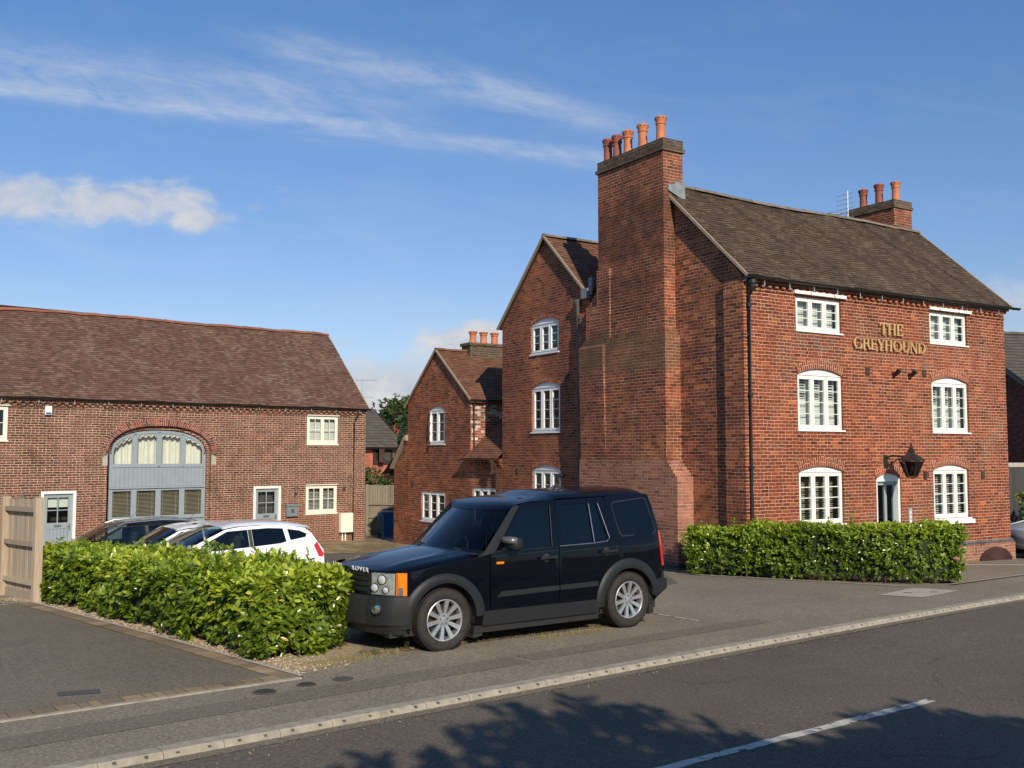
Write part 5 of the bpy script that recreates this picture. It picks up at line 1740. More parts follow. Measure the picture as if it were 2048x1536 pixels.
class Car:
    def __init__(s, name, label, loc, ang, W, inset, group=None, tilt=0., cat='car'):
        s.root = thing(name, label, cat, loc, ang, group)
        s.root.rotation_euler = (0, tilt, ang)
        s.W = W; s.inset = inset; s.corr = 0.

    def pt(s, a, z, d, far):
        a2 = a + s.corr * max(0, s.inset(a, z) - .01) if s.corr else a
        y = s.inset(a2, z) - d
        return (a2, s.W - y if far else y, z)

    def side(s, name, poly, mat, holes=(), off=0., grid=.11, sides=(0, 1), parent=None, thick=0.012, smooth=30):
        out = []
        for far in sides:
            mb = MB()
            V, T = cdt(poly, holes, grid)
            mb.add([s.pt(a, z, off, far) for a, z in V], T if far else [t[::-1] for t in T])
            if thick:
                for lp in [poly] + list(holes):
                    n = len(lp)
                    vv = [s.pt(a, z, off, far) for a, z in lp] + [s.pt(a, z, off - thick, far) for a, z in lp]
                    mb.add(vv, [(i, (i + 1) % n, n + (i + 1) % n, n + i) for i in range(n)])
            out.append(mb.build(name, mat, parent[far] if isinstance(parent, list) else (parent or s.root), smooth=smooth))
        return out

    def sweep(s, name, rows, mat, n=24, g=None, parent=None, smooth=40, tr=(-1, 1), ins=None):
        """rows: (s, z, bow, crown); surface right across the car"""
        mb = MB(); V = []
        for ri, (a, z, bow, crown) in enumerate(rows):
            for i in range(n + 1):
                t = tr[0] + (tr[1] - tr[0]) * i / n
                t = math.copysign(abs(t) ** .8, t)
                ze = z - crown
                in_ = ins[ri] if ins else s.inset(a + bow + (g or 0), ze)
                if s.corr: a_ = a
                y = s.W / 2 + t * (s.W / 2 - in_)
                V.append((a + bow * t * t + (g or 0) * abs(t) ** 7, y, z - crown * (.35 * t * t + .65 * abs(t) ** 7)))
        m = n + 1
        F = [(j * m + i, j * m + i + 1, (j + 1) * m + i + 1, (j + 1) * m + i) for j in range(len(rows) - 1) for i in range(n)]
        mb.add(V, F)
        return mb.build(name, mat, parent or s.root, smooth=smooth)

    def wheel(s, cx, cz, R, w, rim, spokes, y=0.02, far=False, steer=0., mat='alloy', sw=.068):
        yy = s.W - y if far else y
        t = bpy.data.objects.new('wheel', None); COL.objects.link(t); t.parent = s.root; t.location = (cx, yy, cz)
        t.rotation_euler = (0, 0, (pi if far else 0) + steer)
        mb = MB()
        prof = [(rim * .99, .018), (rim * 1.04, .004), (rim * 1.12, -.006), (R * .86, -.014), (R * .93, -.008), (R * .965, .006), (R, .026), (R, w - .026), (R * .965, w - .006), (R * .9, w), (rim, w - .01)]
        mb.lathe((0, 0, 0), prof, 56, axis='y', close=False)
        for k in range(64):   # tread blocks
            a = 2 * pi * k / 64
            c, s_ = cos(a), sin(a)
            for (y0, y1, da) in ((.012, .07, 0), (.08, w - .08, .05), (w - .07, w - .012, 0)):
                a2 = a + da; c, s_ = cos(a2), sin(a2); tg = .011
                P = []
                for yq in (y0, y1):
                    for r_ in (R - .002, R + .008):
                        for q in (-tg, tg): P.append((r_ * c - q * s_, yq, r_ * s_ + q * c))
                mb.add(P, [(0, 1, 3, 2), (4, 6, 7, 5), (2, 3, 7, 6), (0, 2, 6, 4), (1, 5, 7, 3)])
        ty = mb.build('tyre', 'tyre', t, smooth=35)
        mb = MB()
        mb.lathe((0, 0, 0), [(rim * .99, .016), (rim * 1.0, .004), (rim * .965, .0), (rim * .93, .008), (rim * .91, .03), (rim * .88, .10)], 48, axis='y', close=False)
        for k in range(spokes):
            a = 2 * pi * k / spokes + .15
            ca_, sa_ = cos(a), sin(a)
            P = []
            for (r_, w_, y0) in ((.055, sw * .27, .030), (rim * .94, sw * .42, .010)):
                for yq in (y0, y0 + .035):
                    for q in (-w_, w_): P.append((r_ * ca_ - q * sa_, yq, r_ * sa_ + q * ca_))
            mb.add(P, [(0, 1, 5, 4), (2, 6, 7, 3), (0, 4, 6, 2), (1, 3, 7, 5)])
        mb.lathe((0, 0, 0), [(.005, .014), (.030, .016), (.034, .024), (.082, .026), (.088, .040), (.088, .08)], 24, axis='y', close=False)
        for k in range(5):
            a = 2 * pi * k / 5 + .3
            mb.lathe((.052 * cos(a), 0, .052 * sin(a)), [(.001, .020), (.010, .022), (.011, .04)], 8, 1, axis='y', close=False)
        mb.build('rim', [mat, 'hub_dark'], t, smooth=35)
        mb = MB(); mb.lathe((0, 0, 0), [(.001, .09), (rim * .72, .09), (rim * .72, .11), (rim * .9, .13), (rim * .9, w)], 32, axis='y', close=False)
        mb.build('brake_disc', 'hub_dark', t)
        return t

    def glass(s, name, poly, mat='glass_car', off=-.006, parent=None, sides=(0, 1)):
        return s.side(name, poly, mat, (), off, .25, sides, parent, 0)

    def seats(s, xs, zf, W=None, mat='seat'):
        W = s.W
        for x in xs:
            for yc in (W * .30, W * .70):
                mb = MB(); superell(mb, (x, yc, zf + .10), (.26, .23, .09), 4); superell(mb, (x + .28, yc, zf + .42), (.08, .22, .34), 4); superell(mb, (x + .33, yc, zf + .84), (.05, .12, .09), 3)
                mb.build('seat', mat, s.root, smooth=50)

    def underbody(s, s0, s1, z0, z1, wells):
        mb = MB()
        xs = [s0]
        mb.box(s0, s1, .16, s.W - .16, z0, z1)
        o = mb.build('underbody', 'plastic_dark', s.root)
        for (c, z, R) in wells:
            for far in (0, 1):
                mb = MB()
                pts = circ(c, z, R, -10, 190, 16)
                V = []
                for a, zz in pts:
                    y0, y1 = .035, .34
                    V += [(a, s.W - y0 if far else y0, zz), (a, s.W - y1 if far else y1, zz)]
                mb.add(V, [(2 * i, 2 * i + 1, 2 * i + 3, 2 * i + 2) for i in range(len(pts) - 1)])
                mb.add([(a, s.W - .34 if far else .34, zz) for a, zz in pts], [list(range(len(pts)))])
                mb.build('wheel_liner', 'hub_dark', s.root)


def mesh_text(body, size, depth=.003):
    c = bpy.data.curves.new('letters', 'FONT'); c.body = body; c.size = size; c.extrude = depth; c.align_x = 'CENTER'; c.space_character = 1.35
    o = bpy.data.objects.new('tmp', c); COL.objects.link(o)
    bpy.context.view_layer.update()
    me = bpy.data.meshes.new_from_object(o.evaluated_get(bpy.context.evaluated_depsgraph_get()))
    bpy.data.objects.remove(o)
    return me


# ------------------------------------------------------------------ black off-roader
def suv_inset(s_, z):
    y = .012 + .018 * max(0, (z - .62) / .5) ** 2 * (1 if z < 1.13 else 0) + (.018 + (z - 1.13) * .205 if z >= 1.13 else 0)
    if z < .62: y += .02 * ((.62 - z) / .35) ** 2
    if s_ < -.2: y += .05 * ((-.2 - s_) / .35) ** 2
    if s_ > 3.45: y += .10 * ((s_ - 3.45) / .35) ** 2
    return y


def turned(mb, c, a):
    mb.v = [(c[0] + x * cos(a) - y * sin(a), c[1] + x * sin(a) + y * cos(a), c[2] + z) for x, y, z in mb.v]; return mb


M['lamp_clear'] = plain('lamp_clear', (.26, .28, .26), .12, .35, 14, coat=1)
M['bulb_glass'] = plain('bulb_glass', (.62, .63, .60), .10, .15, 20, metal=.3, coat=1)
M['satin'] = plain('satin', (.20, .20, .20), .38, .1, 8, metal=.5)
SA = radians(90 - 54.8)
suv = Car('offroad_car', 'large black off road car with silver ten spoke wheels parked beside the hedge', (-.86, 12.25, -.03), SA, 1.80, suv_inset)
R0 = suv.root
suv.corr = .68
WC, WR = (.065, .365), (3.03, .355)
WRad = .372
AR = .455
N = 'navy'
fender = [(-.47, .70), (-.47, .962), (-.2, 1.0), (.2, 1.055), (.60, 1.105), (.718, 1.118), (.732, .27), (.515, .27)] + circ(WC[0], WC[1], AR, -12, 133, 20)
suv.side('front_wing', fender, N)
fd = [(.742, .42), (.730, 1.118), (.80, 1.14), (1.17, 1.70), (1.20, 1.735), (1.742, 1.758), (1.80, 1.40), (1.815, 1.16), (1.822, .42)]
fd_hole = [(.895, 1.165), (1.215, 1.682), (1.668, 1.69), (1.71, 1.165)]
d1 = suv.side('door', fd, N, [fd_hole])
rd = [(1.832, .42), (1.825, 1.16), (1.752, 1.760), (2.585, 1.785), (2.66, 1.70), (2.885, 1.09), (2.885, .80)] + circ(WR[0], WR[1], AR, 109, 187, 12)[1:] + [(2.50, .30), (2.49, .42)]
rh1 = [(1.855, 1.18), (1.845, 1.40), (1.805, 1.695), (2.315, 1.70), (2.405, 1.185)]
rh2 = [(2.435, 1.19), (2.345, 1.70), (2.455, 1.70), (2.655, 1.235), (2.63, 1.19)]
d2 = suv.side('door', rd, N, [rh1, rh2])
rq = [(2.895, .80), (2.895, 1.09), (2.615, 1.787), (3.33, 1.815), (3.425, 1.80), (3.50, 1.65), (3.655, 1.28), (3.64, 1.02), (3.70, .80), (3.69, .60), (3.43, .55)] + circ(WR[0], WR[1], AR, 27, 107, 12)[1:-1]
rq = [(2.895, .79), (2.895, 1.09), (2.615, 1.787), (3.33, 1.815), (3.425, 1.80), (3.50, 1.65), (3.655, 1.28), (3.64, 1.02), (3.70, .80), (3.69, .60)] + circ(WR[0], WR[1], AR, 27, 106, 12)
q1 = suv.side('rear_quarter', rq, N)
for dd, hole in ((d1, fd_hole),):
    suv.glass('window', hole, 'glass_tint', -.010, parent=dd)
suv.glass('window', rh1, 'glass_tint', -.010, parent=d2); suv.glass('window', rh2, 'glass_tint', -.010, parent=d2)
suv.side('window', [(2.745, 1.66), (2.77, 1.70), (3.32, 1.748), (3.37, 1.73), (3.545, 1.30), (3.51, 1.262), (2.93, 1.25), (2.88, 1.29)], 'glass_tint', (), .005, .2, parent=q1, thick=.004)
suv.side('window_seal', [(2.735, 1.66), (2.76, 1.712), (3.325, 1.760), (3.385, 1.737), (3.562, 1.29), (3.52, 1.248), (2.925, 1.236), (2.867, 1.285)], 'plastic_dark', (), .003, .2, parent=q1, thick=.002)
suv.side('windscreen_pillar', [(.595, 1.105), (.72, 1.125), (.79, 1.14), (1.165, 1.705), (1.12, 1.715), (1.05, 1.68)], 'plastic', (), .012)
# window edge trims catching the light
for pts_, h_ in (([(1.83, 1.165), (2.42, 1.175), (2.65, 1.19), (2.69, 1.23), (2.49, 1.70)], 0), ([(2.42, 1.19), (2.33, 1.70)], 0), ([(.80, 1.15), (1.72, 1.155)], 0), ([(1.70, 1.17), (1.665, 1.69)], 0)):
    for far in (0, 1):
        mb = MB(); mb.tube([suv.pt(a, z, .004, far) for a, z in pts_], .0065, 6)
        mb.build('window_trim', 'metal' if (pts_[0][0] > 1.75) else 'plastic', (d2 if pts_[0][0] > 1.75 else d1)[far], smooth=50)
# hood, nose, roof, tail
def hood_mesh():
    mb = MB(); V = []; n = 30; rows = 12
    for j in range(rows + 1):
        r = j / rows
        for i in range(n + 1):
            t = -1 + 2 * i / n; t = math.copysign(abs(t) ** .75, t)
            sf = -.72 + .06 * t * t + .20 * abs(t) ** 6
            a = sf + (.43 + .18 * t * t - sf) * r
            zc = .985 + .165 * r ** .85 + (-.035 * (1 - r) ** 6)
            ye = .045
            y = .90 + t * (.90 - ye)
            rib = .016 * (1 / (1 + exp(-(abs(t) - .60) * 40))) - .016
            z = zc + .012 - rib * .0 - .030 * t * t - .05 * abs(t) ** 14 + (.014 if .45 < abs(t) < .78 else 0) * min(1, r * 3) * 0
            z += .012 * exp(-((abs(t) - .62) / .06) ** 2) * min(1, r * 2.5)
            V.append((a, y, z))
    m = n + 1
    mb.add(V, [(j * m + i, j * m + i + 1, (j + 1) * m + i + 1, (j + 1) * m + i) for j in range(rows) for i in range(n)])
    return mb.build('bonnet', N, R0, smooth=60)
hood = hood_mesh()
c0 = suv.corr; suv.corr = 0


def nose_patch(name, y0, y1, z0, z1, s0, mat, off=0., parent=None, n=14, zf=None, both=False, curve=None):
    """panel that follows the rounded front end; y measured from the near side"""
    cv = curve or [(.90, 0), (.6, .015), (.38, .06), (.22, .13), (.12, .20), (.05, .29), (.02, .36)]
    ys = [c[0] for c in cv][::-1]; gs = [c[1] for c in cv][::-1]
    for side_ in ((0, 1) if both else (0,)):
        mb = MB(); V = []
        for i in range(n + 1):
            y = y0 + (y1 - y0) * i / n
            yy_ = min(y, 1.8 - y)
            gq = float(np.interp(yy_, ys, gs))
            for k in range(4):
                z = z0 + (z1 - z0) * k / 3
                ss = s0 + gq - off + (zf(z) if zf else 0)
                yo = y - off * (1 if yy_ < .2 else 0)
                V.append((ss, (1.8 - yo) if side_ else yo, z))
        mb.add(V, [(4 * i + k, 4 * i + k + 1, 4 * i + 5 + k, 4 * i + 4 + k) for i in range(n) for k in range(3)])
        o = mb.build(name, mat, parent or R0, smooth=50)
    return o


nose_patch('front_panel', .02, 1.78, .68, .985, -.76, 'navy', 0, n=40)
gr = nose_patch('grille', .40, 1.40, .70, .955, -.76, 'plastic_dark', .012, n=20)
for z in (.74, .805, .87, .93):
    nose_patch('grille_bar', 0.44, 1.36, z - .012, z + .012, -.76, 'plastic', .03, parent=gr, n=16)
hl = nose_patch('headlamp', .11, .40, .705, .965, -.76, 'lamp_clear', .016, n=12, both=False)
for (y0_, y1_, z0_, z1_) in ((.105, .41, .698, .708), (.105, .41, .962, .972), (.398, .408, .70, .97), (.104, .112, .70, .97)):
    nose_patch('lamp_seal', y0_, y1_, z0_, z1_, -.76, 'plastic_dark', .020, n=10, parent=hl)
nose_patch('headlamp', .10, .40, .705, .965, -.76, 'lens', .016, n=12, both=True) if False else None
mb = MB()
for (y, z, r) in ((.245, .885, .062), (.345, .785, .056), (.20, .765, .046)):
    cvx = float(np.interp(y, [.02, .05, .12, .22, .38, .6], [.36, .29, .20, .13, .06, .015]))
    q = MB(); q.lathe((0, 0, 0), [(r, .0), (r * .9, -.014), (r * .84, -.004)], 20, 1, axis='x', close=False)
    q.lathe((0, 0, 0), [(r * .84, -.004), (r * .6, -.012), (r * .3, -.017), (.003, -.018)], 20, 0, axis='x', close=False)
    turned(q, (-.76 + cvx - .022, y, z), radians(32)); mb.add(q.v, q.f, 0); 
    for k_, m_ in enumerate(q.m): mb.m[len(mb.m) - len(q.m) + k_] = m_
mb.build('reflector', ['bulb_glass', 'plastic_dark'], hl, smooth=40)
ind = suv.side('indicator', [(-.55, .705), (-.55, .960), (-.475, .960), (-.475, .705)], 'amber', (), .010, .2, sides=(0,))
suv.side('side_lamp', [(-.548, .708), (-.548, .80), (-.495, .80), (-.495, .708)], 'lens', (), .014, .2, sides=(0,))
nose_patch('indicator', .035, .105, .702, .968, -.76, 'amber', .014, n=5)
# bumper
bc = [(.90, 0), (.6, .02), (.42, .06), (.26, .12), (.12, .20), (.04, .30), (.0, .42)]
zf = lambda z: .12 * max(0, (.42 - z) / .14) ** 2 * .5 + .03 * max(0, (z - .64) / .05)
nose_patch('front_bumper', -.02, 1.82, .36, .70, -.87, 'plastic', 0, n=44, zf=zf, curve=bc)
nose_patch('bumper_top', -.02, 1.82, .69, .70, -.84, 'plastic', 0, n=44, curve=bc)
nose_patch('lower_intake', .38, 1.42, .36, .69, -.87, 'plastic_dark', .012, n=20, zf=zf, curve=bc)
nose_patch('skid_plate', .03, 1.77, .24, .37, -.84, 'plastic_dark', 0, n=30, zf=lambda z: (.37 - z) * .7, curve=bc)
FC = (-.752, .205, .555)
mb = MB(); mb.lathe((0, 0, 0), [(.066, -.004), (.072, .004), (.064, -.016), (.052, -.008), (.046, .012)], 22, axis='x', close=False); turned(mb, FC, radians(30)).build('fog_lamp', 'plastic_dark', R0, smooth=40)
mb = MB(); mb.lathe((0, 0, 0), [(.047, -.002), (.03, -.010), (.002, -.012)], 18, axis='x', close=False); turned(mb, FC, radians(30)).build('fog_lens', 'chrome', R0, smooth=40)
suv.corr = 0
# flares, cladding, mouldings
def side_solid(name, poly, mat, d0, d1, sides=(0, 1), holes=()):
    for far in sides:
        mb = MB(); V, T = cdt(poly, holes, .1)
        mb.add([suv.pt(a, z, d1, far) for a, z in V], T if far else [t[::-1] for t in T])
        n = len(poly)
        c = (sum(p[0] for p in poly) / n, sum(p[1] for p in poly) / n)
        vv = [suv.pt(a, z, d1, far) for a, z in poly] + [suv.pt(a, z, d0, far) for a, z in poly]
        mb.add(vv, [(i, (i + 1) % n, n + (i + 1) % n, n + i) for i in range(n)])
        mb.build(name, mat, R0, smooth=35)


def flare(c, a0, a1, Ro, Rzo, Ri, n=26, name='wheel_arch_trim'):
    for far in (0, 1):
        mb = MB(); V = []
        for i in range(n + 1):
            a = radians(a0 + (a1 - a0) * i / n)
            for (f, d) in ((0, -.03), (0, .030), (.25, .042), (.75, .038), (1, .012), (1, -.01)):
                rx = Ri + (Ro - Ri) * f; rz = Ri + (Rzo - Ri) * f
                s_ = c[0] + rx * cos(a); z = c[1] + rz * sin(a)
                V.append(suv.pt(s_, z, d, far))
        m = 6
        mb.add(V, [(i * m + k, i * m + k + 1, (i + 1) * m + k + 1, (i + 1) * m + k) for i in range(n) for k in range(m - 1)] + [tuple(range(m)), tuple(n * m + k for k in range(m))])
        mb.build(name, 'plastic', R0, smooth=40)


flare(WC, 2, 186, .59, .565, .452)
flare(WR, 8, 184, .585, .585, .452)
side_solid('sill_cladding', [(.62, .25), (.62, .40), (.66, .43), (2.44, .425), (2.50, .30), (2.48, .25)], 'plastic', -.05, .018)
side_solid('sill_step', [(.52, .16), (.52, .25), (2.52, .25), (2.52, .16)], 'plastic_dark', -.10, -.02)
side_solid('door_moulding', [(.83, .585), (.905, .652), (1.815, .662), (1.815, .600)], 'plastic', 0, .014)
side_solid('door_moulding', [(1.832, .600), (1.832, .662), (2.475, .668), (2.475, .605)], 'plastic', 0, .014)
side_solid('mud_flap', [(.52, .10), (.55, .36), (.60, .36), (.66, .12)], 'rubber', -.20, -.03)
side_solid('mud_flap', [(3.46, .13), (3.44, .40), (3.50, .46), (3.56, .14)], 'rubber', -.20, -.03)
side_solid('rear_bumper', [(3.455, .42), (3.455, .53), (3.53, .61), (3.66, .635), (3.68, .72), (3.73, .72), (3.74, .62), (3.86, .60), (3.87, .46), (3.55, .37)], 'plastic', -.12, .022)
suv.sweep('tail_bumper', [(3.80, .62, -.05, 0), (3.90, .60, -.06, 0), (3.88, .44, -.06, 0), (3.60, .34, -.06, 0)], 'plastic')
for far in (0, 1):
    for (hs, hz, dd) in ((1.50, 1.030, d1), (2.53, 1.055, d2)):
        mb = MB()
        mb.beam(suv.pt(hs, hz, .04, far), suv.pt(hs + .27, hz + .008, .04, far), .022, .032)
        mb.beam(suv.pt(hs + .02, hz, .0, far), suv.pt(hs + .02, hz, .035, far), .03, .028); mb.beam(suv.pt(hs + .24, hz, .0, far), suv.pt(hs + .24, hz, .035, far), .03, .028)
        mb.build('handle', 'plastic', dd[far])
        mb = MB(); P = circ(hs + .115, hz - .0, .055, 0, 359, 18)
        V, T = cdt(P[:-1]); mb.add([suv.pt(a, z, .0025, far) for a, z in V], T); mb.build('handle_recess', 'hub_dark', dd[far])
    mb = MB(); mb.beam(suv.pt(.825, 1.008, .008, far), suv.pt(.935, 1.008, .008, far), .02, .028); mb.build('side_repeater', 'amber', R0)
    mb = MB()
    c = suv.pt(1.02, 1.245, .13, far)
    superell(mb, c, (.085, .135, .085), 3.4, 18, 12)
    mb.beam(suv.pt(.95, 1.17, .0, far), suv.pt(.98, 1.19, .10, far), .05, .05)
    mi_ = mb.build('door_mirror', 'plastic', d1[far], smooth=60)
    mb = MB(); c = suv.pt(.985, 1.262, .13, far); superell(mb, (c[0] - .015, c[1], c[2] + .03), (.074, .128, .045), 3.2, 16, 10); mb.build('mirror_highlight', 'satin', mi_, smooth=60)  # lighter shell put in for the highlight on the mirror's top
    # tail lamp
    lampp = [(3.632, 1.285), (3.665, 1.285), (3.70, 1.05), (3.745, .79), (3.685, .79), (3.648, 1.02)]
suv.corr = .3
for far in (0, 1):
    for a_, b_, own in ((.74, 1.81, d1[far]), (1.84, 2.88, d2[far]), (2.90, 3.64, q1[far])):
        mb = MB(); mb.tube([suv.pt(a_ + (b_ - a_) * k / 6, 1.088 + .004 * k, .0005, far) for k in range(7)], .0035, 4)
        mb.build('waist_crease', 'hub_dark', own)
suv.side('tail_lamp', lampp, 'red_lens', (), .012, .2, thick=.03)
suv.corr = 0
suv.sweep('windscreen', [(.42, 1.13, .18, .01), (.72, 1.375, .16, -.01), (1.03, 1.635, .13, -.03)], 'glass_car', ins=(.09, .13, .16))
suv.sweep('scuttle', [(.34, 1.140, .18, .02), (.45, 1.142, .18, .012)], 'plastic_dark', ins=(.08, .08))
suv.sweep('roof', [(1.02, 1.632, .13, -.03), (1.06, 1.672, .12, -.03), (1.14, 1.715, .09, -.012), (1.26, 1.752, .05, .012), (1.45, 1.79, .0, .035), (1.80, 1.815, 0, .055), (1.90, 1.862, 0, .082), (2.6, 1.892, 0, .10), (3.30, 1.900, 0, .095), (3.43, 1.888, -.02, .085), (3.51, 1.85, -.03, .065), (3.55, 1.79, -.03, .04)], N, n=32, smooth=60)
suv.sweep('tailgate', [(3.54, 1.77, -.03, .04), (3.74, 1.28, -.03, .0), (3.80, .85, -.03, 0), (3.80, .60, -.03, 0)], N)
suv.underbody(-.60, 3.66, .20, .62, ((WC[0], WC[1], AR + .005), (WR[0], WR[1], AR + .005)))
mb = MB(); mb.box(.60, 1.0, .12, 1.68, .62, 1.04); superell(mb, (.86, .90, 1.03), (.20, .76, .08), 5); mb.box(1.0, 3.5, .16, 1.64, .55, .66); mb.box(-.4, .56, .14, 1.66, .56, .90); mb.build('dashboard', 'plastic_dark', R0, smooth=40)
suv.seats((1.55, 2.45), .72)
mb = MB(); 
P = [(1.08 + .05 * sin(t), 1.28 + .18 * cos(t), 1.08 + .16 * sin(t)) for t in [2 * pi * k / 24 for k in range(25)]]
mb.tube(P, .016, 6, caps=False); mb.tube([(1.1, 1.12, 1.08), (1.1, 1.44, 1.08)], .014, 5); mb.build('steering_wheel', 'plastic_dark', R0, smooth=50)
mb = MB(); superell(mb, (1.24, .92, 1.56), (.03, .12, .045), 4); mb.build('rear_view_mirror', 'plastic_dark', R0, smooth=50)
for y in (.35, 1.1):
    mb = MB(); mb.tube([(.50, y, 1.155), (.53, y + .25, 1.175), (.56, y + .55, 1.19)], .013, 5); mb.build('wiper', 'plastic_dark', R0)
suv.wheel(WC[0], WRad, WRad, .25, .252, 10, .0, False)
suv.wheel(WR[0], WRad, WRad, .25, .252, 10, .0, False)
suv.wheel(WC[0], WRad, WRad, .25, .252, 10, .0, True); suv.wheel(WR[0], WRad, WRad, .25, .252, 10, .0, True)
for word, yc, ss, rz_ in (("ROVER", .585, -.762, radians(6)), ("LAND", 1.20, -.768, radians(-5))):
    me = mesh_text(word, .074)
    me.materials.append(M['white_grey'])
    o = bpy.data.objects.new('bonnet_lettering', me); COL.objects.link(o); o.parent = hood
    Bm = Matrix(((0, 0, -1, 0), (-1, 0, 0, 0), (0, 1, 0, 0), (0, 0, 0, 1)))
    o.matrix_local = Matrix.Translation((ss - .022, yc, .966)) @ Matrix.Rotation(rz_, 4, 'Z') @ Bm @ Matrix.Diagonal((1.3, 1, 1, 1))

# ------------------------------------------------------------------ other cars
def hatch(name, label, loc, ang, col, L=3.9, H=1.52, Wd=1.70, style='mpv', group=None, rails=False, tilt=0.):
    k = L / 3.9; h = H / 1.52

    def ins(s_, z):
        s_ = s_ / k; z = z / h
        y = .02 + .02 * ((z - .55) / .4) ** 2 * (1 if z < .93 else 0) + (.0115 + (z - .93) * .30 if z >= .93 else 0)
        if s_ < .6: y += .20 * ((.6 - s_) / .6) ** 2
        if s_ > 3.3: y += .13 * ((s_ - 3.3) / .6) ** 2
        return y
    c = Car(name, label, loc, ang, Wd, ins, group, tilt)
    q = lambda P: [(a * k, z * h) for a, z in P]
    if style == 'mpv':
        wb = (.66, 3.16)
        belt = lambda s_: .93 + .07 * (s_ - .9)
        top = [(.10, .42, 0), (.03, .60, 0), (.10, .72, .0), (.45, .86, .0), (.85, .985, 0)]
        ws = [(.82, .985), (1.30, 1.24), (1.78, 1.44)]
        rf_ = [(1.75, 1.435, .04), (2.05, 1.50, .06), (2.5, 1.52, .07), (3.0, 1.50, .07), (3.40, 1.44, .06), (3.52, 1.41, .05)]
        rg = [(3.50, 1.415, .05), (3.70, 1.13, .0), (3.80, .95, 0)]
        tl_ = [(3.80, .96, 0), (3.86, .75, 0), (3.90, .55, 0), (3.87, .30, 0)]
        body = [(.28, .30), (.13, .42), (.08, .60), (.12, .73), (.45, .84), (.84, .955), (1.0, 1.02), (1.42, 1.22), (1.83, 1.40), (2.1, 1.44), (2.6, 1.455), (3.05, 1.435), (3.42, 1.375), (3.55, 1.27), (3.72, 1.04), (3.80, .93), (3.83, .60), (3.80, .34), (3.50, .28)]
        g1 = [(1.12, .985), (1.30, 1.09), (1.30, .998)]
        g2 = [(1.35, 1.0), (1.35, 1.12), (1.86, 1.365), (2.25, 1.385), (2.28, 1.055)]
        g3 = [(2.36, 1.06), (2.33, 1.39), (2.66, 1.40), (2.96, 1.385), (3.02, 1.13), (2.90, 1.10)]
        g4 = [(3.10, 1.15), (3.05, 1.37), (3.30, 1.33), (3.45, 1.26), (3.42, 1.20)]
        lamp = [(3.58, 1.03), (3.66, 1.10), (3.80, .86), (3.78, .80), (3.68, .82)]
    else:
        wb = (.72, 3.12)
        top = [(.12, .38, 0), (.03, .55, 0), (.10, .68, 0), (.40, .80, 0), (1.05, .96, 0)]
        ws = [(1.02, .965), (1.35, 1.20), (1.72, 1.40)]
        rf_ = [(1.68, 1.395, .04), (1.95, 1.455, .05), (2.4, 1.50, .07), (2.9, 1.50, .07), (3.35, 1.45, .06), (3.48, 1.41, .05)]
        rg = [(3.46, 1.41, .05), (3.66, 1.15, 0), (3.76, 1.0, 0)]
        tl_ = [(3.76, 1.0, 0), (3.84, .78, 0), (3.90, .52, 0), (3.87, .30, 0)]
        body = [(.30, .26), (.14, .38), (.08, .56), (.12, .68), (.40, .78), (1.02, .935), (1.15, .97), (1.50, 1.22), (1.76, 1.365), (2.0, 1.40), (2.5, 1.425), (2.95, 1.42), (3.38, 1.365), (3.52, 1.27), (3.68, 1.08), (3.76, .97), (3.82, .60), (3.80, .32), (3.50, .26)]
        g1 = [(1.22, .965), (1.38, 1.075), (1.38, .97)]
        g2 = [(1.42, .97), (1.42, 1.10), (1.80, 1.34), (2.22, 1.365), (2.26, 1.0)]
        g3 = [(2.34, 1.0), (2.30, 1.37), (2.62, 1.375), (2.92, 1.36), (3.02, 1.08), (2.90, 1.03)]
        g4 = [(3.09, 1.09), (3.01, 1.355), (3.25, 1.33), (3.42, 1.23), (3.38, 1.16)]
        lamp = [(3.50, .96), (3.62, 1.02), (3.78, .88), (3.76, .80), (3.60, .82)]
    Ra = .335
    # side body outline with wheel cut-outs along the bottom edge
    zb = .24
    out = [p for p in body if p[0] <= .31 or True]
    i0 = body[0]; poly = list(body)
    tail = poly[-1]
    bot = [(3.50, .26)] + circ(wb[1], .30, Ra, -8, 188, 14) + [(2.7, zb), (1.2, zb)] + circ(wb[0], .30, Ra, -8, 188, 14)
    poly = poly[:-1] + bot
    c.side('body_side', q(poly), col, [q(g1), q(g2), q(g3), q(g4)], grid=.13)
    for g_ in (g1, g2, g3, g4):
        c.glass('window', q(g_), 'glass_car' if g_ in (g1, g2) else 'glass_tint', -.010)
    c.side('window_pillar', q([(2.285, 1.05), (2.255, 1.385), (2.325, 1.39), (2.355, 1.055)]), 'plastic_dark', (), .003, .3)
    c.side('tail_lamp', q(lamp), 'red_lens', (), .016, .2, thick=.02)
    c.sweep('bonnet', [(a * k, z * h + .02, .10, .05) for a, z, _ in top[2:]], col, n=20, smooth=60)
    c.sweep('front_bumper', [(.20 * k, .22 * h, .12, 0), (.03 * k, .40 * h, .14, 0), (.0, .58 * h, .14, 0), (.08 * k, .74 * h, .10, .03)], col, n=20, smooth=60)
    c.sweep('windscreen', [(a * k - .08, z * h + .012, .09, .015) for a, z in ws], 'glass_car', n=16)
    c.sweep('roof', [(a * k, z * h + .012, 0.02 if a < 1.8 else 0, cr) for a, z, cr in rf_], col, n=20, smooth=60)
    c.sweep('rear_window', [(a * k, z * h, -.04, cr) for a, z, cr in rg], 'glass_tint', n=14)
    c.sweep('tailgate', [(a * k, z * h, -.05, 0) for a, z, cr in tl_], col, n=14, smooth=60)
    lm = MB()
    for far in (0, 1):
        P = q([(.14, .66), (.46, .80), (.52, .76), (.22, .60)])
        c.side('headlamp', P, 'lens', (), .008, .2, sides=(far,))
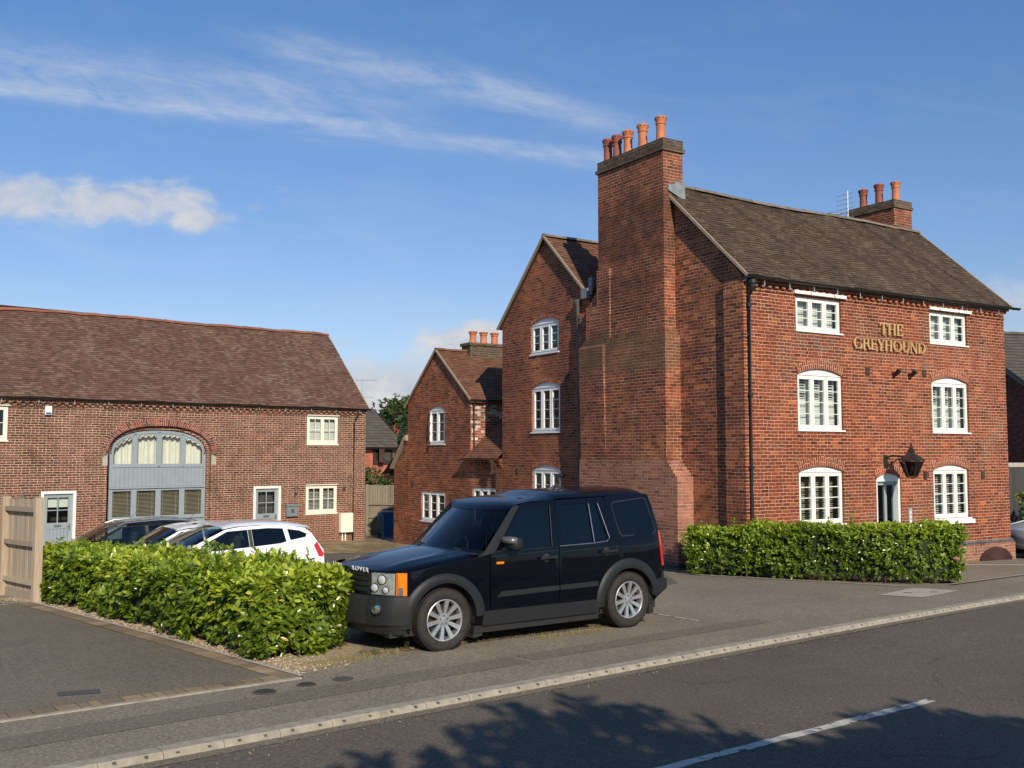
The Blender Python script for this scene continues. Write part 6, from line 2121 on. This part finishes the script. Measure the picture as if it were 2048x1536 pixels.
    c.side('sill_trim', q([(1.02, .20), (1.02, .245), (2.80, .245), (2.80, .20)]), 'plastic_dark', (), .0, .3, thick=.1)
    for far in (0, 1):
        mb = MB(); superell(mb, c.pt(1.42 * k, 1.045 * h, .11, far), (.07, .11, .065), 3)
        mb.beam(c.pt(1.40 * k, 1.0 * h, 0, far), c.pt(1.41 * k, 1.01 * h, .06, far), .04, .03)
        mb.build('door_mirror', col if col != 'car_black' else 'plastic_dark', c.root, smooth=60)
        for hs, hz in ((2.0, .90), (2.80, .965)):
            mb = MB(); mb.beam(c.pt(hs * k, hz * h, .025, far), c.pt((hs + .19) * k, (hz + .012) * h, .025, far), .02, .026); mb.build('handle', col, c.root)
        mb = MB()
        for s_ in (1.30 * k, 2.32 * k): mb.tube([c.pt(s_, zz * h, .0015, far) for zz in (.3, .6, .9)], .003, 4)
        mb.tube([c.pt(3.02 * k, .95 * h, .0015, far), c.pt(3.06 * k, 1.1 * h, .0015, far)], .003, 4)
        mb.build('door_gap', 'hub_dark', c.root)
        if rails:
            mb = MB(); mb.tube([c.pt(1.72 * k, 1.39 * h, -.01, far), c.pt(1.9 * k, 1.455 * h, -.03, far), c.pt(2.6 * k, 1.50 * h, -.05, far), c.pt(3.2 * k, 1.465 * h, -.04, far), c.pt(3.35 * k, 1.41 * h, -.02, far)], .018, 8)
            mb.build('roof_rail', 'metal', c.root, smooth=50)
    c.underbody(.25 * k, 3.7 * k, .17, .5, ((wb[0] * k, .30 * h, Ra * h + .01), (wb[1] * k, .30 * h, Ra * h + .01)))
    mb = MB(); superell(mb, (1.15 * k, Wd / 2, .88 * h), (.28 * k, Wd / 2 - .2, .12), 5); mb.box(1.0 * k, 3.5 * k, .2, Wd - .2, .45, .55); mb.build('dashboard', 'plastic_dark', c.root, smooth=40)
    c.seats((1.85 * k, 2.65 * k), .55 * h, mat='seat')
    mb = MB(); P = [(1.42 * k + .05 * sin(t), Wd * .70 + .17 * cos(t), .98 * h + .15 * sin(t)) for t in [2 * pi * j / 20 for j in range(21)]]
    mb.tube(P, .014, 6, caps=False); mb.build('steering_wheel', 'plastic_dark', c.root)
    for x in wb:
        for far in (False, True):
            c.wheel(x * k, .30 * h, .30 * h, .19, .20, 7, .03, far)
    mb = MB(); mb.tube([(2.1 * k, Wd / 2, 1.51 * h), (2.25 * k, Wd / 2, 1.51 * h + .19)], .005, 5); mb.build('aerial', 'plastic_dark', c.root)
    return c


def car_at(px_s, Y, ang_deg, name, label, col, **kw):
    """px_s: world x of nose on near side"""
    x, y = px_s, Y
    a = radians(90 - ang_deg)
    ex, ey = x + 2.0 * cos(a), y + 2.0 * sin(a)
    return hatch(name, label, (x, y, kw.pop('z', gz(ex, ey))), a, col, **kw)


car_at(-6.90, 18.15, 57, 'parked_car', 'white hatchback nearest behind the left hedge with red tail lamp showing', 'car_white', style='mpv', group='cars in the courtyard', z=-.50)
car_at(-8.45, 20.1, 57, 'parked_car', 'white car between the nearer white hatchback and the black car', 'car_white', style='std', H=1.48, L=4.1, group='cars in the courtyard', z=-.60)
car_at(-10.3, 21.4, 57, 'parked_car', 'black car with silver roof rails below the blue arched window', 'car_black', style='std', H=1.52, L=4.3, rails=True, group='cars in the courtyard', z=-.66)
hatch('parked_car', 'silver grey car nosing in at the right edge past the pub corner', (13.35, 26.1, gz(13.4, 26.0) - .0), radians(8), 'car_silver', L=4.2, H=1.48, Wd=1.78, style='std')

# ================================================================== planting
def leaf_mesh(name, tips, dirs, n_leaf, length, width, mat, parent, seed, rndbias=None, droop=.25, off=None, spread=(35, 80), curl=.12):
    """rosettes of folded leaves at every shoot tip"""
    rg = np.random.default_rng(seed)
    N_ = len(tips)
    K = n_leaf
    tips = np.repeat(tips, K, axis=0); dirs = np.repeat(dirs, K, axis=0)
    rb = np.repeat(rndbias, K) if rndbias is not None else np.zeros(len(tips))
    M_ = len(tips)
    ax = np.where(np.abs(dirs[:, 2:3]) > .9, np.array([[1., 0, 0]]), np.array([[0, 0, 1.]]))
    a = np.cross(dirs, ax); a /= np.linalg.norm(a, axis=1, keepdims=True)
    b = np.cross(dirs, a)
    ph = (np.tile(np.arange(K), N_) * 2.4 + rg.uniform(0, 6.28, M_))
    sp = np.radians(rg.uniform(spread[0], spread[1], M_))
    rad = a * np.cos(ph)[:, None] + b * np.sin(ph)[:, None]
    d = dirs * np.cos(sp)[:, None] + rad * np.sin(sp)[:, None]
    d /= np.linalg.norm(d, axis=1, keepdims=True)
    start = tips - dirs * (rg.uniform(0, .07, M_) * (length / .1))[:, None]
    nrm = dirs - d * np.sum(dirs * d, axis=1, keepdims=True) + rg.normal(0, .25, (M_, 3)); nrm[:, 2] += .25
    nrm -= d * np.sum(nrm * d, axis=1, keepdims=True)
    nrm /= np.linalg.norm(nrm, axis=1, keepdims=True)
    sd = np.cross(d, nrm)
    Ln = length * np.repeat(rg.uniform(.7, 1.25, N_), K) * rg.uniform(.6, 1.2, M_); Wn = width * rg.uniform(.8, 1.15, M_)
    prof = [(0, 0, 0), (.30, .78, 0), (.62, 1.0, 0), (.85, .62, 0), (1, 0, 0)]
    def P(t, w, up): return start + d * (Ln * t)[:, None] + sd * (Wn * .5 * w)[:, None] + nrm * (Ln * (up + curl * t * t * -1.0))[:, None]
    rows = [P(0, 0, 0), P(.3, -.8, .03), P(.3, 0, 0), P(.3, .8, .03), P(.68, -.92, .03), P(.68, 0, 0), P(.68, .92, .03), P(1, 0, 0)]
    V = np.stack(rows, axis=1).reshape(-1, 3)
    fc = np.array([[0, 2, 1, 1], [0, 3, 2, 2]])
    quads = np.array([[1, 2, 5, 4], [2, 3, 6, 5]]); tris = np.array([[0, 2, 1], [0, 3, 2], [4, 5, 7], [5, 6, 7]])
    base = (np.arange(M_) * 8)[:, None]
    loops = []
    q = (base[:, :, None] + quads[None]).reshape(M_, -1); t = (base[:, :, None] + tris[None]).reshape(M_, -1)
    allv = np.concatenate([q, t], axis=1).reshape(-1)
    tot = np.tile(np.array([4, 4, 3, 3, 3, 3]), M_)
    st = np.concatenate([[0], np.cumsum(tot)[:-1]])
    me = bpy.data.meshes.new(name)
    me.vertices.add(len(V)); me.vertices.foreach_set('co', V.astype(np.float32).reshape(-1))
    me.loops.add(len(allv)); me.loops.foreach_set('vertex_index', allv.astype(np.int32))
    me.polygons.add(len(tot)); me.polygons.foreach_set('loop_start', st.astype(np.int32)); me.polygons.foreach_set('loop_total', tot.astype(np.int32))
    me.update(calc_edges=True)
    r = np.clip(rg.beta(2, 2.2, M_) * .8 + rb, 0, 1)
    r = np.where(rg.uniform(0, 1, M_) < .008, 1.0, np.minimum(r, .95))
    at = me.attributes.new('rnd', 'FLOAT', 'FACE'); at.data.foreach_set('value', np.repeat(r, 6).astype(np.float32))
    me.polygons.foreach_set('use_smooth', np.ones(len(tot), dtype=bool))
    me.materials.append(M[mat])
    o = bpy.data.objects.new(name, me); COL.objects.link(o)
    if parent is not None:
        o.parent = parent
        if parent.get('_ox') is not None: o.location = (-parent['_ox'], -parent['_oy'], -parent['_oz'])
    return o


def hedge(label, axis, width, heights, dens, leaf, mat, seed, base=0.06, tall=0, cat='hedge'):
    """clipped hedge along a polyline (world coordinates)"""
    rg = np.random.default_rng(seed)
    ax = [Vector((*p, 0)) for p in axis]
    for _ in range(3):      # round the bends
        nx_ = [ax[0]]
        for i in range(len(ax) - 1): nx_ += [ax[i].lerp(ax[i + 1], .25), ax[i].lerp(ax[i + 1], .75)]
        ax = nx_ + [ax[-1]]
    seg = [(ax[i + 1] - ax[i]).length for i in range(len(ax) - 1)]; L_ = sum(seg)

    def at_(t):
        t = min(max(t, 0), L_ - 1e-6)
        for i, sgl in enumerate(seg):
            if t <= sgl: break
            t -= sgl
        d = (ax[i + 1] - ax[i]).normalized()
        return ax[i] + d * t, d
    c = at_(L_ / 2)[0]; z0 = gz(c.x, c.y)
    root = thing('hedge', label, cat, (c.x, c.y, z0), 0, off=(c.x, c.y, z0))
    T = []; D = []; B = []
    def hgt(t): return float(np.interp(t / L_, np.linspace(0, 1, len(heights)), heights))
    area = [(L_ * 1.0, 'front'), (L_ * 1.0, 'back'), (L_ * width, 'top'), (width, 'end0'), (width, 'end1')]
    for ar, k in area:
        n = int(dens * ar * (1.0 if k != 'back' else .5))
        for _ in range(n):
            dep = abs(rg.normal(0, .07)) if rg.uniform() < .65 else rg.uniform(0, .28)
            t = rg.uniform(0, L_); h = hgt(t); zq = rg.uniform()
            if sin(t * 5.3 + zq * 4.1 + seed) * sin(t * 11.9 - zq * 7.7 + ar) > .6: dep += .06
            lump = .05 * sin(t * 2.1 + seed) + .035 * sin(t * 5.3) + .02 * sin(t * 11)
            if k in ('front', 'back'):
                p, d = at_(t); nn_ = Vector((d.y, -d.x, 0)); sg_ = 1 if k == 'front' else -1
                z = base + (h - base) * zq ** .9
                lump2 = .06 * sin(t * 3.1 + z * 4) + .04 * sin(t * 7.7 - z * 6)
                rnd_ = .10 * max(0, (z / h - .8) / .2) ** 2 + .10 * max(0, (.25 - z / h) / .25)
                q = p + nn_ * sg_ * (width / 2 + lump2 - dep - rnd_); dv = nn_ * sg_ * .8 + Vector((0, 0, .55))
            elif k == 'top':
                p, d = at_(t); nn_ = Vector((d.y, -d.x, 0)); w = rg.uniform(-1, 1)
                z = h + lump - dep * .8 - .06 * abs(w) ** 6 + .03 * sin(w * 4 + t * 3)
                q = p + nn_ * w * width / 2; dv = nn_ * w * .3 + Vector((0, 0, 1))
            else:
                e = 0 if k == 'end0' else L_
                p, d = at_(e); nn_ = Vector((d.y, -d.x, 0)); w = rg.uniform(-1, 1); sg_ = -1 if k == 'end0' else 1
                z = base + (h - base) * rg.uniform()
                h = hgt(e); z = min(z, h)
                q = p + nn_ * w * width / 2 * .95 + d * sg_ * (-dep + .02 - .12 * abs(w) ** 4 + .05 * sin(z * 7 + w * 3)); dv = d * sg_ * .8 + nn_ * w * .3 + Vector((0, 0, .5))
            dv = dv + Vector(rg.normal(0, .33, 3))
            dv.normalize()
            T.append((q.x, q.y, gz(q.x, q.y) + z)); D.append(tuple(dv)); B.append(.30 * (z / h) ** 1.5 - .12 * (dep / .28) + (.16 if k == 'top' else 0) + .10 * sin(t * 1.7 + z * 3 + seed) - .02)  # leaf tone raised towards the sunlit top, lowered deep inside: light painted in
    for _ in range(tall):      # whips standing above the clipped line
        t = rg.uniform(0, L_); p, d = at_(t); nn_ = Vector((d.y, -d.x, 0)); q = p + nn_ * rg.uniform(-.5, .5) * width
        for j in range(3):
            T.append((q.x + rg.normal(0, .01), q.y, gz(q.x, q.y) + hgt(t) + .04 + .06 * j)); D.append((rg.normal(0, .2), rg.normal(0, .2), 1)); B.append(.3)
    D = np.array(D); D /= np.linalg.norm(D, axis=1, keepdims=True)
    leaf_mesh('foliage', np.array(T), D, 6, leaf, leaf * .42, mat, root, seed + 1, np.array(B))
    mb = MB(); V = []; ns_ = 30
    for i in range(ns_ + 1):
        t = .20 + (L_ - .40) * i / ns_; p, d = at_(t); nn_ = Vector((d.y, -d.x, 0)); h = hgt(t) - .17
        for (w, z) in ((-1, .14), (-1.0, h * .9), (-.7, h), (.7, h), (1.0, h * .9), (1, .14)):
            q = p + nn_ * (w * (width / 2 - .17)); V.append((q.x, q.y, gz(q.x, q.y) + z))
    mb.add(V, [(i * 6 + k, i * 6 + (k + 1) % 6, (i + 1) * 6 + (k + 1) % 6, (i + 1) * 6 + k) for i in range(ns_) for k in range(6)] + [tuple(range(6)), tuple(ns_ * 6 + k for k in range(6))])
    mb.build('dark_core', 'core', root)  # solid dark core added inside the leaves to stop see-through
    mb = MB()
    for _ in range(int(L_ * 9)):
        t = rg.uniform(.1, L_ - .1); p, d = at_(t); nn_ = Vector((d.y, -d.x, 0)); w = rg.uniform(-.42, .42) * width
        q = p + nn_ * w; z = gz(q.x, q.y)
        mb.tube([(q.x, q.y, z - .02), (q.x + rg.normal(0, .05), q.y + rg.normal(0, .05), z + .3), (q.x + rg.normal(0, .12), q.y + rg.normal(0, .12), z + .7)], [.013, .009, .004], 5)
    mb.build('stems', 'twig', root)
    return root


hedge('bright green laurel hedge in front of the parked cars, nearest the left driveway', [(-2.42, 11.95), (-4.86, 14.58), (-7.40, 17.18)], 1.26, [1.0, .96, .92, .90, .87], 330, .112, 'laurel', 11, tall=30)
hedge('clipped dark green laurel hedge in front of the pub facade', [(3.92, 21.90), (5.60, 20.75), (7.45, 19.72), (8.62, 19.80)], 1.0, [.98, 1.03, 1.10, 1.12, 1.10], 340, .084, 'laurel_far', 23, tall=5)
hedge('tall green hedge past the right corner of the pub', [(14.4, 27.9), (19.5, 30.6)], 1.2, [1.75, 1.75], 120, .12, 'laurel', 31)


def tree(label, loc, h, crown, n, leaf, mat, seed, trunk_r=.18, lobes=9, name='tree', group=None, aspect=1.0, cone=False, low=.35):
    rg = np.random.default_rng(seed)
    z0 = loc[2] if len(loc) > 2 else gz(*loc)
    root = thing(name, label, 'tree', (loc[0], loc[1], z0), 0, group, off=(loc[0], loc[1], z0))
    mb = MB()
    x, y = loc[0], loc[1]
    mb.tube([(x, y, z0 - .3), (x + .05, y, z0 + h * .3), (x - .05, y + .1, z0 + h * .6), (x, y, z0 + h * .85)], [trunk_r, trunk_r * .8, trunk_r * .5, trunk_r * .15], 9)
    cs = []
    if cone:
        T = []; D = []
        for _ in range(n):
            zz = rg.uniform(.04, 1) ** 1.1; r = crown * (1 - zz) ** .8 * (1 + .15 * sin(zz * 40)) * sqrt(rg.uniform(.3, 1)); a = rg.uniform(0, 6.28)
            T.append((x + r * cos(a), y + r * sin(a), z0 + zz * h)); D.append((cos(a), sin(a), .5 + rg.normal(0, .2)))
        T = np.array(T); D = np.array(D); B = np.zeros(n)
    else:
        for k in range(lobes):
            a = 2.4 * k + rg.uniform(0, .5); rr = crown * rg.uniform(.25, .75) * (0 if k == 0 else 1)
            cz = z0 + h * rg.uniform(low + .1, .85); cr = crown * rg.uniform(.38, .6)
            cs.append((x + rr * cos(a), y + rr * sin(a), cz if k else z0 + h - cr, cr))
            mb.tube([(x, y, z0 + h * .35), ((x + cs[-1][0]) / 2, (y + cs[-1][1]) / 2, z0 + h * .5), cs[-1][:3]], [trunk_r * .5, trunk_r * .3, .03], 6)
        T = []; D = []; B = []
        for _ in range(n):
            c = cs[rg.integers(len(cs))]; v = rg.normal(0, 1, 3); v /= np.linalg.norm(v)
            r = c[3] * rg.uniform(.55, 1.05)
            T.append((c[0] + v[0] * r, c[1] + v[1] * r, c[2] + v[2] * r * .8 * aspect)); D.append(v + np.array([0, 0, .3])); B.append(.15 * v[2])
        T = np.array(T); D = np.array(D); B = np.array(B)
    D /= np.linalg.norm(D, axis=1, keepdims=True)
    leaf_mesh('crown', T, D, 5, leaf, leaf * .55, mat, root, seed + 5, B)
    mb.build('trunk', 'bark', root, smooth=50)
    return root


# trees behind the far houses
tree('broad green tree rising behind the grey roofed house in the gap', (-6.6, 66, -1.2), 7.6, 3.4, 2600, .26, 'leaf_green', 41, .25)
tree('pale green tree behind the small gable beyond the cottage', (-4.4, 78, -1.2), 8.2, 3.6, 2600, .28, 'leaf_green', 43, .25)
tree('dark slim conifer against the left edge of the cottage', (-5.05, 47.5, -1.2), 5.3, 1.0, 2600, .17, 'leaf_conifer', 47, .12, cone=True, name='conifer_tree')
tree('low leafy shrub above the back fence in the gap', (-6.55, 46.5, -1.1), 3.0, 1.1, 1500, .12, 'leaf_green', 53, .06, name='shrub')
# street trees on the near side of the road, behind the viewpoint: they shade the road
for i, (x, y, h, cr) in enumerate(((3.25, -3.6, 6.0, 1.9), (5.2, -2.8, 6.6, 2.2), (7.2, -1.9, 6.7, 2.5), (9.7, -2.7, 6.9, 2.6), (12.4, -3.9, 7.4, 2.9), (5.8, -5.4, 7.6, 2.8), (9.0, -6.4, 8.4, 3.0))):
    tree('leafy street tree on the near verge, number %s counted along the road from the viewpoint' % ('one', 'two', 'three', 'four', 'five', 'six', 'seven')[i], (x, y), h, cr, 3000, .30, 'leaf_green', 60 + i, .16, group='street trees behind the viewpoint', lobes=11)
for i, (x, y, h, cr) in enumerate(((-9, -13, 7.5, 4.0), (-3, -17, 8.0, 4.5), (4, -20, 8.5, 4.5), (12, -19, 8.5, 4.5), (20, -15, 8.0, 4.5), (-16, -8, 6.5, 3.6))):  # unseen trees added behind the camera to darken reflections in the car
    tree('unseen broad tree added for reflections, across the road behind the viewpoint, %s' % ('left of centre', 'centre', 'right of centre', 'by the right house', 'far right', 'far left')[i], (x, y), h, cr, 900, .5, 'leaf_green', 80 + i, .25, group='unseen trees added for reflections', low=.05, lobes=10)

# ================================================================== fences
def pale_fence(name, label, p0, p1, h, mat, post_at=(), rails=(.25, .55, .88), pale=.075, front=True, gravel_board=True, cat='fence', posts_front=True, gap=.004, ph=.04):
    p0 = Vector((*p0, 0)); p1 = Vector((*p1, 0)); d = (p1 - p0); L_ = d.length; d.normalize(); nrm = Vector((d.y, -d.x, 0))
    root = thing(name, label, cat, (p0.x, p0.y, gz(p0.x, p0.y)), atan2(d.y, d.x))
    z0 = gz(p0.x, p0.y)
    zz = lambda t: gz(p0.x + d.x * t, p0.y + d.y * t) - z0
    mb = MB(); n = int(L_ / pale)
    for k in range(n):
        t = k * pale; hh = h + random.uniform(-.012, .012)
        mb.box(t + gap, t + pale - gap, .0 + random.uniform(0, .006), .016, zz(t) + .12, zz(t) + hh)
    mb.build('pales', mat, root)
    for r in rails:
        mb = MB(); mb.beam((0, -.035, zz(0) + h * r), (L_, -.035, zz(L_) + h * r), .065, .075); mb.build('rail', mat, root)
    if gravel_board:
        mb = MB(); mb.beam((0, -.01, zz(0) + .07), (L_, -.01, zz(L_) + .07), .03, .15); mb.build('gravel_board', mat, root)
    for t in post_at:
        mb = MB(); y0, y1 = (-.10, .03)
        mb.box(t - .055, t + .055, y0, y1, zz(t) - .1, zz(t) + h + ph); mb.build('post', mat, root)
    return root


pale_fence('wooden_fence', 'weathered wooden fence panel with square posts at the left edge', (-8.80, 17.65), (-7.72, 16.58), 1.66, 'wood', (0.0, 1.52), (.18, .56, .90), pale=.058)
t = thing('gate_post', 'grey square post with pale block on top beyond the wooden fence', 'post', (-9.06, 17.55, gz(-9.06, 17.55)))
mb = MB(); mb.box(-.13, .13, -.08, .08, -.1, 1.55); mb.build('post', 'wood', t)
mb = MB(); mb.box(-.16, .12, -.11, .10, 1.55, 1.66); mb.build('cap', 'lead', t)
pale_fence('back_fence', 'old wooden fence closing the gap between barn and cottage', (-6.35, 43.6), (-3.4, 43.9), 2.15, 'wood_old', (.1, 1.9), (.12, .37, .62), pale=.11)
t = thing('dark_fence', 'dark close boarded fence behind the hedge at the right edge', 'fence', (14.6, 30.0, -.5), radians(30))
mb = MB()
for k in range(40): mb.box(k * .14, k * .14 + .132, -.01, .01 + .008 * (k % 2), 0, 2.45)
mb.build('pales', 'wood_dark', t)
for k in range(3):
    mb = MB(); mb.box(k * 2.2, k * 2.2 + .1, -.08, -.01, 0, 2.5); mb.build('post', 'wood_dark', t)

# ------------------------------------------------------------------ wheelie bin
bx, by = -5.05, 41.0
t = thing('wheelie_bin', 'tall blue wheelie bin standing against the cottage wall by the back fence', 'bin', (bx, by, gz(bx, by)), radians(30))
mb = MB()
P = [(-.23, -.24, .06), (.23, -.24, .06), (.23, .22, .06), (-.23, .22, .06), (-.29, -.31, .98), (.29, -.31, .98), (.29, .31, .98), (-.29, .31, .98)]
mb.add(P, [(3, 2, 1, 0), (0, 1, 5, 4), (1, 2, 6, 5), (2, 3, 7, 6), (3, 0, 4, 7)]); mb.box(-.31, .31, -.33, .33, .93, .985)
mb.build('body', 'bin_blue', t)
mb = MB(); superell(mb, (0, 0, 1.00), (.31, .34, .06), 5); mb.build('lid', 'bin_blue', t, smooth=40)
mb = MB(); mb.tube([(-.22, .36, 1.0), (.22, .36, 1.0)], .017, 8); mb.build('handle', 'bin_blue', t)
for x in (-.24, .24):
    mb = MB(); mb.lathe((x - .02, .24, .10), [(.02, 0), (.10, .0), (.10, .04), (.02, .04)], 16, axis='x'); mb.build('wheel', 'rubber', t)

# ================================================================== houses beyond
def far_house(label, x, y, ang, w, d, eave, rdg, z0, roofmat, wallmat, name='brick_house'):
    h = thing(name, label, 'house', (x, y, z0), radians(ang))
    mb = MB(); mb.box(0, w, 0, d, 0, eave)
    mb.add([(0, 0, eave), (0, d, eave), (0, d / 2, rdg)], [(0, 1, 2)]); mb.add([(w, 0, eave), (w, d, eave), (w, d / 2, rdg)], [(0, 1, 2)])
    mb.build('wall', wallmat, h)
    s_ = Vector((0, d / 2 + .3, rdg - eave + .14))
    r = tiled_roof('roof', h, (-.25, -.3, eave - .08), (1, 0, 0), s_, w + .5, s_.length, roofmat, gauge=.3, tw=.33, lift=.03)
    tiled_roof('roof', h, (-.25, d + .3, eave - .08), (1, 0, 0), (0, -(d / 2 + .3), rdg - eave + .14), w + .5, s_.length, roofmat, gauge=.3, tw=.33, lift=.03)
    ridge('ridge_tiles', h, (-.25, d / 2, rdg + .06), (w + .25, d / 2, rdg + .06), .12, roofmat)
    mb = MB()
    for xx in (-.22, w + .22):
        mb = MB(); mb.beam((xx, -.3, eave - .12), (xx, d / 2, rdg), .05, .18); mb.beam((xx, d / 2, rdg), (xx, d + .3, eave - .12), .05, .18)
        mb.build('barge_board', 'black', h)
    gutter(h, (-.25, -.36, eave - .1), (w + .25, -.36, eave - .1), .07)
    return h


h1 = far_house('red brick house with grey tiled roof seen in the gap behind the back fence', -6.4 - 8 * cos(radians(40)), 58 - 8 * sin(radians(40)), 40, 8.0, 6.4, 3.92, 6.02, -1.15, 'tile_grey', 'brick_far')
HF = Facade((0, 0, 0), (1, 0, 0), (0, -1, 0))
mb = MB(); HF.box(mb, 6.12, 7.40, 2.95, 3.80, .0, .03); mb.build('window_recess', 'interior', h1)
w_ = window(Facade((0, -.05, 0), (1, 0, 0), (0, -1, 0)), h1, 6.12, 7.40, 2.95, 3.80, 2, 0, mat='wood_brown', inset=-.06, blind=None, sill=(.05, .05))
mb = MB(); mb.box(6.85, 7.25, -.06, -.04, 3.1, 3.7); mb.build('net_curtain', 'interior_mid', w_)
mb = MB(); mb.box(6.60, 6.63, -.40, -.06, 3.0, 3.76); mb.box(6.28, 6.60, -.42, -.38, 3.0, 3.76); mb.build('open_sash', 'wood_brown', w_)
h2 = far_house('distant house with brown barge boards on its small gable', -5.5, 62.7, 55, 7, 4.4, 4.0, 6.0, -1.15, 'tile_grey', 'brick_far')
t = thing('roof_aerial', 'thin television aerial standing above the distant grey roof', 'aerial', (-9.1, 61, 4.6))
mb = MB(); mb.tube([(0, 0, 0), (0, 0, 2.3)], .03, 6); mb.build('pole', 'galv', t)
mb = MB(); mb.tube([(-.4, 0, 2.2), (.9, 0, 2.2)], .02, 5); mb.tube([(-.1, 0, 1.2), (.7, 0, 1.15)], .02, 5)
for k in range(6): mb.tube([(-.35 + .22 * k, -.25, 2.2), (-.35 + .22 * k, .25, 2.2)], .012, 4)
mb.build('antenna_array', 'galv', t)
# house at the right edge
h3 = far_house('dark brick house with brown roof beyond the right corner of the pub', 19.5, 38.0, 10, 10, 8.0, 5.83, 8.14, -.8, 'tile_grey', 'brick_dark')
t = thing('canopy', 'pale flat canopy edge on the dark house at the right edge', 'canopy', (17.7, 36.3, 1.80), radians(10))
mb = MB(); mb.box(-.4, 4, -.8, .3, 0, .22); mb.build('fascia', 'concrete', t)
mb = MB(); mb.box(.3, .5, -.7, -.5, -2.6, 0); mb.build('post', 'wood_dark', t)

# weeds and dry grass where the tarmac meets the bed
def weed(label, x, y, h, n, seed, group='weeds by the black car'):
    rg = np.random.default_rng(seed); z = gz(x, y)
    r = thing('weed', label, 'weed', (x, y, z), 0, group, off=(x, y, z))
    T = []; D = []
    mb = MB()
    for _ in range(n):
        a = rg.uniform(0, 6.28); q = rg.uniform(0, .07); hh = h * rg.uniform(.4, 1)
        mb.tube([(x, y, z), (x + q * cos(a) * .6, y + q * sin(a) * .6, z + hh * .6), (x + q * cos(a), y + q * sin(a), z + hh)], [.003, .0025, .0015], 4)
        for j in range(3): T.append((x + q * cos(a) * (.4 + .3 * j), y + q * sin(a) * (.4 + .3 * j), z + hh * (.3 + .3 * j))); D.append((cos(a), sin(a), .8))
    mb.build('stem', 'twig', r)
    D = np.array(D); D /= np.linalg.norm(D, axis=1, keepdims=True)
    leaf_mesh('leaves', np.array(T), D, 3, .028, .012, 'leaf_green', r, seed)
    return r


weed('spindly weed growing beside the front wheel of the black car', -1.28, 12.35, .24, 5, 5)
weed('low weed tuft nearer the hedge than the front wheel', -1.62, 12.0, .09, 7, 6)


def blades(name, label, region, n, h, mat, seed):
    rg = np.random.default_rng(seed); mb = MB()
    for _ in range(n):
        x, y = region(rg); z = gz(x, y) + .003; a = rg.uniform(0, 6.28); hh = h * rg.uniform(.3, 1.1); l = rg.uniform(.2, 1.2) * hh
        w = .0022
        mb.add([(x - w * sin(a), y + w * cos(a), z), (x + w * sin(a), y - w * cos(a), z), (x + l * cos(a), y + l * sin(a), z + hh)], [(0, 1, 2)])
    o = mb.build(name, mat); return tag(o, label, 'grass', kind='stuff')


M['dry_grass'] = leaf_mat('dry_grass', [(0, (.22, .17, .08)), (.6, (.40, .32, .16)), (1, (.14, .17, .05))], .2, .8, 0)


def reg1(rg):
    t = rg.beta(1.2, 1.6) * 4.6
    return (-1.9 + .816 * t + rg.normal(0, .05), 11.95 + .578 * t + rg.normal(0, .07))


def reg2(rg):
    t = rg.uniform(0, 1.6)
    q = C0 + SD * .45 - nS * (.35 + t * .75)
    return (q.x + rg.normal(0, .09), q.y + rg.normal(0, .09))


def reg3(rg):
    t = rg.uniform(1.1, 2.2)
    return (.35 + .816 * (t - 1.1) + rg.normal(0, .05), 13.15 + .578 * (t - 1.1) + rg.normal(0, .06))


blades('dry_grass', 'thin dry grass along the joint under the black car', reg1, 1500, .035, 'dry_grass', 1)
blades('dry_grass', 'dry grass and litter at the foot of the left hedge end', reg2, 2200, .05, 'dry_grass', 2)
blades('dry_grass', 'straw coloured tuft between the wheels of the black car', reg3, 1100, .05, 'dry_grass', 3)
pts = [reg1(rng) for _ in range(350)] + [reg2(rng) for _ in range(500)]
stones('grit', pts, .004, .010, 'pebble', 'loose grit along the joint between forecourt and pavement', 'grit', dz=.006)
